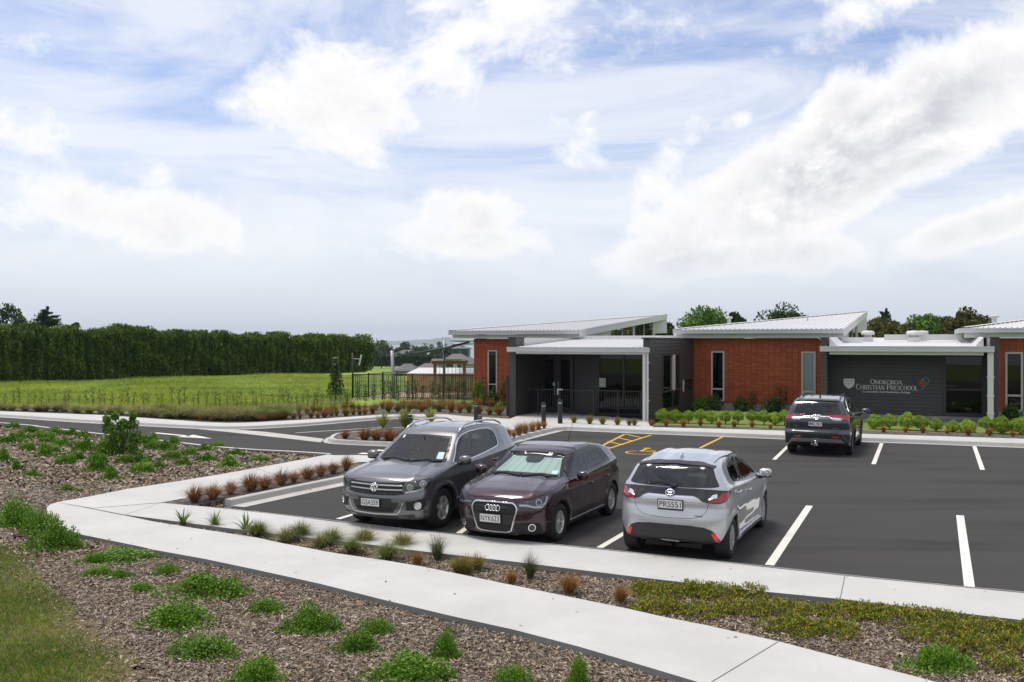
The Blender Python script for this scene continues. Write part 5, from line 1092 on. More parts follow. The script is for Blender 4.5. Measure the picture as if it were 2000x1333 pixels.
class Car:
    def __init__(s, name, label, S, loc, heading, paint, group=None, res=.022):
        s.S = S; s.root = thing(name, label, 'car', (loc[0], loc[1], 0), math.atan2(heading[1], heading[0]), group)
        s.V, s.Q = body_grid(S, res); s.paint = paint; s.alive = np.ones(len(s.Q), bool)
    def frame(s, view, side=1):
        if isinstance(view, str):
            e1, e2, d = [np.array(a, float) for a in AX[view]]
            if view == 'S': d = d*side
        else:
            e1, e2, d = view
        return e1, e2, d
    def project(s, pts2, view, side=1, off=.004):
        e1, e2, d = s.frame(view, side); P = np.asarray(pts2, float); B = P[:, :1]*e1+P[:, 1:2]*e2
        far = 3.2; depth = {'S': .05, 'F': .3, 'R': .3, 'T': .4}.get(view if isinstance(view, str) else '', None)
        if isinstance(view, str): A = B+d*far if view != 'S' else B+d*1.3; E = B+d*depth
        else: A = B+d*3.2; E = B+d*.7
        X, ok = solve(s.S, A, E); n = grad(s.S, X); return X+n*off, n
    def glazing(s, union, glasses, side, trim=None, frit=None, band=.012, trim_w=.016, glass=None):
        for g in glasses: s.cut(inset(g, -.004), 'S', side)
        f = s.patch('window_band', union, 'S', frit or m_frit, side, .003, holes=[inset(g, band*0) for g in glasses], thick=.005, sp=.028)
        for g in glasses: s.patch('side_window', inset(g, -.004), 'S', glass or m_cglass, side, .0012, thick=0)
        if trim is not None: s.patch('window_trim', inset(union, -trim_w), 'S', trim, side, .006, holes=[inset(union, .002)], thick=.006, sp=.02)
        return f
    def cut(s, poly, view, side=1, snap=True, zmin=None, keep=False):
        """remove the body faces inside an outline, rim snapped onto it; returns the removed piece (verts, quads)"""
        e1, e2, d = s.frame(view, side); P2 = np.stack([s.V@e1, s.V@e2], 1); cen = s.V[s.Q].mean(1); c2 = np.stack([cen@e1, cen@e2], 1)
        a, b, c_, d_ = [s.V[s.Q[:, i]] for i in range(4)]; nr = np.cross(c_-a, d_-b); facing = (nr@d) > .0
        if view == 'S': facing = (cen[:, 1]*side > .35)&(np.abs(nr[:, 1]) > .12*np.linalg.norm(nr, axis=1))
        if view == 'T': facing &= cen[:, 2] > .6
        sel = s.alive & facing & inpoly(c2, poly)
        rest = s.alive & ~sel; s.alive = rest
        vs, vr = np.unique(s.Q[sel]), np.unique(s.Q[rest]); rim = np.intersect1d(vs, vr)
        if snap and len(rim):
            q, dist = near_poly(P2[rim], poly); ok = dist < .05; r2 = rim[ok]
            X, _ = s.project(q[ok], view, side, 0.0); good = np.linalg.norm(X-s.V[r2], axis=1) < .08; s.V[r2[good]] = X[good]
        if keep:
            mp = -np.ones(len(s.V), int); mp[vs] = np.arange(len(vs)); return s.V[vs].copy(), mp[s.Q[sel]], np.isin(vs, rim)
    def panel(s, name, poly, view, side=1, parent=None, gap=.006, holes=()):
        """a body panel of its own (door, bonnet, tailgate) with an open seam round it"""
        V, Qd, rim = s.cut(poly, view, side, keep=True)
        e1, e2, d = s.frame(view, side); idx = np.where(rim)[0]; P2 = np.stack([V@e1, V@e2], 1); ins = np.array(inset(poly, gap)); q, dist = near_poly(P2[idx], ins)
        ok = dist < .05; X, _ = s.project(q[ok], view, side, 0.0); gd = np.linalg.norm(X-V[idx[ok]], axis=1) < .05; V[idx[ok][gd]] = X[gd]
        alive = np.ones(len(Qd), bool)
        for h in holes:
            cen = V[Qd].mean(1); alive &= ~inpoly(np.stack([cen@e1, cen@e2], 1), h)
        o = mesh_np(name, V, Qd[alive], s.paint, parent or s.root, smooth=True); return o
    def seam(s, poly, view, side=1, w=.03):
        s.ring('panel_seam', poly, view, m_rubber, side, w_out=w/2, w_in=w/2, off=-.012)
    def patch(s, name, poly, view, m, side=1, off=.004, holes=(), parent=None, sp=.03, thick=.006, smooth=True):
        e1, e2, d = s.frame(view, side); poly = clean(poly); holes = [clean(h) for h in holes]; loops = [poly]+[list(h) for h in holes]; pts, ed = [], []
        for lp in loops:
            dn = []
            for i in range(len(lp)):
                a, b = np.array(lp[i]), np.array(lp[(i+1) % len(lp)]); k = max(1, int(np.ceil(np.linalg.norm(b-a)/(sp*.8))))
                dn += [tuple(a+(b-a)*t/k) for t in range(k)]
            b0 = len(pts); pts += dn; ed += [(b0+i, b0+(i+1) % len(dn)) for i in range(len(dn))]
        P = np.array(poly); lo, hi = P.min(0), P.max(0)
        gx, gy = np.meshgrid(np.arange(lo[0]+sp/2, hi[0], sp), np.arange(lo[1]+sp/2, hi[1], sp)); g = np.stack([gx.ravel(), gy.ravel()], 1)
        if len(g):
            ok = inpoly(g, poly)
            for h in holes: ok &= ~inpoly(g, h)
            g = g[ok]
        if len(g):
            for lp in loops:
                _, dist = near_poly(g, lp); g = g[dist > sp*.35]
                if not len(g): break
        allp = pts+[tuple(p) for p in g]
        r = delaunay_2d_cdt([Vector((p[0], p[1])) for p in allp], ed, [], 0, 1e-6)
        v2 = np.array([(v.x, v.y) for v in r[0]]); T = np.array([f for f in r[2] if len(f) == 3])
        cen = v2[T].mean(1); ok = inpoly(cen, poly)
        for h in holes: ok &= ~inpoly(cen, h)
        T = T[ok]; X, n = s.project(v2, view, side, off)
        V = [X]; Fs = [T]
        a, b, c_ = X[T[:, 0]], X[T[:, 1]], X[T[:, 2]]; fl = (np.cross(b-a, c_-a)*n[T[:, 0]]).sum(1) < 0; T[fl] = T[fl][:, ::-1]
        if thick:
            ec = {}
            for t in T:
                for i in range(3):
                    e_ = (t[i], t[(i+1) % 3]); ec[e_] = 1
            be = [e_ for e_ in ec if (e_[1], e_[0]) not in ec]; be = np.array(be)
            if len(be):
                n0 = len(X); k = len(be); top1, top2 = X[be[:, 0]], X[be[:, 1]]; lo1, lo2 = top1-n[be[:, 0]]*(thick+off), top2-n[be[:, 1]]*(thick+off)
                V.append(np.concatenate([top1, top2, lo2, lo1])); i = np.arange(k)+n0
                Fs.append(np.concatenate([np.stack([i+k, i, i+3*k], 1), np.stack([i+k, i+3*k, i+2*k], 1)]))
        o = mesh_np(name, np.concatenate(V), np.concatenate(Fs), m, parent or s.root, smooth=smooth)
        if thick and len(Fs) > 1:
            sm = np.ones(len(o.data.polygons), bool); sm[len(T):] = False
            if len(sm) == len(o.data.polygons): o.data.polygons.foreach_set('use_smooth', sm)
        return o
    def ring(s, name, poly, view, m, side=1, w_out=.0, w_in=.03, off=.005, parent=None, thick=.006, sp=.03):
        return s.patch(name, inset(poly, -w_out) if w_out else poly, view, m, side, off, holes=[inset(poly, w_in)], parent=parent, thick=thick, sp=sp)
    def line(s, name, pts, view, m, w=.02, side=1, off=.006, parent=None, closed=False, thick=.006):
        P = [np.array(p, float) for p in pts]; L_, R_ = [], []; n = len(P)
        for i in range(n):
            a, b = P[max(i-1, 0)], P[min(i+1, n-1)]; d = (b-a)/(np.linalg.norm(b-a)+1e-9); nn = np.array([-d[1], d[0]])*w/2; L_.append(tuple(P[i]+nn)); R_.append(tuple(P[i]-nn))
        return s.patch(name, L_+R_[::-1], view, m, side, off, parent=parent, sp=max(.02, w*.8), thick=thick)
    def window(s, poly, view, side=1, parent=None, trim=None, glass=None, name='window', band=.022, trim_w=.012, cutit=True, frit=None):
        if cutit: s.cut(inset(poly, band*.6), view, side)
        f = s.ring(name, poly, view, frit or m_frit, side, 0, band, .003, parent, .004)
        s.patch('glass', inset(poly, band-.004), view, glass or m_cglass, side, .0015, parent=f, thick=0)
        if trim is not None: s.ring('window_trim', poly, view, trim, side, trim_w, .0, .007, f, .005) if False else s.patch('window_trim', inset(poly, -trim_w), view, trim, side, .007, holes=[poly], parent=f, thick=.006)
        return f
    def finish(s):
        q = s.Q[s.alive]; used = np.unique(q); mp = -np.ones(len(s.V), int); mp[used] = np.arange(len(used))
        return mesh_np('body', s.V[used], mp[q], s.paint, s.root, smooth=True)
    def arch(s, xw, rr, lip=.03, m=None, w=None):
        S = s.S; n = 40; circ = [(xw+rr*math.cos(t), S['rw']+rr*math.sin(t)) for t in np.linspace(-.5, math.pi+.5, n)]+[(xw-rr*.88, .0), (xw+rr*.88, .0)]
        for sd_ in (1, -1):
            s.cut(circ, 'S', sd_)
            # rolled edge and dark liner
            ts = np.linspace(-.42, math.pi+.42, 30); e = [(xw+(rr+.002)*math.cos(t), S['rw']+(rr+.002)*math.sin(t)) for t in ts]
            X, nn = s.project(e, 'S', sd_, 0.0); Y = X.copy(); Y[:, 1] -= sd_*lip; c0 = np.array([xw, 0, S['rw']]); Y2 = Y.copy(); Z2 = X.copy(); Z2[:, 1] = sd_*(S['hw']-.42)
            V = np.concatenate([X, Y]); k = len(ts); mesh_np('arch_lip', V, [(i, i+1, k+i+1, k+i) for i in range(k-1)], m or s.paint, s.root, smooth=True)
            V = np.concatenate([Y, Z2]); F_ = [(i, i+1, k+i+1, k+i) for i in range(k-1)]; V = np.concatenate([V, [c0*[1, 0, 1]+[0, sd_*(S['hw']-.42), 0]]]); F3 = [(k+i, k+i+1, 2*k, 2*k) for i in range(k-1)]
            mb = MB(); mb.add([tuple(v) for v in V], F_+[f[:3] for f in F3]); mb.build('wheel_liner', m_rubber, s.root)
            if w: s.line('arch_trim', [(xw+(rr+w/2)*math.cos(t), S['rw']+(rr+w/2)*math.sin(t)) for t in np.linspace(-.40, math.pi+.40, 24)], 'S', m, w, sd_, .012, thick=.012)
    def wheels(s, style, rim_m, rr_rim, spokes):
        S = s.S
        for xw in (S['xa'], S['xb']):
            for sd_ in (1, -1):
                wl = bpy.data.objects.new('wheel', None); COL.objects.link(wl); wl.parent = s.root; wl.location = (xw, sd_*(S['hw']-.035-.11), S['rw']); wl.rotation_euler = (0, 0, 0 if sd_ > 0 else math.pi)
                r = S['rw']; t = MB(); t.smooth = True
                t.lathe([(rr_rim-.01, -.10), (rr_rim+.02, -.112), (r-.03, -.112), (r-.006, -.09), (r, -.06), (r, .06), (r-.006, .09), (r-.03, .112), (rr_rim+.02, .116), (rr_rim-.012, .10)], axis='y', k=48, cap=False)
                t.build('tyre', m_tyre, wl)
                m = MB(); m.smooth = True; m.lathe([(rr_rim-.012, -.10), (rr_rim-.03, 0), (rr_rim-.03, .05), (rr_rim-.012, .09), (rr_rim-.002, .103), (rr_rim+.008, .106)], axis='y', k=48, cap=False); m.smooth = False
                m.lathe([(.0, .082), (.028, .088), (.034, .08), (.055, .075), (.06, .05)], axis='y', k=20, cap=False); spokes(m, rr_rim); m.build('rim', rim_m, wl)
                d = MB(); d.lathe([(0, .0), (rr_rim*.72, .0), (rr_rim*.72, -.02), (0, -.02)], axis='y', k=28); d.build('brake_disc', m_disc, wl)
                b_ = MB(); b_.lathe([(0, -.05), (rr_rim-.02, -.05)], axis='y', k=28, cap=False); b_.build('wheel_back', m_rubber, wl)
    def interior(s, col, xd, xs, xrr, zf=.42, roof=1.2, sw=None):
        """dashboard, seats with headrests, steering wheel"""
        hw = s.S['hw']-.14; m = MB(); m.box(-1.5, 1.05, -hw, hw, .24, zf-.1)
        m.box(s.S['xb']-.2, s.S['xb']+.15, -hw, hw, .3, .8); m.build('cabin_floor', m_cabin, s.root)
        d = MB(); d.prism([(xd-.42, -hw+.03), (xd-.42, hw-.03), (xd+.32, hw-.12), (xd+.32, -hw+.12)], .62, s.S['dash']); d.build('dashboard', m_cabin, s.root, bevel=.03)
        for y in (-.36, .36):
            t = MB(); t.box(xs-.05, xs+.42, y-.24, y+.24, .42, .58); t.add([(xs-.12, y-.24, .52), (xs+.06, y-.24, .52), (xs+.06, y+.24, .52), (xs-.12, y+.24, .52), (xs-.30, y-.20, 1.10), (xs-.18, y-.20, 1.12), (xs-.18, y+.20, 1.12), (xs-.30, y+.20, 1.10)], [(0, 1, 5, 4), (1, 2, 6, 5), (2, 3, 7, 6), (3, 0, 4, 7), (4, 5, 6, 7), (0, 3, 2, 1)])
            st = t.build('seat', col, s.root, bevel=.03); h = MB(); h.box(xs-.31, xs-.21, y-.12, y+.12, 1.15, 1.30); h.box(xs-.27, xs-.25, y-.05, y-.03, 1.10, 1.16); h.box(xs-.27, xs-.25, y+.03, y+.05, 1.10, 1.16); h.build('headrest', col, st, bevel=.02)
        t = MB(); t.box(xrr, xrr+.45, -hw+.1, hw-.1, .42, .58); t.add([(xrr-.1, -hw+.12, .5), (xrr+.05, -hw+.12, .5), (xrr+.05, hw-.12, .5), (xrr-.1, hw-.12, .5), (xrr-.26, -hw+.14, .98), (xrr-.16, -hw+.14, 1.0), (xrr-.16, hw-.14, 1.0), (xrr-.26, hw-.14, .98)], [(0, 1, 5, 4), (1, 2, 6, 5), (2, 3, 7, 6), (3, 0, 4, 7), (4, 5, 6, 7), (0, 3, 2, 1)]); st = t.build('rear_seat', col, s.root, bevel=.02)
        for y in (-.38, 0, .38): h = MB(); h.box(xrr-.27, xrr-.18, y-.11, y+.11, 1.0, 1.13); h.build('headrest', col, st, bevel=.02)
        yw = -.36 if sw is None else sw; t = MB(); pts = [(xd-.50-.07*math.sin(a), yw+.18*math.cos(a), s.S['dash']-.02+.17*math.sin(a)) for a in np.linspace(0, 2*math.pi, 25)]; t.tube(pts, .013, 6, cap=False); t.tube([(xd-.5, yw-.17, s.S['dash']-.02), (xd-.5, yw+.17, s.S['dash']-.02)], .014, 6); t.build('steering_wheel', m_frit, s.root)
    def blob(s, name, c, r, m, parent=None, rot=0.0, sq=.75, seg=(18, 12), slope=0):
        """rounded box-like shell (mirror housings, fins)"""
        V, Fq = [], []; nu, nv = seg
        for j in range(nv+1):
            ph = -math.pi/2+math.pi*j/nv
            for i in range(nu):
                th = 2*math.pi*i/nu; f = lambda a: math.copysign(abs(a)**sq, a)
                V.append((f(math.cos(ph))*f(math.cos(th))*r[0], f(math.cos(ph))*f(math.sin(th))*r[1], f(math.sin(ph))*r[2]))
        for j in range(nv):
            for i in range(nu): Fq.append((j*nu+i, j*nu+(i+1) % nu, (j+1)*nu+(i+1) % nu, (j+1)*nu+i))
        V = np.array(V); V[:, 2] += slope*V[:, 1]; ca, sa = math.cos(rot), math.sin(rot); V = V@np.array([[ca, sa, 0], [-sa, ca, 0], [0, 0, 1]])+np.array(c); return mesh_np(name, V, Fq, m, parent or s.root, smooth=True)
    def mirror(s, x, z, m_cap, reach=.10, size=(.075, .115, .075), under=None, blink=None):
        for sd_ in (1, -1):
            X, _ = s.project([(x, z-.03)], 'S', sd_, 0.0); y0 = X[0][1]; yc = y0+sd_*(reach+size[1])
            g = bpy.data.objects.new('door_mirror', None); COL.objects.link(g); g.parent = s.root
            s.blob('mirror_cap', (x-.01, yc, z+.045), size, m_cap, g, sq=.72, slope=0)
            gl = MB(); V = []; k = 20
            P = [(x-.01-size[0]*.93, yc+size[1]*.80*math.copysign(abs(math.cos(t))**.7, math.cos(t)), z+.045+size[2]*.74*math.copysign(abs(math.sin(t))**.7, math.sin(t))) for t in np.linspace(0, 2*math.pi, k+1)[:-1]]
            gl.add(P+[(p[0]+.03, p[1], p[2]) for p in P], [tuple(range(k))]+[(i, (i+1) % k, k+(i+1) % k, k+i) for i in range(k)]); gl.build('mirror_glass', m_mirror, g)
            st = MB(); st.smooth = True; st.tube([(x+.0, y0-sd_*.03, z-.02), (x-.0, y0+sd_*.05, z-.035), (x-.01, yc-sd_*size[1]*.4, z-.015)], [.032, .028, .035], 10); st.build('mirror_arm', under or m_plastic, g)
            ub = MB(); s.blob('mirror_base', (x-.012, yc, z+.045-size[2]*.62), (size[0]*.92, size[1]*.93, size[2]*.42), under or m_plastic, g, sq=.72)
    def plate(s, txt, view, y0, z0, wd=.36, ht=.125, off=.02, frame=True, parent=None):
        sg = 1 if view == 'F' else -1
        X, n = s.project([(y0, z0)], view, 1, off); c = X[0]; tilt = math.asin(max(-1, min(1, n[0][2]))); up_ = np.array([-sg*math.sin(tilt), 0, math.cos(tilt)])*1.0; out_ = np.array([sg*math.cos(tilt), 0, math.sin(tilt)]); rt = np.array([0, sg*1.0, 0])
        T = lambda a, b, d: tuple(c+rt*a+up_*b+out_*d)
        mb = MB(T)
        if frame: mb.box(-wd/2-.014, wd/2+.014, -ht/2-.014-(.014 if frame == 2 else 0), ht/2+.014, -.012, 0); pf = mb.build('plate_surround', m_plastic, parent or s.root); mb = MB(T)
        mb.box(-wd/2, wd/2, -ht/2, ht/2, -.001, .004); pl = mb.build('number_plate', m_plate, parent or s.root)
        V, Fs = text_mesh(txt, 1.0, .0, .003); xs_ = [v[0] for v in V]; ys_ = [v[1] for v in V]; sx = wd*.90/(max(xs_)-min(xs_)); sy = ht*.72/(max(ys_)-min(ys_)); mx_, my_ = (max(xs_)+min(xs_))/2, (max(ys_)+min(ys_))/2
        mb = MB(T); mb.add([((v[0]-mx_)*sx, (v[1]-my_)*sy, .0055) for v in V], Fs); mb.build('plate_lettering', m_ink, pl); return pl
    def ovals(s, name, rings, view, y0, z0, m, r=.006, parent=None, off=.012, strokes=()):
        """chrome emblem of ring outlines: rings = (dy, dz, ry, rz)"""
        sg = 1 if view == 'F' else -1; X, n = s.project([(y0, z0)], view, 1, off); c = X[0]; nn = n[0]; up_ = np.array([-nn[2]*np.sign(nn[0]), 0, abs(nn[0])]); rt = np.array([0, sg*1.0, 0])
        mb = MB(); mb.smooth = True
        for (dy, dz, ry, rz) in rings:
            P = [tuple(c+rt*(dy+ry*math.cos(t))+up_*(dz+rz*math.sin(t))) for t in np.linspace(0, 2*math.pi, 33)]; mb.tube(P, r, 6, cap=False)
        for st in strokes: mb.tube([tuple(c+rt*a+up_*b) for a, b in st], r*.9, 6)
        return mb.build(name, m, parent or s.root)

m_rubber = mat('black_rubber', (.010, .010, .010), .8, var=.1); m_tyre = mat('tyre_rubber', (.010, .010, .010), .8, var=.25, scale=14, bump=.15, bscale=120)
m_plastic = mat('black_plastic', (.020, .020, .021), .5, var=.08); m_gloss = mat('gloss_black', (.006, .006, .007), .08, var=.05, coat=.6); m_frit = mat('window_band_black', (.008, .008, .009), .12, var=.05)
m_chrome = mat('chrome', (.82, .83, .84), .12, 1.0, var=.02); m_satin = mat('satin_chrome', (.66, .67, .68), .28, 1.0, var=.02); m_disc = mat('brake_disc_steel', (.16, .15, .14), .45, .8, var=.2, scale=10)
m_cabin = mat('cabin_plastic', (.022, .022, .023), .8, var=.1); m_seat = mat('seat_cloth', (.030, .030, .032), .9, var=.15, scale=8); m_seat2 = mat('seat_cloth_grey', (.05, .05, .052), .9, var=.15, scale=8)
m_plate = mat('plate_white', (.70, .70, .68), .4, var=.02); m_ink = mat('plate_ink', (.010, .010, .010), .5, var=.02); m_mirror = mat('mirror_silver', (.75, .78, .8), .03, 1.0, var=.01)
m_cglass = glassmat('car_glass', (.80, .88, .86), .03, .01); m_cglass_md = glassmat('car_glass_green', (.52, .60, .57), .05, .01); m_cglass_dk = glassmat('car_glass_tinted', (.10, .115, .12), .03, .01)
m_red = mat('red_lens', (.26, .006, .008), .12, var=.1, coat=1.0); m_redr = mat('red_reflector', (.85, .03, .02), .25, var=.1, coat=.5); m_clearl = mat('lamp_reflector', (.66, .68, .70), .2, .45, var=.1, scale=30); m_amber = mat('amber_lens', (.55, .16, .02), .2, var=.1, coat=1)
m_lens = glassmat('lamp_cover', (.93, .95, .96), .02, .01); m_rim = mat('alloy_silver', (.60, .59, .57), .34, .55, var=.06); m_rim_y = mat('wheel_cover_silver', (.42, .43, .44), .34, .6, var=.05); m_rim_d = mat('alloy_grey', (.20, .20, .21), .3, .9, var=.05)
m_sticker = mat('paper_sticker', (.45, .62, .72), .6, var=.1); m_darkl = mat('lamp_housing', (.05, .052, .055), .25, var=.1)
def carpaint(name, col, metal=.55, rough=.34, flake=.12):
    m, nt, b = newmat(name); Lk = nt.links.new; tcn = nd(nt, 'ShaderNodeTexCoord'); n = nd(nt, 'ShaderNodeTexNoise'); n.inputs['Scale'].default_value = 900; n.inputs['Detail'].default_value = 1; Lk(tcn.outputs['Object'], n.inputs[0])
    n2 = nd(nt, 'ShaderNodeTexNoise'); n2.inputs['Scale'].default_value = 2.2; n2.inputs['Detail'].default_value = 6; Lk(tcn.outputs['Object'], n2.inputs[0])
    mx = nd(nt, 'ShaderNodeMix', data_type='RGBA'); Lk(n.outputs[0], mx.inputs[0]); mx.inputs[6].default_value = c4([c*(1-flake) for c in col]); mx.inputs[7].default_value = c4([min(1, c*(1+flake)) for c in col])
    g = nd(nt, 'ShaderNodeNewGeometry'); mb = nd(nt, 'ShaderNodeMix', data_type='RGBA'); Lk(g.outputs['Backfacing'], mb.inputs[0]); Lk(mx.outputs[2], mb.inputs[6]); mb.inputs[7].default_value = (.06, .06, .06, 1); Lk(mb.outputs[2], b.inputs['Base Color'])
    b.inputs['Metallic'].default_value = metal; b.inputs['Coat Weight'].default_value = 1.0; b.inputs['Coat Roughness'].default_value = .03; b.inputs['Coat IOR'].default_value = 1.55
    r = nd(nt, 'ShaderNodeMapRange'); Lk(n2.outputs[0], r.inputs[0]); r.inputs[3].default_value = rough-.05; r.inputs[4].default_value = rough+.08; Lk(r.outputs[0], b.inputs['Roughness']); return m
def spoke_set(n, w0, w1, pair=0.0, y0=.07, y1=.085, thick=.03, rot=0.0, curve=0):
    def f(m, R_):
        for i in range(n):
            for dx in ((-pair, pair) if pair else (0,)):
                a = 2*math.pi*i/n+rot; ca, sa = math.cos(a), math.sin(a); pr = []
                for (r, w_, y) in ((.03, w0, y0), (R_*.45, (w0+w1)/2*.85, y1-.012), (R_-.015, w1, y1)):
                    dd = dx*(r/R_)*1.0+dx*.35
                    for sgn in (-1, 1):
                        t = dd+sgn*w_/2; pr.append((r*ca-t*sa, y, r*sa+t*ca)); pr.append((r*ca-t*sa*1.1, y-thick, r*sa+t*ca))
                m.add(pr, [(0, 2, 6, 4), (4, 6, 10, 8), (1, 0, 4, 5), (5, 4, 8, 9), (2, 3, 7, 6), (6, 7, 11, 10)])
    return f
def place(contact_px, local, heading_deg, front=True):
    """car origin from the ground contact of one wheel; heading: degrees the car's axis is turned from straight ahead"""
    p = np.array(at(*contact_px, 0)[:2]); h = np.array([math.sin(R(heading_deg)), math.cos(R(heading_deg))]); h = -h if front else h; lft = np.array([-h[1], h[0]])
    return tuple(p-h*local[0]-lft*local[1]), tuple(h)
SPEC = {}
SPEC['vw'] = dict(hw=.905, h=1.68, x0=-2.26, x1=2.18, xa=1.302, xb=-1.302, rw=.35, bowf=.17, bowr=.12, crown=.045, dash=1.0,
    top=[(2.3,.86),(2.12,.905),(1.9,.985),(1.5,1.05),(1.1,1.095),(1.0,1.115),(.30,1.575),(.05,1.635),(-.4,1.66),(-.9,1.655),(-1.4,1.61),(-1.75,1.55),(-1.88,1.49),(-2.1,1.2)],
    nose=[(.15,2.0),(.22,2.08),(.30,2.13),(.42,2.165),(.55,2.17),(.66,2.16),(.70,2.14),(.85,2.13),(.93,2.08),(1.0,2.0)], tail=[(.15,-2.05),(.3,-2.14),(.5,-2.18),(.75,-2.18),(.95,-2.13),(1.1,-2.09),(1.3,-1.99),(1.5,-1.87),(1.7,-1.75)],
    plan=[(-2.3,.22),(-2.0,.13),(-1.7,.07),(-1.3,.025),(-.8,.005),(0,0),(1.2,.01),(1.7,.035),(2.1,.07)], side=[(.2,.07),(.3,.035),(.45,.02),(.52,.004),(.72,.0),(.80,.006),(.86,.0),(.95,.02),(1.05,.04)], belt=[(2,.98),(1.0,1.02),(0,1.05),(-1.2,1.10),(-2.2,1.13)],
    shoulder=.03, tumble=.44, flare=.018, nk=.17, np=6, nk2=.20, tk=.12, tp=5, tk2=.12, bot=[(-2.3,.38),(-1.9,.26),(-1.4,.22),(1.5,.22),(1.95,.22),(2.2,.24)],
    creases=[((.50,.66),.05,.016,.9,2.1)], k=.022)
SPEC['a1'] = dict(hw=.87, h=1.43, x0=-1.94, x1=2.03, xa=1.235, xb=-1.235, rw=.305, bowf=.20, bowr=.14, crown=.045, dash=.86,
    top=[(2.2,.70),(1.98,.775),(1.75,.865),(1.4,.935),(1.05,.985),(.92,1.005),(.18,1.345),(-.05,1.395),(-.4,1.42),(-.8,1.405),(-1.2,1.355),(-1.5,1.29),(-1.62,1.24),(-1.9,1.0)],
    nose=[(.12,1.88),(.18,1.96),(.26,2.0),(.4,2.02),(.55,2.025),(.68,2.005),(.76,1.96),(.85,1.86)], tail=[(.15,-1.80),(.25,-1.85),(.4,-1.92),(.6,-1.93),(.8,-1.90),(.95,-1.86),(1.1,-1.77),(1.25,-1.64),(1.4,-1.5)],
    plan=[(-1.95,.08),(-1.5,.03),(-1.1,.0),(0,.01),(1.0,.005),(1.5,.03),(1.95,.09)], side=[(.15,.07),(.22,.04),(.32,.03),(.40,.0),(.55,.012),(.72,.006),(.78,.0),(.83,.012),(.92,.03)], belt=[(1.9,.88),(1.0,.915),(0,.95),(-1,1.0),(-1.7,1.03)],
    shoulder=.03, tumble=.52, flare=.015, nk=.22, np=5, nk2=.22, tk=.12, tp=4.5, tk2=.13, bot=[(-1.95,.34),(-1.6,.24),(-1.2,.17),(1.3,.16),(1.8,.17),(2.0,.17)],
    creases=[((.46,.60),.05,.014,.8,1.9)], k=.022, zc=.55)
SPEC['yaris'] = dict(hw=.848, h=1.51, x0=-1.88, x1=2.07, xa=1.275, xb=-1.275, rw=.31, bowf=.20, bowr=.20, crown=.05, dash=.92,
    top=[(2.2,.66),(2.0,.74),(1.8,.86),(1.45,.96),(1.1,1.04),(.98,1.08),(.30,1.40),(.05,1.47),(-.35,1.505),(-.8,1.49),(-1.2,1.445),(-1.45,1.405),(-1.58,1.385),(-1.62,1.33),(-1.85,1.0)],
    nose=[(.12,1.9),(.2,1.99),(.35,2.05),(.5,2.065),(.62,2.05),(.75,1.98),(.85,1.85)], tail=[(.15,-1.70),(.24,-1.77),(.34,-1.83),(.5,-1.872),(.62,-1.875),(.74,-1.855),(.80,-1.84),(.86,-1.85),(.93,-1.845),(.965,-1.815),(1.02,-1.78),(1.2,-1.68),(1.35,-1.585),(1.42,-1.5)],
    plan=[(-1.9,.05),(-1.6,.015),(-1.3,-.005),(-.9,.012),(-.3,.02),(.4,.015),(1.2,.0),(1.6,.03),(2.0,.09)], side=[(.15,.06),(.22,.025),(.30,.015),(.42,.03),(.55,.018),(.68,.002),(.78,.0),(.85,.012),(.95,.03)], belt=[(1.9,.90),(1.0,.94),(0,.975),(-.8,1.015),(-1.3,1.06),(-1.8,1.09)],
    shoulder=.035, tumble=.50, flare=.022, nk=.2, np=5, nk2=.22, tk=.16, tp=4.5, tk2=.15, bot=[(-1.9,.31),(-1.6,.25),(-1.2,.18),(1.3,.16),(1.8,.17),(2.0,.18)],
    creases=[((.30,.33),.10,-.014,-1.5,.2)], k=.022)
SPEC['rav4'] = dict(hw=.9275, h=1.67, x0=-2.33, x1=2.28, xa=1.345, xb=-1.345, rw=.358, bowf=.16, bowr=.12, crown=.035, dash=1.05,
    top=[(2.4,.85),(2.2,.92),(1.9,1.02),(1.4,1.08),(1.1,1.12),(1.0,1.15),(.38,1.56),(.15,1.62),(-.3,1.655),(-.9,1.65),(-1.5,1.61),(-1.85,1.575),(-1.95,1.52),(-2.2,1.2)],
    nose=[(.2,2.15),(.35,2.23),(.6,2.27),(.8,2.27),(.95,2.2),(1.05,2.0)], tail=[(.2,-2.15),(.32,-2.22),(.45,-2.29),(.62,-2.325),(.70,-2.32),(.72,-2.26),(.95,-2.27),(1.05,-2.26),(1.12,-2.19),(1.3,-2.10),(1.5,-1.99),(1.65,-1.85)],
    plan=[(-2.3,.06),(-1.9,.02),(-1.3,.0),(0,.015),(1.3,.0),(2.0,.06)], side=[(.2,.05),(.35,.02),(.5,.015),(.62,.0),(.8,.0),(.95,.015),(1.08,.04)], belt=[(2,1.0),(1.0,1.03),(0,1.07),(-1,1.12),(-2.2,1.17)],
    shoulder=.03, tumble=.45, flare=.02, nk=.17, np=6, nk2=.15, tk=.14, tp=6, tk2=.10, bot=[(-2.35,.36),(-1.9,.26),(-1.4,.21),(1.9,.22),(2.2,.26)],
    creases=[((.3,.3),.06,-.008,-1.7,.2),((.52,.52),.05,-.008,-1.7,.2)], k=.022)
POSE = {'vw': place((863, 1030.5), (1.302, .84), 25.3), 'a1': place((1092, 1056), (1.235, .81), 26.0), 'yaris': place((1428, 1090), (-1.275, -.79), 25.6, False), 'rav4': place((1664, 888), (-1.345, -.87), 25.5, False)}

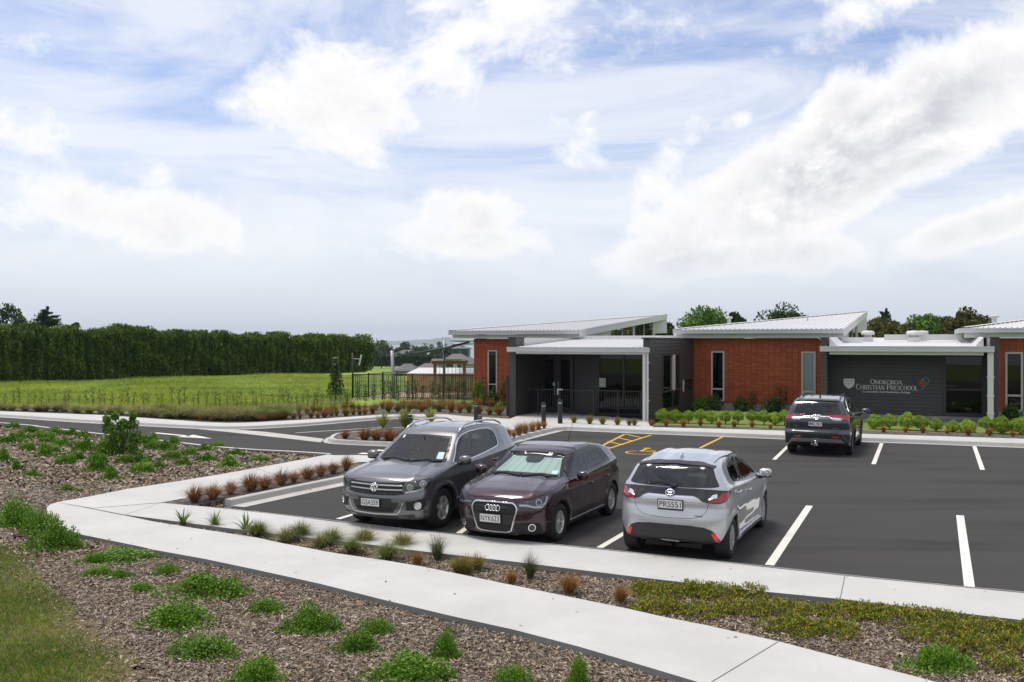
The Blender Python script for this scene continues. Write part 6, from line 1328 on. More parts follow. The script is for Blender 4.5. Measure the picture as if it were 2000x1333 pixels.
def OBL(deg, side=1):
    a = R(deg); return (np.array([-math.sin(a), side*math.cos(a), 0]), np.array([0, 0, 1.0]), np.array([math.cos(a), side*math.sin(a), 0]))
def hz(P3, deg):
    a = R(deg); return [(-math.sin(a)*p[0]+math.cos(a)*p[1], p[2]) for p in P3]
def M2(poly): return [(-p[0], p[1]) for p in poly][::-1]
def sym(half):
    """outline from its positive-y half, listed top to bottom"""
    return half+[(-p[0], p[1]) for p in half[::-1]]
def side_mir(poly): return poly

def circle(c, r, n=20, rz=None): return [(c[0]+r*math.cos(t), c[1]+(rz or r)*math.sin(t)) for t in np.linspace(0, 2*math.pi, n+1)[:-1]]

# ---- grey SUV, facing the camera
def build_vw():
    (ox, oy), hd = POSE['vw']; P = carpaint('paint_graphite', (.145, .143, .152), .70, .30)
    c = Car('parked_car', 'graphite grey SUV with silver roof rails and twin chrome grille bars, nose to the kerb', SPEC['vw'], (ox, oy), hd, P)
    m_clad = mat('cladding_grey', (.030, .031, .034), .5, var=.08)
    for xw in (c.S['xa'], c.S['xb']): c.arch(xw, .405, .03)
    ws = rounded(sym([(.0, 1.508), (.535, 1.490), (.575, 1.40), (.705, 1.105), (.69, 1.082), (.40, 1.090), (0, 1.094)]), .03)
    c.cut(inset(ws, .03), 'F'); wr = rounded(sym([(0, 1.50), (.52, 1.50), (.60, 1.20), (.58, 1.13), (0, 1.12)]), .04); c.cut(inset(wr, .03), 'R')
    U = rounded([(.85, 1.066), (.70, 1.17), (.50, 1.345), (.36, 1.44), (.22, 1.497), (-.10, 1.540), (-.50, 1.553), (-.85, 1.540), (-1.02, 1.500), (-1.10, 1.40), (-1.08, 1.26), (-1.02, 1.200), (-.6, 1.150), (.0, 1.098), (.4, 1.070)], .03)
    G = [rounded([(.76, 1.085), (.49, 1.335), (.34, 1.432), (.20, 1.480), (-.09, 1.520), (.035, 1.115)], .03), rounded([(-.045, 1.122), (-.165, 1.525), (-.50, 1.536), (-.71, 1.533), (-.625, 1.175)], .03), rounded([(-.675, 1.182), (-.765, 1.528), (-.90, 1.515), (-1.03, 1.46), (-1.065, 1.38), (-1.05, 1.25), (-1.0, 1.215)], .035)]
    for sd_ in (1, -1): c.glazing(U, G, sd_, m_satin, glass=m_cglass)
    D1 = rounded([(.90, .44), (.90, .88), (.87, 1.058), (.71, 1.19), (.51, 1.365), (.36, 1.462), (.22, 1.517), (-.125, 1.565), (-.005, 1.10), (-.005, .44)], .02); D2 = rounded([(-.012, .44), (-.012, 1.10), (-.132, 1.565), (-.50, 1.575), (-.74, 1.568), (-.66, 1.18), (-.76, 1.0), (-.86, .84), (-.885, .62), (-.84, .44)], .02)
    for sd_ in (1, -1):
        for D, hx, hzz in ((D1, .06, .943), (D2, -.80+.09, .968)):
            d = c.panel('door', D, 'S', sd_); c.ring('door_seal', D, 'S', m_rubber, sd_, 0, .02, -.010, thick=0, sp=.03) if False else None
            X, n = c.project([(hx, hzz)], 'S', sd_, 0.0); y0 = X[0][1]; hm = MB(); hm.smooth = True; hm.tube([(hx-.10, y0-sd_*.005, hzz), (hx-.07, y0+sd_*.035, hzz+.003), (hx+.06, y0+sd_*.035, hzz+.003), (hx+.09, y0-sd_*.005, hzz)], [.012, .014, .014, .012], 8); hm.build('handle', P, d); c.patch('handle_recess', circle((hx, hzz-.008), .07, 16, .032), 'S', m_plastic, sd_, .0015, thick=0, parent=d)
    hood = rounded([(1.98, -.70), (2.055, -.5), (2.09, 0), (2.055, .5), (1.98, .70), (1.70, .775), (1.05, .765), (1.10, .4), (1.13, 0), (1.10, -.4), (1.05, -.765), (1.70, -.775)], .05); c.panel('bonnet', hood, 'T')
    # glass front and back
    f = c.ring('windscreen', ws, 'F', m_frit, 1, 0, .035, .002); g = c.patch('glass', inset(ws, .03), 'F', m_cglass, 1, .0008, parent=f, thick=0)
    f2 = c.ring('rear_window', wr, 'R', m_frit, 1, 0, .05, .003); c.patch('glass', inset(wr, .045), 'R', m_cglass_dk, 1, .001, parent=f2, thick=0)
    c.patch('sticker', [(.50, 1.13), (.62, 1.13), (.58, 1.235), (.47, 1.235)], 'F', m_sticker, 1, .003, parent=f, thick=0); c.patch('sticker', circle((-.47, 1.455), .028, 12), 'F', m_sticker, 1, .003, parent=f, thick=0)
    mm = MB(); mm.box(.42, .50, -.12, .12, 1.36, 1.43); mm.tube([(.44, 0, 1.42), (.52, 0, 1.49)], .012, 6); mm.build('inner_mirror', m_frit, c.root, bevel=.01)
    c.interior(m_seat2, .92, .12, -.85)
    # cladding along sills, wheel arches and bumpers
    for sd_ in (1, -1):
        c.patch('sill_cladding', [(.91, .20), (.91, .43), (-.89, .43), (-.89, .20)], 'S', m_clad, sd_, .006); c.line('sill_strip', [(.88, .455), (-.86, .455)], 'S', m_satin, .02, sd_, .010)
        for xw in (c.S['xa'], c.S['xb']): c.line('arch_trim', [(xw+.425*math.cos(t), .35+.425*math.sin(t)) for t in np.linspace(-.36, math.pi+.36, 26)], 'S', m_clad, .045, sd_, .008, thick=.015)
    # grille between the lamps
    gr = sym([(0, .845), (.555, .858), (.50, .74), (.545, .672), (.40, .648), (0, .640)])
    gp = c.patch('grille', gr, 'F', m_rubber, 1, .003, thick=.01, sp=.03)
    for za, zb in ((.812, .800), (.738, .728)): c.line('grille_bar', [(-.515, zb+.012), (-.3, za), (0, za-.003), (.3, za), (.515, zb+.012)], 'F', m_satin, .024, 1, .014, parent=gp, thick=.02)
    for zz in (.775, .702, .675): c.line('grille_slat', [(-.49, zz), (0, zz-.005), (.49, zz)], 'F', m_plastic, .010, 1, .008, parent=gp, thick=.01)
    em = c.patch('emblem_disc', circle((0, .768), .068, 24), 'F', m_darkl, 1, .010, thick=.02, sp=.02); c.ovals('emblem', [(0, 0, .068, .068)], 'F', 0, .768, m_chrome, .008, em, .014, strokes=[[(-.034, .056), (-.014, .008), (0, .040)], [(.034, .056), (.014, .008), (0, .040)], [(-.056, .022), (-.026, -.055), (0, -.008), (.026, -.055), (.056, .022)]])
    for sd_ in (1, -1):
        vw_ = OBL(38, sd_); H3 = [(2.08, .545, .672), (2.085, .505, .715), (2.03, .575, .845), (1.90, .735, .893), (1.70, .866, .925), (1.745, .868, .85), (1.82, .846, .770), (1.92, .77, .732), (2.0, .68, .700)]
        ho = rounded(hz(H3, 38), .015); hl = c.patch('headlight', ho, vw_, m_darkl, 1, .001, thick=.012, sp=.03)
        for q, r in (((2.03, .64, .785), .056), ((1.86, .79, .835), .062)):
            cc = hz([q], 38)[0]; c.patch('lamp_bowl', circle(cc, r, 20, r*.95), vw_, m_clearl, 1, .005, holes=[circle(cc, r*.72, 20, r*.68)], parent=hl, thick=.004, sp=.02); c.patch('lamp_bowl_inner', circle(cc, r*.70, 20, r*.66), vw_, m_rim_d, 1, .002, parent=hl, thick=0, sp=.02); c.patch('lamp_bulb', circle(cc, r*.30, 14), vw_, m_clearl, 1, .009, parent=hl, thick=.006, sp=.02)
        c.line('lamp_strip', hz([(2.055, .57, .70), (1.96, .72, .725), (1.86, .81, .765)], 38), vw_, m_clearl, .028, 1, .004, parent=hl, thick=.004); c.patch('lamp_cover', ho, vw_, m_lens, 1, .014, parent=hl, thick=.014, sp=.03)
        fg = rounded(hz([(2.085, .555, .535), (1.87, .84, .600), (1.86, .845, .47), (1.93, .79, .398), (2.07, .575, .402), (2.085, .62, .47)], 35), .02); fp = c.patch('fog_lamp_bay', fg, OBL(35, sd_), m_rubber, 1, .002, thick=.01)
        for zz in (.43, .47, .51, .55): c.line('bay_slat', hz([(2.08, .58, zz), (2.01, .70, zz+.003)], 35), OBL(35, sd_), m_plastic, .012, 1, .006, parent=fp)
        cc = hz([(1.973, .751, .482)], 35)[0]; c.patch('fog_lamp', circle(cc, .052, 20), OBL(35, sd_), m_clearl, 1, .004, parent=fp, thick=.006, sp=.02); c.patch('fog_ring', circle(cc, .066, 22), OBL(35, sd_), m_chrome, 1, .009, parent=fp, thick=.012, holes=[circle(cc, .053, 22)], sp=.02)
    lo = sym([(0, .530), (.47, .535), (.40, .40), (.35, .352), (0, .340)]); lp = c.patch('lower_intake', lo, 'F', m_plastic, 1, .001, thick=.01)
    c.line('intake_trim', [(-.535, .525), (-.475, .38), (-.42, .332), (0, .320), (.42, .332), (.475, .38), (.535, .525)], 'F', m_satin, .014, 1, .009, parent=lp)
    for zz in (.375, .40, .425): c.line('intake_slat', [(-.37, zz), (0, zz-.005), (.37, zz)], 'F', m_rubber, .011, 1, .005, parent=lp)
    c.patch('plate_mount', rounded(sym([(0, .590), (.335, .592), (.335, .445), (0, .440)]), .01), 'F', m_plastic, 1, .008, thick=.02)
    c.plate('GSA359', 'F', -.05, .515, .36, .122, .03)
    c.line('bumper_lip', [(-.70, .30), (-.4, .262), (0, .255), (.4, .262), (.70, .30)], 'F', m_clad, .07, 1, .004); c.line('bumper_crease', [(-.75, .645), (-.5, .612), (0, .603), (.5, .612), (.75, .645)], 'F', P, .012, 1, .006, thick=.01)
    # tail lamps, roof rails, wipers
    for sd_ in (1, -1):
        tl = hz([(-2.12, .62, 1.06), (-2.0, .82, 1.10), (-1.86, .88, 1.08), (-1.90, .90, .96), (-2.0, .88, .90), (-2.18, .62, .90)], 180-42); c.patch('tail_lamp', rounded(tl, .02), OBL(180-42, sd_), m_red, 1, .006, thick=.012)
        rl_ = MB(); rl_.smooth = True; y_ = .565; rl_.tube([(.22, sd_*(y_+.02), 1.555), (.12, sd_*y_, 1.615), (-.05, sd_*(y_-.005), 1.675), (-.4, sd_*(y_-.01), 1.700), (-.9, sd_*(y_-.01), 1.700), (-1.3, sd_*(y_-.01), 1.672), (-1.52, sd_*(y_-.01), 1.61), (-1.60, sd_*y_, 1.565)], [.012, .018, .02, .02, .02, .02, .018, .012], 10); rl_.tube([(-.55, sd_*(y_-.01), 1.60), (-.55, sd_*(y_-.01), 1.69)], .016, 8); rl_.build('roof_rail', m_satin, c.root)
    for (p, q) in (((-.62, 1.098), (.02, 1.100)), ((.08, 1.098), (.62, 1.102))): c.line('wiper', [p, ((p[0]+q[0])/2, p[1]+.022), q], 'F', m_rubber, .022, 1, .020, thick=.014)
    c.mirror(.72, 1.075, P, .03, (.085, .110, .080), under=m_plastic)
    c.patch('badge_bar', sym([(0, .90), (.1, .90), (.1, .86), (0, .86)]), 'R', m_chrome, 1, .006)
    c.wheels('five', m_rim, .218, spoke_set(5, .055, .085, y0=.075, y1=.092, rot=.3)); c.finish(); return c

# ---- dark plum hatchback, facing the camera
def build_a1():
    (ox, oy), hd = POSE['a1']; P = carpaint('paint_plum', (.030, .009, .016), .6, .26)
    c = Car('parked_car', 'dark plum hatchback with pale sunshade behind its windscreen and large single-frame grille', SPEC['a1'], (ox, oy), hd, P)
    for xw in (c.S['xa'], c.S['xb']): c.arch(xw, .350, .02)
    ws = rounded(sym([(.0, 1.306), (.50, 1.290), (.54, 1.23), (.690, .975), (.67, .955), (.40, .975), (0, .983)]), .03)
    c.cut(inset(ws, .022), 'F'); wr = rounded(sym([(0, 1.21), (.48, 1.20), (.58, .98), (0, .96)]), .05); c.cut(inset(wr, .03), 'R')
    G = [rounded([(.76, .955), (.62, 1.05), (.44, 1.165), (.28, 1.235), (.09, 1.285), (-.24, 1.318), (-.115, .995)], .03), rounded([(-.215, 1.000), (-.345, 1.318), (-.62, 1.322), (-.86, 1.305), (-.965, 1.035)], .03), rounded([(-1.01, 1.040), (-.925, 1.280), (-1.02, 1.255), (-1.20, 1.055)], .02)]
    U = rounded([(.84, .935), (.62, 1.072), (.44, 1.185), (.28, 1.252), (.09, 1.302), (-.30, 1.338), (-.62, 1.342), (-.90, 1.322), (-1.03, 1.278), (-1.24, 1.045), (-.6, .998), (.2, .948)], .02)
    for sd_ in (1, -1): c.glazing(U, G, sd_, None, glass=m_cglass); c.line('waist_trim', [(.80, .932), (.2, .940), (-.6, .990), (-1.24, 1.036)], 'S', m_gloss, .012, sd_, .007)
    D1 = rounded([(.84, .30), (.86, .74), (.84, .925), (.63, 1.085), (.45, 1.197), (.28, 1.264), (.09, 1.314), (-.30, 1.350), (-.165, .965), (-.215, .30)], .02); D2 = rounded([(-.222, .30), (-.172, .965), (-.307, 1.350), (-.62, 1.354), (-.90, 1.334), (-1.0, 1.10), (-1.0, .94), (-.92, .80), (-.855, .62), (-.82, .42), (-.78, .30)], .02)
    for sd_ in (1, -1):
        for D, hx, hzz in ((D1, -.07, .775), (D2, -.93+.08, .80)):
            d = c.panel('door', D, 'S', sd_); X, n = c.project([(hx, hzz)], 'S', sd_, 0.0); y0 = X[0][1]; hm = MB(); hm.smooth = True; hm.tube([(hx-.09, y0-sd_*.005, hzz), (hx-.065, y0+sd_*.03, hzz+.003), (hx+.055, y0+sd_*.03, hzz+.003), (hx+.08, y0-sd_*.005, hzz)], [.010, .012, .012, .010], 8); hm.build('handle', P, d); c.patch('handle_recess', circle((hx, hzz-.008), .06, 16, .027), 'S', m_frit, sd_, .0015, thick=0, parent=d)
        c.line('sill_trim', [(.80, .262), (-.80, .262)], 'S', m_satin, .012, sd_, .008)
    hood = rounded([(1.935, -.36), (1.95, 0), (1.935, .36), (1.86, .56), (1.66, .735), (1.2, .765), (.92, .745), (1.0, .4), (1.03, 0), (1.0, -.4), (.92, -.745), (1.2, -.765), (1.66, -.735), (1.86, -.56)], .05); c.panel('bonnet', hood, 'T')
    f = c.ring('windscreen', inset(ws, -.006), 'F', m_frit, 1, 0, .046, .002); c.patch('glass', inset(ws, .036), 'F', m_cglass, 1, .0008, parent=f, thick=0)
    f2 = c.ring('rear_window', wr, 'R', m_frit, 1, 0, .05, .003); c.patch('glass', inset(wr, .045), 'R', m_cglass_dk, 1, .001, parent=f2, thick=0)
    # sunshade: a pleated reflective sheet just inside the windscreen
    sh_m = mat('sunshade_foil', (.62, .74, .72), .35, .15, var=.06, scale=2); shp = inset(ws, .012)
    shp = [p for p in shp]; X = c.patch('sunshade', shp, 'F', sh_m, 1, -.035, thick=0, sp=.035)
    for i, y_ in enumerate(np.linspace(-.50, .56, 8)): c.line('shade_fold', [(y_-.06, .99), (y_*.80, 1.27)], 'F', mat('fold_grey', (.34, .42, .42), .6) if i == 0 else bpy.data.materials['fold_grey'], .007, 1, -.032, parent=X, thick=0)
    c.patch('sensor_housing', rounded(sym([(0, 1.285), (.17, 1.283), (.15, 1.20), (.10, 1.175), (0, 1.175)]), .02), 'F', m_cabin, 1, -.02, thick=0); c.patch('sticker', [(.50, .995), (.60, .995), (.575, 1.055), (.48, 1.055)], 'F', m_sticker, 1, .003, parent=f, thick=0)
    c.interior(m_seat, .84, .02, -.75)
    gr = rounded(sym([(0, .692), (.345, .684), (.405, .60), (.300, .245), (.22, .222), (0, .218)]), .05, 5); gp = c.patch('grille', gr, 'F', m_rubber, 1, .003, thick=.01)
    c.patch('grille_frame', inset(gr, -.010), 'F', m_satin, 1, .012, holes=[inset(gr, .010)], thick=.03, parent=gp, sp=.02)
    for zz in (.655, .625, .595, .560, .535, .315, .29, .265): hwz = .33+.06*(zz-.25)/.4 if zz < .62 else .365; c.line('grille_slat', [(-hwz+.03, zz), (0, zz-.004), (hwz-.03, zz)], 'F', m_plastic, .012, 1, .010, parent=gp, thick=.014)
    c.patch('plate_mount', rounded(sym([(0, .505), (.355, .51), (.33, .345), (0, .340)]), .015), 'F', m_plastic, 1, .008, thick=.02, parent=gp)
    c.ovals('emblem', [(dy, 0, .043, .043) for dy in (-.087, -.029, .029, .087)], 'F', -.0, .597, m_chrome, .0075, gp, .018)
    c.plate('NYK623', 'F', -.035, .435, .36, .122, .035)
    for sd_ in (1, -1):
        vw_ = OBL(36, sd_); H3 = [(1.965, .385, .668), (1.91, .50, .703), (1.80, .64, .748), (1.63, .79, .790), (1.67, .795, .70), (1.73, .765, .610), (1.80, .70, .588), (1.87, .60, .618), (1.93, .48, .622), (1.955, .43, .628)]
        ho = rounded(hz(H3, 36), .012); hl = c.patch('headlight', ho, vw_, m_darkl, 1, .001, thick=.012, sp=.028)
        cc = hz([(1.79, .70, .690)], 36)[0]; c.patch('lamp_bowl', circle(cc, .052, 20), vw_, m_clearl, 1, .004, parent=hl, thick=.004, sp=.02, holes=[circle(cc, .040, 20)]); c.patch('lamp_projector', circle(cc, .036, 16), vw_, m_gloss, 1, .008, parent=hl, thick=.006, sp=.02)
        c.line('running_light', hz([(1.945, .43, .655), (1.90, .53, .655), (1.84, .64, .625), (1.76, .735, .622), (1.70, .785, .70), (1.66, .79, .775)], 36), vw_, m_clearl, .026, 1, .005, parent=hl, thick=.006)
        c.line('indicator', hz([(1.95, .42, .645), (1.90, .52, .642)], 36), vw_, m_amber, .016, 1, .008, parent=hl, thick=.004) if False else None
        c.patch('lamp_cover', ho, vw_, m_lens, 1, .013, parent=hl, thick=.013, sp=.03)
        fg = rounded(hz([(1.97, .375, .372), (1.90, .55, .385), (1.79, .72, .375), (1.72, .745, .225), (1.80, .65, .205), (1.93, .40, .205), (1.975, .34, .285)], 33), .02); fp = c.patch('fog_lamp_bay', fg, OBL(33, sd_), m_rubber, 1, .002, thick=.01)
        for zz in (.24, .275, .31, .345): c.line('bay_slat', hz([(1.96, .38, zz), (1.89, .54, zz+.002)], 33), OBL(33, sd_), m_plastic, .012, 1, .006, parent=fp)
        cc = hz([(1.862, .611, .305)], 33)[0]; c.patch('fog_lamp', circle(cc, .046, 20), OBL(33, sd_), m_darkl, 1, .004, parent=fp, thick=.006, sp=.02); c.patch('fog_ring', circle(cc, .061, 22), OBL(33, sd_), m_chrome, 1, .010, parent=fp, thick=.012, holes=[circle(cc, .048, 22)], sp=.02)
        tl = hz([(-1.82, .60, .92), (-1.68, .78, .92), (-1.55, .84, .88), (-1.60, .86, .78), (-1.72, .84, .74), (-1.88, .60, .76)], 180-45); c.patch('tail_lamp', rounded(tl, .02), OBL(180-45, sd_), m_red, 1, .006, thick=.012)
        c.ring('fuel_flap', circle((-1.30, .80), .08, 20), 'S', m_rubber, 1, 0, .005, .001) if sd_ > 0 else None
        c.line('roof_seam', [(.12, sd_*.535), (-.4, sd_*.545), (-1.3, sd_*.545)], 'T', m_gloss, .012, 1, .002, thick=.004)
    c.line('bumper_lip', [(-.62, .185), (-.3, .172), (0, .170), (.3, .172), (.62, .185)], 'F', P, .03, 1, .016, thick=.03)
    for (p, q) in (((-.60, .985), (.02, .990)), ((.06, .988), (.60, .985))): c.line('wiper', [p, ((p[0]+q[0])/2, p[1]+.016), q], 'F', m_rubber, .020, 1, .018, thick=.014)
    c.mirror(.60, .945, P, .035, (.075, .100, .070), under=P)
    an = MB(); an.tube([(-1.10, 0, 1.36), (-1.20, 0, 1.50), (-1.36, 0, 1.70)], [.012, .005, .003], 6); an.build('aerial', m_rubber, c.root)
    c.wheels('ten', m_rim, .198, spoke_set(9, .012, .020, pair=.022, y0=.08, y1=.090, thick=.02, rot=.15)); c.finish(); return c

# ---- silver hatchback, tail to the camera
def build_yaris():
    (ox, oy), hd = POSE['yaris']; P = carpaint('paint_silver', (.50, .515, .54), .55, .30, .06)
    c = Car('parked_car', 'silver hatchback parked tail towards the footpath, black band joining its tail lamps', SPEC['yaris'], (ox, oy), hd, P)
    for xw in (c.S['xa'], c.S['xb']): c.arch(xw, .352, .02)
    wr = rounded(sym([(0, 1.395), (.45, 1.372), (.575, 1.345), (.625, 1.22), (.69, 1.10), (.60, 1.085), (.3, 1.080), (0, 1.080)]), .03)
    tr = rounded(sym([(0, 1.365), (.36, 1.345), (.47, 1.31), (.535, 1.20), (.50, 1.135), (.42, 1.108), (.22, 1.105), (.12, 1.14), (0, 1.14)]), .05)
    ws = rounded(sym([(.0, 1.375), (.50, 1.350), (.68, 1.06), (.66, 1.03), (0, 1.06)]), .03); c.cut(inset(ws, .03), 'F'); c.cut(inset(tr, -.01), 'R')
    G = [rounded([(.76, 1.00), (.60, 1.14), (.40, 1.27), (.20, 1.355), (.02, 1.395), (-.24, 1.02)][:0] or [(.80, .990), (.62, 1.125), (.40, 1.265), (.22, 1.345), (-.03, 1.392), (-.235, 1.040)], .03), rounded([(-.325, 1.050), (-.13, 1.400), (-.36, 1.402), (-.60, 1.375), (-.80, 1.300), (-.915, 1.190), (-.88, 1.125), (-.70, 1.090)], .05)]
    U = rounded([(.90, .968), (.64, 1.135), (.40, 1.285), (.20, 1.368), (-.05, 1.415), (-.36, 1.420), (-.64, 1.392), (-.86, 1.310), (-.965, 1.185), (-.92, 1.105), (-.72, 1.068), (-.2, 1.012), (.4, .978)], .03)
    for sd_ in (1, -1): c.glazing(U, G, sd_, None, glass=m_cglass)
    D1 = rounded([(.88, .30), (.93, .70), (.92, .955), (.65, 1.15), (.41, 1.30), (.21, 1.383), (-.06, 1.432), (-.26, 1.02), (-.19, .85), (-.20, .30)], .02); D2 = rounded([(-.207, .30), (-.197, .85), (-.267, 1.02), (-.067, 1.432), (-.36, 1.436), (-.66, 1.405), (-.90, 1.315), (-.99, 1.19), (-1.02, 1.05), (-.98, .88), (-.90, .70), (-.86, .50), (-.80, .30)], .02)
    for sd_ in (1, -1):
        for D, hx, hzz in ((D1, -.06, .86), (D2, -.94+.11, .935)):
            d = c.panel('door', D, 'S', sd_); X, n = c.project([(hx, hzz)], 'S', sd_, 0.0); y0 = X[0][1]; hm = MB(); hm.smooth = True; hm.tube([(hx-.10, y0-sd_*.005, hzz), (hx-.075, y0+sd_*.036, hzz+.003), (hx+.055, y0+sd_*.036, hzz+.003), (hx+.08, y0-sd_*.005, hzz)], [.012, .015, .015, .012], 8); hm.build('handle', P, d); c.patch('handle_recess', circle((hx, hzz-.006), .062, 16, .03), 'S', m_rim_d, sd_, .0012, thick=0, parent=d)
        c.line('sill_skirt', [(.86, .235), (-.86, .245)], 'S', P, .07, sd_, .022, thick=.03)
        c.line('roof_seam', [(.10, sd_*.54), (-.4, sd_*.55), (-1.25, sd_*.53)], 'T', m_rubber, .014, 1, .001, thick=.003)
    hatch = rounded(sym([(0, 1.06), (.62, 1.05), (.66, .96), (.565, .87), (.545, .76), (.46, .675), (.33, .648), (0, .638)]), .05); tg = c.panel('tailgate', hatch, 'R')
    hood = rounded([(1.90, -.5), (1.96, 0), (1.90, .5), (1.6, .68), (1.05, .70), (1.08, 0), (1.05, -.70), (1.6, -.68)], .05); c.panel('bonnet', hood, 'T')
    f = c.patch('rear_window', wr, 'R', m_gloss, 1, .003, holes=[tr], thick=.008, sp=.03); c.patch('glass', inset(tr, -.01), 'R', m_cglass_md, 1, .001, parent=f, thick=0)
    c.patch('spoiler_lip', rounded(sym([(0, 1.425), (.40, 1.405), (.60, 1.372), (.575, 1.345), (.45, 1.372), (0, 1.395)]), .008), 'R', m_plastic, 1, .014, thick=.03, sp=.02)
    c.line('wiper', [(.34, 1.118), (.16, 1.142), (-.10, 1.105)][::-1], 'R', m_rubber, .035, 1, .022, thick=.02); c.blob('wiper_hub', (-1.75, -.04, 1.095), (.03, .05, .025), m_rubber, sq=.8)
    f3 = c.ring('windscreen', ws, 'F', m_frit, 1, 0, .035, .002); c.patch('glass', inset(ws, .03), 'F', m_cglass, 1, .0008, parent=f3, thick=0)
    c.interior(m_seat2, .88, .02, -.85, sw=-.36)
    band = sym([(0, 1.072), (.35, 1.072), (.60, 1.062), (.72, 1.035), (.70, .885), (.56, .872), (.48, .895), (.42, .945), (.34, .975), (0, .972)])
    bd = c.patch('tail_band', rounded(band, .012), 'R', m_gloss, 1, .006, thick=.014, sp=.03)
    for sd_ in (1, -1):
        vw_ = OBL(180-38, sd_)
        bo = rounded(hz([(-1.75, .52, 1.058), (-1.66, .64, 1.058), (-1.50, .80, 1.036), (-1.42, .83, 1.022), (-1.50, .815, .975), (-1.58, .79, .90), (-1.67, .72, .868), (-1.76, .56, .872)], 180-38), .012); ho = c.patch('tail_lamp', bo, vw_, m_gloss, 1, .008, thick=.014)
        red = rounded(hz([(-1.775, .545, .888), (-1.70, .66, .930), (-1.60, .745, 1.012), (-1.47, .825, 1.020), (-1.53, .812, .965), (-1.60, .775, .905), (-1.675, .71, .876), (-1.76, .56, .874)], 180-38), .01); c.patch('red_lens', red, vw_, m_red, 1, .014, parent=ho, thick=.012)
        clr = rounded(hz([(-1.76, .55, .915), (-1.71, .62, .985), (-1.655, .67, 1.00), (-1.68, .67, .945)], 180-38), .008); c.patch('reverse_lens', clr, vw_, m_clearl, 1, .013, parent=ho, thick=.008)
    em = c.patch('emblem_disc', circle((0, 1.00), .066, 22, .046), 'R', mat('emblem_blue', (.02, .05, .16), .15, var=.02), 1, .010, thick=.01, sp=.02); c.ovals('emblem', [(0, 0, .066, .046), (0, .002, .022, .044), (0, .018, .048, .022)], 'R', 0, 1.00, m_chrome, .006, em, .016)
    c.plate('PRS551', 'R', -.02, .842, .36, .122, .022, frame=2, parent=tg)
    lb = rounded(sym([(0, .548), (.30, .545), (.52, .520), (.62, .475), (.72, .30), (.70, .245), (.45, .240), (0, .262)]), .03); lp = c.patch('bumper_insert', lb, 'R', m_plastic, 1, .005, thick=.015)
    for sd_ in (1, -1): c.patch('reflector', [(sd_*y_, z_) for y_, z_ in [(.655, .435), (.595, .432), (.645, .318), (.70, .292)]][::sd_], 'R', m_redr, 1, .012, thick=.008, parent=lp)
    c.patch('bumper_scuff', [(-.13, .292), (.0, .300), (.14, .306), (.10, .283), (0, .276), (-.11, .276)], 'R', m_rim, 1, .012, parent=lp, thick=.003)
    c.line('bumper_shelf', [(-.70, .60), (-.5, .585), (0, .578), (.5, .585), (.70, .60)], 'R', P, .012, 1, .004, thick=.01)
    for k, s_, y_, z_, m_, sz in ((0, 'YARIS', .46, 1.005, m_chrome, (.085, .022)), (1, 'HYBRID', -.42, .685, m_plastic, (.15, .018))):
        X, n = c.project([(y_, z_)], 'R', 1, .010); V, Fs = text_mesh(s_, 1, 0, .02); xs_ = [v[0] for v in V]; ys_ = [v[1] for v in V]; mx_, my_ = (max(xs_)+min(xs_))/2, (max(ys_)+min(ys_))/2; kx, ky = sz[0]/(max(xs_)-min(xs_)), sz[1]/(max(ys_)-min(ys_)); mb = MB(); mb.add([(X[0][0]-.002, X[0][1]-(v[0]-mx_)*kx, X[0][2]+(v[1]-my_)*ky) for v in V], Fs); mb.build('tailgate_script', m_, tg)
    c.blob('roof_fin', (-1.12, 0, 1.48), (.075, .022, .045), P, sq=.9)
    c.mirror(.74, .985, P, .03, (.080, .105, .075), under=m_plastic)
    for sd_ in (1, -1):
        vw_ = OBL(38, sd_); c.patch('headlight', rounded(hz([(1.90, .50, .66), (1.80, .66, .72), (1.55, .80, .80), (1.62, .81, .70), (1.80, .72, .60)], 38), .02), vw_, m_clearl, 1, .004)
    c.wheels('cover', m_rim_y, .205, spoke_set(8, .030, .05, pair=.016, y0=.085, y1=.098, thick=.02, rot=.2)); c.finish(); return c

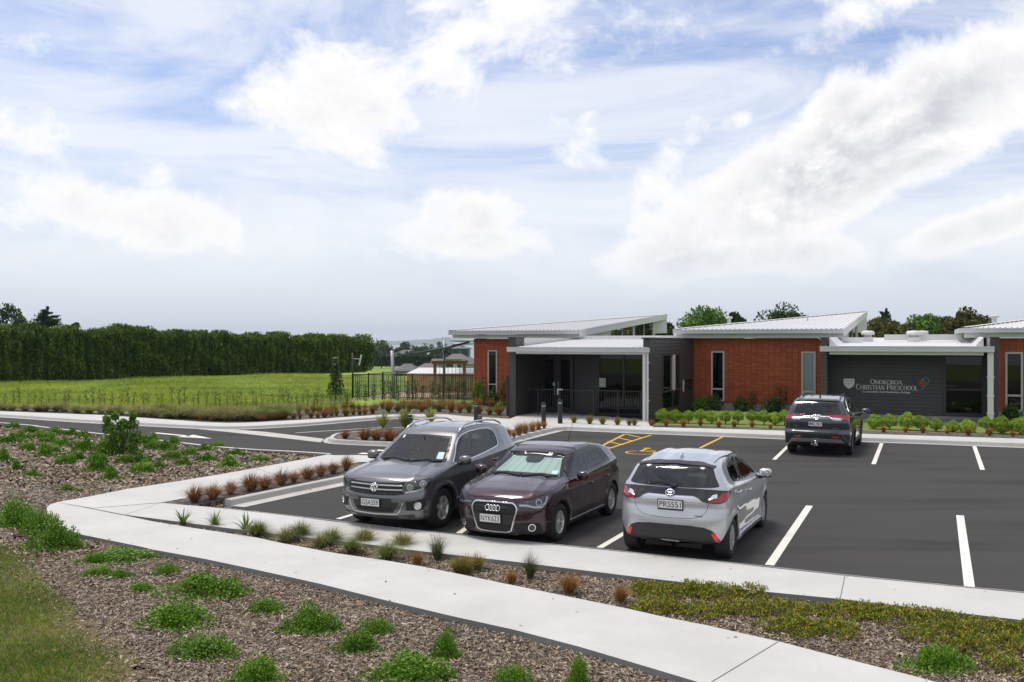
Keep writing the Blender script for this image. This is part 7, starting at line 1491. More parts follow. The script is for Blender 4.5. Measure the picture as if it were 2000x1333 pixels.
# ---- dark blue-grey SUV at the far kerb
def build_rav4():
    (ox, oy), hd = POSE['rav4']; P = carpaint('paint_slate', (.042, .046, .058), .6, .28)
    c = Car('parked_car', 'dark slate SUV with tow ball parked nose towards the dark lettered wall', SPEC['rav4'], (ox, oy), hd, P, res=.025)
    for xw in (c.S['xa'], c.S['xb']): c.arch(xw, .415, .03, m_plastic, .07)
    wr = rounded(sym([(0, 1.535), (.50, 1.528), (.555, 1.505), (.645, 1.20), (.60, 1.180), (0, 1.175)]), .03); c.cut(inset(wr, .03), 'R'); ws = rounded(sym([(.0, 1.50), (.53, 1.48), (.70, 1.13), (0, 1.13)]), .03); c.cut(inset(ws, .03), 'F')
    G = [rounded([(.80, 1.085), (.60, 1.27), (.40, 1.42), (.25, 1.49), (.0, 1.525), (-.04, 1.125)], .03), rounded([(-.12, 1.130), (-.10, 1.530), (-.60, 1.535), (-.82, 1.52), (-.98, 1.19)], .03), rounded([(-1.06, 1.200), (-.93, 1.510), (-1.12, 1.50), (-1.42, 1.32), (-1.50, 1.245)], .03)]
    U = rounded([(.90, 1.062), (.61, 1.29), (.40, 1.44), (.25, 1.507), (.0, 1.545), (-.6, 1.556), (-1.15, 1.525), (-1.46, 1.33), (-1.58, 1.24), (-.9, 1.165), (0, 1.10)], .02)
    for sd_ in (1, -1): c.glazing(U, G, sd_, m_satin, glass=m_cglass_dk, trim_w=.010)
    D1 = rounded([(.93, .42), (.95, .85), (.91, 1.05), (.62, 1.31), (.40, 1.46), (.25, 1.53), (.0, 1.57), (-.08, 1.57), (-.08, .42)], .02); D2 = rounded([(-.087, .42), (-.087, 1.57), (-.6, 1.575), (-.90, 1.56), (-1.02, 1.20), (-1.0, 1.0), (-.92, .85), (-.87, .62), (-.85, .42)], .02)
    for sd_ in (1, -1):
        for D, hx, hzz in ((D1, .06, .965), (D2, -.94+.14, 1.03)):
            d = c.panel('door', D, 'S', sd_); X, n = c.project([(hx, hzz)], 'S', sd_, 0.0); y0 = X[0][1]; hm = MB(); hm.smooth = True; hm.tube([(hx-.10, y0-sd_*.005, hzz), (hx-.07, y0+sd_*.038, hzz+.003), (hx+.055, y0+sd_*.038, hzz+.003), (hx+.085, y0-sd_*.005, hzz)], [.012, .016, .016, .012], 8); hm.build('handle', P, d)
        c.patch('sill_cladding', [(.91, .20), (.91, .40), (-.91, .40), (-.91, .20)], 'S', m_plastic, sd_, .006)
    hatch = rounded(sym([(0, 1.165), (.62, 1.165), (.66, 1.10), (.66, .75), (.60, .715), (0, .705)]), .03); tg = c.panel('tailgate', hatch, 'R')
    f = c.ring('rear_window', wr, 'R', m_gloss, 1, 0, .04, .003); c.patch('glass', inset(wr, .035), 'R', m_cglass_dk, 1, .001, parent=f, thick=0)
    f3 = c.ring('windscreen', ws, 'F', m_frit, 1, 0, .035, .002); c.patch('glass', inset(ws, .03), 'F', m_cglass, 1, .0008, parent=f3, thick=0)
    c.line('wiper', [(.30, 1.200), (.10, 1.215), (-.03, 1.190)], 'R', m_rubber, .03, 1, .02, thick=.02); c.patch('spoiler_lip', rounded(sym([(0, 1.578), (.50, 1.570), (.60, 1.545), (.56, 1.515), (.50, 1.535), (0, 1.543)]), .008), 'R', P, 1, .030, thick=.05, sp=.025)
    c.patch('handle_bar', rounded(sym([(0, 1.165), (.10, 1.163), (.10, 1.135), (0, 1.135)]), .008), 'R', m_chrome, 1, .02, parent=tg, thick=.02)
    c.line('tailgate_trim', [(-.66, 1.035), (-.46, 1.040), (-.34, 1.125), (0, 1.128), (.34, 1.125), (.46, 1.040), (.66, 1.035)][::-1], 'R', m_satin, .020, 1, .010, parent=tg, thick=.014)
    for sd_ in (1, -1):
        vw_ = OBL(180-40, sd_)
        tl = rounded(hz([(-2.19, .34, 1.170), (-2.15, .60, 1.168), (-2.02, .83, 1.160), (-1.92, .885, 1.130), (-1.96, .892, 1.06), (-2.06, .87, 1.015), (-2.14, .72, 1.045), (-2.18, .60, 1.090), (-2.20, .40, 1.105), (-2.20, .35, 1.135)], 180-40), .012); ho = c.patch('tail_lamp', tl, vw_, m_red, 1, .010, thick=.018)
        cl_ = rounded(hz([(-2.20, .40, 1.098), (-2.17, .62, 1.085), (-2.15, .70, 1.062), (-2.19, .56, 1.050), (-2.215, .46, 1.062)], 180-40), .006); c.patch('reverse_lens', cl_, vw_, m_clearl, 1, .014, parent=ho, thick=.008)
        c.patch('reflector', [(sd_*y_, z_) for y_, z_ in [(.60, .575), (.42, .566), (.42, .545), (.61, .548)]][::sd_], 'R', m_redr, 1, .010, thick=.008)
        rl_ = MB(); rl_.smooth = True; rl_.tube([(.05, sd_*.56, 1.60), (-.1, sd_*.56, 1.655), (-.5, sd_*.56, 1.685), (-1.1, sd_*.56, 1.675), (-1.4, sd_*.56, 1.635), (-1.5, sd_*.56, 1.59)], .017, 8); rl_.build('roof_rail', m_plastic, c.root)
        c.line('body_crease', [(1.0, .52), (0, .56), (-.85, .62)], 'S', P, .02, sd_, .008, thick=.02)
    c.patch('skid_panel', rounded(sym([(0, .512), (.66, .500), (.755, .40), (.72, .385), (.64, .405), (0, .405)]), .01), 'R', mat('skid_grey', (.22, .22, .22), .4, .3), 1, .012, thick=.03)
    c.patch('bumper_insert', rounded(sym([(0, .70), (.62, .70), (.60, .615), (0, .605)]), .02), 'R', m_plastic, 1, .002, thick=.01); c.patch('bumper_base', rounded(sym([(0, .40), (.72, .38), (.74, .28), (0, .27)]), .02), 'R', m_plastic, 1, .006, thick=.01)
    c.ovals('emblem', [(0, 0, .066, .044), (0, .002, .020, .042), (0, .016, .046, .020)], 'R', 0, 1.07, m_chrome, .0065, tg, .012)
    c.plate('MRL787', 'R', .02, .918, .36, .122, .022, parent=tg)
    for s_, y_, z_, sz in (('RAV4', .55, .855, (.13, .026)), ('HYBRID', -.52, .80, (.15, .022)), ('AWD', .56, .815, (.08, .018))):
        X, n = c.project([(y_, z_)], 'R', 1, .010); V, Fs = text_mesh(s_, 1, 0, .02); xs_ = [v[0] for v in V]; ys_ = [v[1] for v in V]; mx_, my_ = (max(xs_)+min(xs_))/2, (max(ys_)+min(ys_))/2; kx, ky = sz[0]/(max(xs_)-min(xs_)), sz[1]/(max(ys_)-min(ys_)); mb = MB(); mb.add([(X[0][0]-.002, X[0][1]-(v[0]-mx_)*kx, X[0][2]+(v[1]-my_)*ky) for v in V], Fs); mb.build('tailgate_script', m_chrome, tg)
    tb = MB(); tb.smooth = True; tb.tube([(-2.25, 0, .33), (-2.36, 0, .33), (-2.40, 0, .36), (-2.40, 0, .42)], .02, 8); tb.lathe([(0, .40), (.018, .41), (.028, .44), (.018, .465), (0, .47)], (-2.40, 0, 0), k=14); tb.build('tow_ball', m_chrome, c.root)
    tb = MB(); tb.box(-2.34, -2.30, -.05, .05, .30, .38); tb.box(-2.34, -2.30, .07, .14, .33, .38); tb.build('tow_socket', m_chrome, c.root, bevel=.008)
    c.interior(m_seat, .95, .1, -.9, sw=-.36); c.blob('roof_fin', (-1.35, 0, 1.655), (.08, .022, .045), m_plastic, sq=.9)
    c.mirror(.82, 1.06, P, .06, (.090, .120, .085), under=m_plastic)
    c.wheels('five', m_rim_d, .225, spoke_set(5, .05, .07, pair=.0, y0=.075, y1=.095, rot=.1)); c.finish(); return c
for fn in (build_vw, build_a1, build_yaris, build_rav4): fn()


# ---------------------------------------------------------------- tussocks
gr_red = LG('tussock_rust', (.10, .040, .014), (.24, .105, .040), (.38, .20, .085), trans=.15); gr_green = LG('tussock_green', (.065, .11, .016), (.17, .22, .045), (.34, .34, .12), trans=.2); gr_pale = LG('tussock_pale', (.12, .13, .035), (.26, .25, .09), (.40, .36, .16), trans=.2)
gr_olive = LG('tussock_olive', (.07, .085, .014), (.19, .17, .03), (.33, .22, .06), trans=.15); gr_orange = LG('tussock_orange', (.13, .055, .012), (.33, .15, .03), (.45, .28, .09), trans=.15); gr_dark = LG('tussock_tall_green', (.03, .06, .012), (.08, .11, .03), (.18, .13, .06), trans=.15)
def tuss(m, n, h, sp, dr, w, k=3, seed=0, lean=(0, 0)):
    out_ = []
    for i in range(k):
        V, Fq = blades(n, np.random.default_rng(seed+i), h, sp, dr, w, .08, 4, .4, lean); out_.append(data_np('blades', V, Fq, m))
    return out_
T_RED = tuss(gr_red, 650, .62, .56, .60, .007, seed=100, lean=(.07, 0)); T_GRN = tuss(gr_green, 900, .62, .56, .50, .008, seed=110, lean=(.06, 0)); T_PAL = tuss(gr_pale, 560, .5, .52, .6, .009, seed=120); T_OLI = tuss(gr_olive, 420, .60, .40, .4, .009, seed=130); T_ORG = tuss(gr_orange, 380, .60, .38, .4, .009, seed=140); T_TAL = tuss(gr_dark, 380, .9, .46, .35, .006, seed=150)
def tussock(kind, px, base, hpx, label, group, z=-.03, wk=1.0, name='tussock'):
    p = at(px, base, z); H = hpx/F*p[1]; h0 = {id(T_RED): .56, id(T_GRN): .58, id(T_PAL): .42, id(T_OLI): .58, id(T_ORG): .60, id(T_TAL): .88}[id(kind)]; s = H/h0
    return inst(name, kind[random.randrange(3)], p, (s*wk, s*wk, s), random.uniform(-.6, .6), label, 'grass tuft', group)
KB = [(380,981,35,1.2),(415,975,32,1.35),(450,966,30,1.0),(490,959,36,1.3),(517,955,30,1.2),(549,947.5,32,1.25),(574,942.5,24,1),(600,936,28,1.3),(626,930,28,1.1),(650,925,26,1.15),(676,920,33,.8)]
slab('kerb_bed_bark', [(316,982.2),(361,974),(395,966.4),(490,945.8),(560,930.8),(650,912.8),(699,904.5),(712,909),(706,922),(600,943.5),(520,961),(452,974),(400,984),(385,986.5)], .04, -.1, m_mulch)
for i, (px, b, h, wk) in enumerate(KB): tussock(T_RED, px, b, h, nth(i)+' rust-brown tussock from the path fork end of the raised kerb bed', 'rust tussocks in the kerb bed', .04, wk)
ST = [('G',502,1050,34),('P',559,1061,30),('G',585,1054,36),('P',626,1071,28),('G',647,1064,34),('G',687,1083,32),('P',712,1064,34),('G',757,1094,36),('P',785,1073,34),('R',815,1105,30),('T',854,1095,54),('O',895,1120,34),('O',909,1123,40),('O',932,1114,34),('R',1000,1142,30),('T',1036,1130,52),('R',1112,1162,46),('R',1212,1178,38)]
KN = {'G': (T_GRN, 'bright green', 1.2), 'P': (T_PAL, 'pale straw-green', 1.0), 'R': (T_ORG, 'small orange-brown', 1.15), 'T': (T_TAL, 'tall dark feathery', 1.2), 'O': (T_OLI, 'olive and rust', 1.2)}
for i, (k, px, b, h) in enumerate(ST): tussock(KN[k][0], px, b, h, KN[k][1]+' tussock, '+nth(i)+' along the bark strip between the two footpaths', 'tussocks between the footpaths', -.03, KN[k][2])
# strap-leaved clumps
m_strap = LG('strap_leaf', (.045, .10, .015), (.10, .19, .03), (.18, .28, .05), trans=.2); m_cord = LG('cordyline_leaf', (.14, .17, .03), (.27, .30, .06), (.42, .42, .12), trans=.2)
def strap(n, h, sp, w, m, seed, droop=.35): V, Fq = blades(n, np.random.default_rng(seed), h, sp, droop, w, .04, 5, .4); return data_np('straps', V, Fq, m)
for (px, b, h, nn_, lb) in ((357,1030,36,30,'spiky green strap-leaf clump nearest the fork of the paths'),(420,1034,38,120,'fine arching grass clump second from the path fork'),(480,1043,42,28,'tall spiky strap-leaf clump beside the first bright tussock')):
    p = at(px, b, -.03); H = h/F*p[1]; o = inst('strap_plant', strap(nn_, 1, .8, .09 if nn_ < 50 else .03, m_strap, px), p, (H, H, H), 0, lb, 'plant')
for (px, b, h, lb) in ((748,838,35,'yellow-green spiky cordyline, leftmost in the island bed'),(793,841,48,'tall yellow-green spiky cordyline beside the island bollard'),(842,828,34,'yellow-green spiky cordyline showing above the grey SUV roof')):
    p = at(px, b, .09); H = h/F*p[1]; inst('cordyline', strap(110, 1, .75, .055, m_cord, px, .45), p, (H, H, H), 0, lb, 'plant')
for i, (px, b, h, wk) in enumerate([(674,858,20,1.1),(712,861,28,1.2),(735,861,26,1.2),(760,862,28,1.4),(785,862,24,1.2)]): tussock(T_RED, px, b, h, nth(i)+' rust tussock from the rounded tip of the island bed', 'rust tussocks in the island bed', .085, wk)
for i, (px, b, h) in enumerate([(981,860,18),(991,857.5,26),(1004,855,16),(1014,851,28),(1026,847.5,26),(1040,843.5,24),(1052,840.5,22),(1063,837.5,18)]): tussock(T_ORG, px, b, h, nth(i)+' rust tussock along the raised bed above the plum hatchback', 'rust tussocks in the raised bed', .118, .9)
FT = [(1121,827,17),(1152,829,20),(1177,830,18),(1206,831,18),(1229,832,14),(1239,832,16),(1272,833,15),(1301,833,16),(1335,834,18),(1368,832,15),(1404,835,17),(1434,835,16),(1469,835,14),(1505,838,11),(1726,845,15),(1769,845,13),(1803,846,16),(1850,848,12),(1891,851,18),(1933,851,18),(1978,853,14)]
for i, (px, b, h) in enumerate(FT): tussock([T_OLI, T_ORG][i > 5], px, b, h, nth(i)+' small tawny tussock along the frontage bark strip from the porch end', 'tawny tussocks along the frontage', .095, 1.1)
rp = np.random.default_rng(77); cnt = 0
def row(kinds, x0, x1, step, yf, h, zz=-.03, lb='', grp='', wk=1.1):
    x = x0; i = 0
    while x < x1:
        k = kinds[rp.integers(len(kinds))]; tussock(k, x+rp.uniform(-4, 4), yf(x)+rp.uniform(-1.2, 1.2), h*rp.uniform(.75, 1.25), nth(i)+' '+lb, grp, zz, wk*rp.uniform(.85, 1.2)); x += step*rp.uniform(.8, 1.2); i += 1
ft_ = lambda off: (lambda x: float(np.interp(x, [0, 200, 340, 420, 490, 615, 740, 870, 995], [803, 811, 820, 824.5, 825, 818.5, 810, 808.5, 817]))-off)
row([T_PAL], 4, 345, 21, ft_(2), 18, lb='pale straw tussock edging the far footpath near the bush', grp='pale tussocks edging the far footpath', wk=1.4)
row([T_PAL, T_PAL, T_GRN], 330, 560, 13, ft_(4), 20, lb='yellow-green tussock in the drift by the bend of the far footpath', grp='yellow-green tussocks at the path bend', wk=1.5); row([T_PAL, T_GRN], 300, 560, 14, ft_(10), 19, lb='pale tussock in the back row at the bend of the far footpath', grp='pale tussocks behind the path bend', wk=1.6)
row([T_ORG, T_RED, T_OLI], 395, 740, 14, ft_(2), 16, lb='rust tussock edging the far footpath before the bar fence lawn', grp='rust tussocks along the far footpath'); row([T_ORG, T_OLI], 540, 900, 15, ft_(10), 18, lb='tawny tussock in the back row of the far bark bed', grp='tawny tussocks at the back of the far bed')
row([T_OLI, T_ORG, T_OLI], 760, 985, 19, ft_(4), 20, lb='olive tussock in the bark bed beside the entrance paving', grp='olive tussocks beside the entrance'); row([T_OLI, T_ORG], 790, 985, 24, lambda x: 797, 19, lb='olive tussock below the black bar fence', grp='olive tussocks below the bar fence')
# ---------------------------------------------------------------- leafy mats and bushes
lf_mat = LG('leaf_groundcover', (.040, .105, .008), (.085, .20, .014), (.155, .31, .026), (.24, .40, .045), rough=.35, trans=.25); lf_brite = LG('leaf_bright', (.06, .15, .010), (.12, .25, .02), (.20, .33, .04), rough=.4); lf_lime = LG('leaf_lime', (.13, .23, .014), (.26, .39, .025), (.40, .52, .06), rough=.4)
def mound(m, seed, n=1500, leaf=.055, lobes=9, flat=.75, lw=.8, thin=.16):
    """low spreading bush of unit radius: overlapping lobes of leaves on short stems"""
    rg = np.random.default_rng(seed); P = []
    for i in range(lobes):
        a = rg.uniform(0, 2*np.pi); d = rg.uniform(.1, .72) if i else 0; r = rg.uniform(.26, .48) if i else .55; c = np.array([d*np.cos(a), d*np.sin(a), 0]); k = n//lobes
        q = rg.normal(0, 1, (k, 3)); q /= np.linalg.norm(q, axis=1)[:, None]; q[:, 2] = np.abs(q[:, 2]); q *= rg.uniform(.55, 1.12, (k, 1))*r; q[:, 2] *= rg.uniform(.8, 1.25)*flat/r*(.55+.45*(1-d)); P.append(q+c)
    k = int(n*thin); a = rg.uniform(0, 2*np.pi, k); d = rg.uniform(.6, 1.15, k); P.append(np.stack([d*np.cos(a), d*np.sin(a), rg.uniform(.02, .12, k)], 1))
    P = np.concatenate(P); V, Fc = leaf_quads(P, leaf, leaf*lw, rg, up=.1); V[:, 2] = np.maximum(V[:, 2], .0); return data_np('leaves', V, Fc, m)
MD = [mound(lf_mat, s, 3600, .075) for s in (1, 2, 3, 4)]; MF = [mound(lf_mat, s, 1900, .12, flat=.6) for s in (5, 6, 7)]; MBR = [mound(lf_brite, s, 2600, .075, flat=.4) for s in (8, 9)]
NM = [((262,422),1173,1235),((322,470),1233,1293),((430,560),1280,1347),((536,669),1177,1243),((475,562),1168,1203),((696,769),1203,1243),((636,750),1230,1281),((700,895),1272,1345),((839,905),1226,1292),((960,1042),1293,1345),((1095,1157),1280,1345),((35,172),1012,1079),((-20,80),972,1035),((300,350),1096,1125),((145,230),1106,1128),((150,310),1070,1103),((243,305),1143,1160),((40,118),988,1048),((150,215),1078,1104),((205,262),1112,1132)]
NL = ['dark leafy ground-cover shrub nearest the lawn corner','leafy ground-cover shrub below the one nearest the lawn','dark leafy shrub cut by the bottom edge at the lower left','wide leafy shrub with ragged lobes below the bright green patch','small leafy sprig left of the wide ragged shrub','small rounded leafy shrub close under the footpath edge','low leafy shrub between the wide ragged one and the bottom edge','broad leafy shrub at the bottom edge below the path','upright leafy shrub by the bottom centre of the bark','small leafy shrub at the bottom edge left of the last sprig','last leafy sprig at the bottom edge beside the path','big dark glossy bush beside the rounded footpath corner','dark leafy bush at the left edge above the big glossy one','small leafy tuft above the bright green patch','flat leafy mat below the big glossy bush','long spreading leafy mat along the path below the glossy bush','small flat leafy mat left of the bright green patch','dark leafy bush joining the glossy bush to the one at the left edge','light leafy mat close below the glossy bush','tiny leafy sprig right of the flat mat below the glossy bush']
def setmat(lib, x0, x1, top, base, z, lb, grp, i, cat='shrub', name='leafy_shrub'):
    pf = at((x0+x1)/2, base, z); Rm = (x1-x0)/2/F*pf[1]; ry = Rm*.62; Y = pf[1]+ry*.9; X = ((x0+x1)/2-CX)/F*Y; zt = EYE-(top-HY)/F*(Y+ry*.1); h = max(.12, zt-z)
    return inst(name, lib[i % len(lib)], (X, Y, z), (Rm*.98, ry, h/(.80 if lib is MD else .62 if lib is MF else .42)), random.uniform(-.4, .4), lb, cat, grp)
for i, ((x0, x1), t_, b_) in enumerate(NM): setmat(MD, x0, x1, t_, b_, -.03, NL[i], 'leafy shrubs on the near bark', i)
setmat(MBR, 300, 498, 1122, 1176, -.03, 'wide bright green low patch in the bark below the footpath', None, 0, 'ground cover plant', 'bright_mat'); setmat(MBR, 1745, 1905, 1258, 1322, -.03, 'bright clover-like green patch among the olive mats', None, 1, 'ground cover plant', 'bright_mat')
FM = [(55,881,42,19),(88,893,45,27),(128,908,45,24),(217,938,47,27),(190,922,60,35),(280,925,62,24),(322,880,46,20),(370,889,40,16),(400,881,36,15),(405,902,44,17),(462,890,46,13),(448,914,56,24),(362,910,46,17),(8,902,36,26),(32,920,32,20),(65,932,42,15),(132,960,46,14),(125,872,42,18),(22,867,48,20),(80,857,62,15),(140,852,54,15),(168,882,48,28),(260,886,38,24),(285,870,42,19),(245,906,48,20),(208,892,48,22),(25,838,30,14),(310,915,40,16),(508,902,44,12),(-20,870,50,22),(60,846,50,14),(108,848,50,14),(165,856,44,14),(40,858,44,16),(100,866,46,16),(150,898,40,18),(238,862,50,22),(215,872,46,20),(300,878,44,18),(340,868,40,15),(335,898,46,20),(272,905,46,20),(190,905,44,20),(425,875,38,13),(300,862,44,16),(100,885,40,16)]
for i, (px, b, w_, h) in enumerate(sorted(FM)): setmat(MF, px-w_/2, px+w_/2, b-h, b, -.03, nth(i)+' from the left of the green mounding shrubs beside the access road', 'mounding shrubs beside the access road', i, name='mounding_shrub')
# small open-crowned bush
rg = np.random.default_rng(9); p = at(232, 889, -.03); BU = thing('open_bush', 'upright dark green bush with an open ragged crown beside the access road', 'bush', p); mb = MB(); cl_ = [(-.12,0,.30,.42),(.25,.1,.28,.36),(-.30,-.1,.22,.3),(-.05,.0,.62,.30),(-.32,.05,.78,.22),(.10,.05,.88,.17),(.38,.02,.90,.20),(-.12,.0,1.12,.14),(.42,.0,1.12,.10),(-.35,0,1.02,.12),(.45,.1,.50,.22)]
for c in cl_: limb_mb(mb, (0, 0, -.05), (c[0], c[1], c[2]), .03, .01, .08, 4, 6)
mb.build('stems', m_bark, BU); P = np.concatenate([np.array(c[:3])+(lambda q: q/np.linalg.norm(q, axis=1)[:, None])(rg.normal(0, 1, (340, 3)))*rg.uniform(.4, 1, (340, 1))*c[3] for c in cl_]); V, Fc = leaf_quads(P, .085, .045, rg); mesh_np('leaves', V, Fc, lf_mat, BU)
# olive mats: one uncountable ground cover between the paths
lf_ol = LG('leaf_olive_mat', (.050, .085, .006), (.12, .17, .010), (.22, .235, .022), (.36, .21, .035), rough=.5, trans=.15); rg = np.random.default_rng(12); PP = []
for (px, py, rx, ry) in [(1255,1152,28,9),(1290,1158,60,14),(1350,1154,50,12),(1400,1160,60,16),(1470,1160,40,13),(1285,1188,64,15),(1370,1197,60,13),(1450,1192,60,12),(1530,1192,70,13),(1545,1226,62,17),(1620,1232,66,17),(1660,1196,80,16),(1740,1204,80,17),(1830,1212,60,15),(1860,1236,50,14),(1930,1232,66,17),(1890,1262,60,18),(1985,1262,50,22),(1960,1300,40,16),(2030,1240,60,24),(1790,1243,40,10)]:
    c = at(px, py, 0); RX, RY = rx/F*c[1], ry/F*c[1]*c[1]/3.25*.95; k = int(15000*RX*RY); a = rg.uniform(0, 2*np.pi, k); r = np.sqrt(rg.uniform(0, 1, k)); edge = 1+.18*np.sin(a*3+px)+.12*np.sin(a*7+py)
    z = .02+.12*(1-(r)**2.5)*rg.uniform(.35, 1.1, k)+.03*np.sin(a*5+r*9); PP.append(np.stack([c[0]+r*edge*RX*np.cos(a), c[1]+r*edge*RY*np.sin(a), z-.03], 1))
P = np.concatenate(PP); V, Fc = leaf_quads(P, .042, .015, rg, up=.7); om = mesh_np('olive_ground_cover', V, Fc, lf_ol); tag(om, kind='stuff')
# lime topiary balls on short stems
lb_ = []
for s in (1, 2, 3):
    rg = np.random.default_rng(200+s); q = rg.normal(0, 1, (3200, 3)); q /= np.linalg.norm(q, axis=1)[:, None]; bump = 1+.10*np.sin(q[:, :1]*6+s)+.10*np.sin(q[:, 1:2]*7+s)+.08*np.sin(q[:, 2:]*8); q = q*bump*rg.uniform(.80, 1.04, (3200, 1)); V, Fc = leaf_quads(q, .14, .10, rg); lb_.append(data_np('crown', V, Fc, lf_lime))
stem = MB(); stem.smooth = True; stem.tube([(0, 0, -.02), (.01, 0, .3), (0, 0, .7)], [.02, .017, .02], 6); so_ = stem.build('stem', m_bark); sdat = so_.data; bpy.data.objects.remove(so_)
BALLS = [(1295,811,14),(1318,813,14),(1344,813,12.5),(1368,811,12.5),(1390,815,13.5),(1417,814,12.5),(1441.5,813,12.5),(1469,813,12.5),(1492,814,13.5),(1514,818,14),(1532,813,13),(1708.6,824,16),(1737.7,823,15),(1772.6,822,18),(1798,825,15),(1828,829,14),(1861,833.5,13.5),(1889,834.6,17),(1926,826.5,14),(1956,831,20),(1992,832,19),(2024,834,18)]
for i, (px, py, r) in enumerate(BALLS):
    base = float(np.interp(px, [1290, 1535, 1700, 2000], [826, 831.5, 838, 849.5])); p = at(px, base, .09); zc_ = EYE-(py-HY)/F*p[1]; rr = r*.90/F*p[1]
    t = thing('topiary_ball', nth(i)+' lime-green clipped shrub ball along the frontage from the porch', 'shrub', p, 0, 'lime shrub balls along the frontage'); inst('crown', lb_[i % 3], (0, 0, zc_-.09), (rr, rr, rr*.86), i*1.7, parent=t); inst('stem', sdat, (0, 0, 0), (1, 1, max(.3, (zc_-.09)/.7)), 0, parent=t)
def shrub(px, py, r, b_, lf, label, n=900, leaf=.11, tall=1.0, name='wall_shrub', Y=None, leafw=.5):
    Yd = Y or (b_/(vx*(px-CX)/F+vy)); X = (px-CX)/F*Yd; zc_ = EYE-(py-HY)/F*Yd; rr = r/F*Yd; rg = np.random.default_rng(int(px)); t = thing(name, label, 'shrub', (X, Yd, .05)); q = rg.normal(0, 1, (n, 3)); q /= np.linalg.norm(q, axis=1)[:, None]; q *= rg.uniform(.35, 1.1, (n, 1))**.7*(1+.2*np.sin(q[:, :1]*5+px)); q = q*np.array([rr, rr*.8, rr*tall])+np.array([0, 0, zc_-.05]); q[:, 2] = np.maximum(q[:, 2], .03)
    V, Fc = leaf_quads(q, leaf, leaf*leafw, rg); mb = MB()
    for k in range(5): limb_mb(mb, (0, 0, -.05), tuple(q[k*7]), .018, .006, .08, 3, 5)
    mb.build('stems', m_bark, t); mesh_np('leaves', V, Fc, lf, t)
for a in [(1370,791,17,42,lf_brite,'bright green bushy shrub in the corner by the side wall'),(1397,790,15,42.1,lf_mid,'dark twiggy shrub before the narrow window of the middle tile wall',700,.11,1.5),(1447,793,17,42,lf_mid,'rounded dark green shrub against the middle tile wall'),(1470,782,10,42.2,lf_dark,'thin staked climber on the middle tile wall',220,.09,2.0),(1508,794,19,41.9,lf_mid,'leafy green shrub left of the slate SUV'),(1527,775,15,42.2,lf_dark,'wispy tall shrub just above the slate SUV roof corner',260,.09,1.5),(1975,809,19,41,lf_mid,'rounded dark green shrub below the right hand window'),
    (935,772,15,42,lf_lite,'tall yellow-green shrub at the corner of the first red wall',1000,.12,2.2),(963,782,14,41.6,lf_mid,'dark green shrub below the narrow window of the first red wall',700,.12,1.5),(984,765,11,41,lf_brown,'tall reddish shrub beside the black porch pillar',600,.10,2.4),(975,798,11,37.4,lf_brite,'small round bright green ball shrub by the entrance paving')]: shrub(*a)
# saplings planted in rows before the field
def sapling(seed, h=1.1, n=60, lf=None, leaf=.07):
    rg = np.random.default_rng(seed); mb = MB(); mb.tube([(0, 0, 0), (.02, 0, h*.5), (0, .02, h)], [.012, .009, .004], 5); t = np.random.default_rng(seed).uniform(.25, 1, n); P = np.stack([rg.normal(0, .09, n), rg.normal(0, .09, n), t*h], 1); V, Fc = leaf_quads(P, leaf, leaf*.4, rg, up=1)
    o = mesh_np('foliage', V, Fc, lf); d = o.data; bpy.data.objects.remove(o); so_ = mb.build('stem', m_bark); e = so_.data; bpy.data.objects.remove(so_); return d, e
SP = [sapling(300+i, 1.1, 130, lf_brown if i % 2 else lf_dark, .08) for i in range(4)]; SG = [sapling(310+i, 1.35, 260, lf_mid, .10) for i in range(3)]
SC = {}
def sap(px, base, h, lib, lb, grp):
    SC[grp] = SC.get(grp, -1)+1; lb = nth(SC[grp])+' '+lb
    p = at(px, base, -.06); d, e = lib[rp.integers(len(lib))]; s = h/F*p[1]/(1.1 if lib is SP else 1.35); t = thing('sapling', lb, 'sapling', p, rp.uniform(0, 6), grp); t.scale = (s, s, s); inst('foliage', d, (0, 0, 0), parent=t); inst('stem', e, (0, 0, 0), parent=t)
x = 12
while x < 690:
    sap(x+rp.uniform(-4, 4), 800+.004*(x-300)+rp.uniform(-2, 2), rp.uniform(28, 44), SP, 'thin dark sapling in the planted row between field and far path', 'thin saplings along the field edge'); x += 14 if x < 430 else 10
x = 700
while x < 915: sap(x+rp.uniform(-3, 3), 793+rp.uniform(-1.5, 1.5), rp.uniform(36, 50), SG, 'leafy green sapling in the row before the black bar fence', 'leafy saplings before the bar fence'); x += 16
# blossom tree at the fence corner
p = at(656, 781, -.06); rg = np.random.default_rng(50); BT = thing('blossom_tree', 'slim young tree with white blossom at its tip left of the fence corner', 'tree', p); H = (781-697)/F*p[1]; mb = MB(); mb.smooth = True; limb_mb(mb, (0, 0, -.1), (0, 0, H), .03, .008, .01, 5, 6); mb.build('trunk', m_bark, BT)
t_ = rg.beta(1.3, 1.6, 1500); wd = .48*(1-t_)**.7+.08; a = rg.uniform(0, 6.28, 1500); r = wd*rg.uniform(.2, 1, 1500); V, Fc = leaf_quads(np.stack([r*np.cos(a), r*np.sin(a), .25+t_*(H-.3)], 1), .12, .07, rg); mesh_np('crown', V, Fc, lf_dark, BT)
t_ = rg.uniform(.35, 1, 130); wd = .34*(1-t_)+.09; a = rg.uniform(0, 6.28, 130); V, Fc = leaf_quads(np.stack([wd*np.cos(a), wd*np.sin(a), t_*H], 1), .07, .06, rg); mesh_np('blossom', V, Fc, mat('blossom_white', (.62, .62, .50), .7), BT)
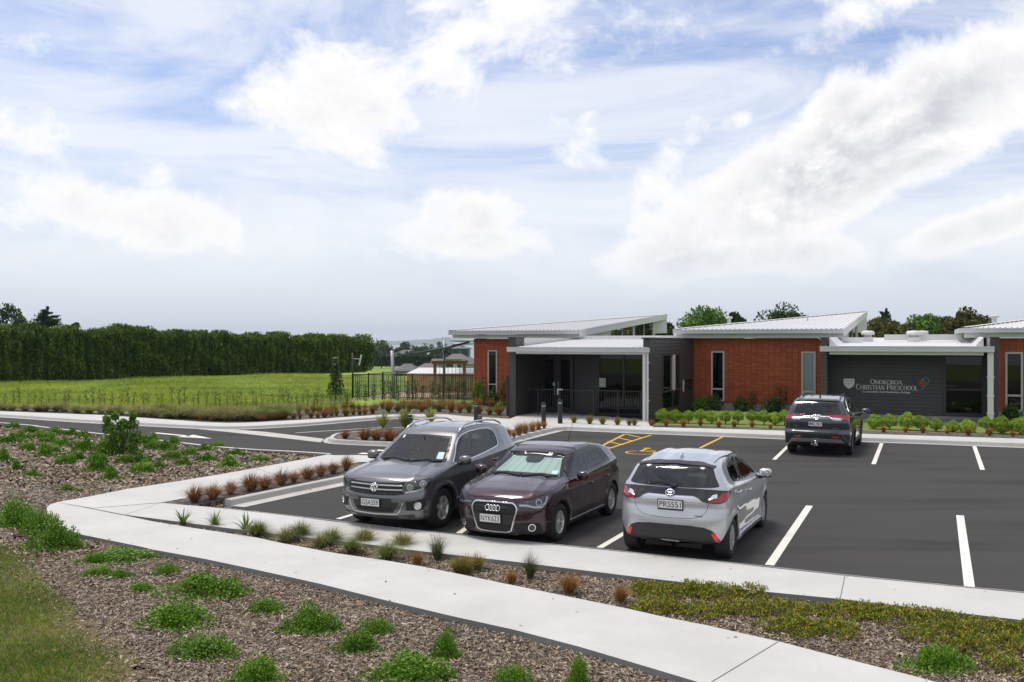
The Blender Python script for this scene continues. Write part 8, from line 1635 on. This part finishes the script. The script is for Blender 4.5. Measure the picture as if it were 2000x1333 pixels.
# ---------------------------------------------------------------- uncountable cover
LAWN = [(-400,1040),(0,1062),(40,1090),(78,1120),(112,1150),(150,1180),(200,1226),(245,1262),(270,1290),(300,1330),(340,1400),(-200,1700)]
m_lawn2 = mat('lawn_soil', (.085, .075, .028), .95, var=.3, scale=3, col2=(.15, .11, .055)); lw_ = smooth_line([at(q_[0], q_[1], 0)[:2] for q_ in LAWN[:11]], 14); rgl = np.random.default_rng(5); lw_ = [(a_+.10*math.sin(i*.9)+rgl.normal(0, .07), b2_+rgl.normal(0, .05)) for i, (a_, b2_) in enumerate(lw_)]
slab('lawn', lw_+[at(-200, 1700, 0)[:2]], -.024, -.1, m_lawn2, world=True)
lawn_w = [at(p[0], p[1], 0)[:2] for p in LAWN]; rg = np.random.default_rng(60); k = 330000; X = rg.uniform(-9, -2.5, k); Y = rg.uniform(8.2, 15.5, k); pts = np.stack([X, Y], 1); _, dd = near_poly(pts, lawn_w); ins_ = inpoly(pts, lawn_w)
patch_ = np.sin(X*2.1+Y*1.3)+np.sin(X*.9-Y*2.2+1)+np.sin(X*4.7+Y*3.1)*.6; keep = (ins_ & (rg.uniform(0, 1, k) < np.clip(dd/1.5, 0, 1)*.75+.12+.16*patch_))|(~ins_ & (dd < .5) & (patch_ > .8) & (rg.uniform(0, 1, k) < .22)); pts = pts[keep]; n = len(pts)
th = rg.uniform(0, 6.28, n); hh = rg.uniform(.018, .05, n); w_ = .0045; dx, dy = np.cos(th), np.sin(th); ln = rg.normal(0, .6, (n, 2))*hh[:, None]
V = np.stack([np.stack([pts[:, 0]-dy*w_, pts[:, 1]+dx*w_, np.full(n, -.02)], 1), np.stack([pts[:, 0]+dy*w_, pts[:, 1]-dx*w_, np.full(n, -.02)], 1), np.stack([pts[:, 0]+ln[:, 0], pts[:, 1]+ln[:, 1], hh-.02], 1)], 1).reshape(-1, 3)
gl_ = mesh_np('lawn_grass', V, np.arange(3*n).reshape(-1, 3), LG('lawn_blades', (.060, .14, .010), (.10, .20, .014), (.17, .24, .025), (.28, .22, .06), trans=.2, drift=.25, dscale=.8)); tag(gl_, kind='stuff')
# bark chips
def world_of(px, z=0): return [at(p[0], p[1], z)[:2] for p in px]
PA, PBx, PC = world_of(A_top+A_bot+[(180, 994)], PZ), world_of(B_low+B_top+[(180, 993.2)], PZ), world_of(C_low+J[::-1]+[(180,992.4)], PZ)
def chips(k, x0, x1, y0, y1, size, seed):
    rg = np.random.default_rng(seed); X = rg.uniform(x0, x1, k); Y = y0+(y1-y0)*rg.uniform(0, 1, k)**1.15; pts = np.stack([X, Y], 1); ok = (np.abs(X) < Y*.575+.4)
    for pg in (PA, PBx, PC, world_of(lot)): ok &= ~inpoly(pts, pg)
    _, dd = near_poly(pts, lawn_w); ok &= ~inpoly(pts, lawn_w)|(rg.uniform(0, 1, k) < .55*np.clip(1-dd/.7, 0, 1)**1.5); pts = pts[ok]; n = len(pts); th = rg.uniform(0, 6.28, n); L_ = size*np.minimum(rg.lognormal(0, .38, n), 2.4); Wd = L_*rg.uniform(.15, .5, n)
    u = np.stack([np.cos(th), np.sin(th), rg.normal(0, .35, n)], 1); v = np.stack([-np.sin(th), np.cos(th), rg.normal(0, .45, n)], 1); c = np.stack([pts[:, 0], pts[:, 1], -.03+rg.uniform(.004, .028, n)], 1)
    a, b = u*L_[:, None]/2, v*Wd[:, None]/2; return np.stack([c-a-b*.7, c-a+b, c+a+b*.6, c+a-b], 1).reshape(-1, 3)
V = np.concatenate([chips(330000, -9, 9, 8.3, 15, .026, 61), chips(110000, -14, 9, 14, 24, .048, 62), chips(60000, -24, 0, 21, 36, .08, 63)])
ch = mesh_np('bark_chips', V, np.arange(len(V)).reshape(-1, 4), LG('bark_chip', (.032, .021, .012), (.115, .080, .052), (.21, .160, .115), (.42, .36, .29), (.20, .11, .045), trans=0, rough=.8)); tag(ch, kind='stuff')
# field grass standing in tufts
rg = np.random.default_rng(63); k = 300000; Y = 44+58*rg.uniform(0, 1, k)**1.2; X = (-Y*.90)+rg.uniform(0, 1, k)*(Y*.90-.165*Y); z0_ = np.array([TZ(a, b) for a, b in zip(X, Y)]); pxs = CX+F*X/Y; pys = HY+F*3.3/Y
ok = (pys < np.interp(pxs, [-600, -200, 0, 200, 380, 700, 900], [785, 795, 797, 804, 808, 797, 790])) & ~((pxs > 688)&(pys > 735)); X, Y, z0_ = X[ok], Y[ok], z0_[ok]; n = len(X); th = rg.uniform(0, 6.28, n); hh = rg.uniform(.05, .22, n)*(.5+.8*(np.sin(X*.5+Y*.21)+np.sin(Y*.9-X*.3) > .2)); w_ = .020; ln = rg.normal(0, .8, (n, 2))*hh[:, None]; dx, dy = np.cos(th)*w_, np.sin(th)*w_
V = np.stack([np.stack([X-dy, Y+dx, z0_], 1), np.stack([X+dy, Y-dx, z0_], 1), np.stack([X+ln[:, 0], Y+ln[:, 1], z0_+hh], 1)], 1).reshape(-1, 3)
fg_ = mesh_np('field_grass', V, np.arange(3*n).reshape(-1, 3), LG('field_blades', (.10, .18, .014), (.17, .28, .02), (.28, .34, .05), (.36, .32, .10), trans=.3, drift=.34, dscale=.13)); tag(fg_, kind='stuff')

# crumbs of bark and leaf blown on to the concrete
rg = np.random.default_rng(70); n = 420; X = rg.uniform(-7, 9, n); Y = rg.uniform(8.6, 17, n); pts = np.stack([X, Y], 1); on = inpoly(pts, PA)|inpoly(pts, PBx)
edge = np.minimum(near_poly(pts, PA)[1], near_poly(pts, PBx)[1]); pts = pts[on & (rg.uniform(0, 1, n) < .25+.75*(edge < .25))]; n = len(pts)
th = rg.uniform(0, 6.28, n); L_ = rg.uniform(.012, .035, n); u = np.stack([np.cos(th), np.sin(th), 0*th], 1)*L_[:, None]; v = np.stack([-np.sin(th), np.cos(th), 0*th+.2], 1)*L_[:, None]*.4; c = np.stack([pts[:, 0], pts[:, 1], 0*th+PZ+.008], 1)
tag(mesh_np('leaf_litter', np.stack([c-u, c+v, c+u, c-v], 1).reshape(-1, 3), np.arange(4*n).reshape(-1, 4), bpy.data.materials['bark_chip']), kind='stuff')
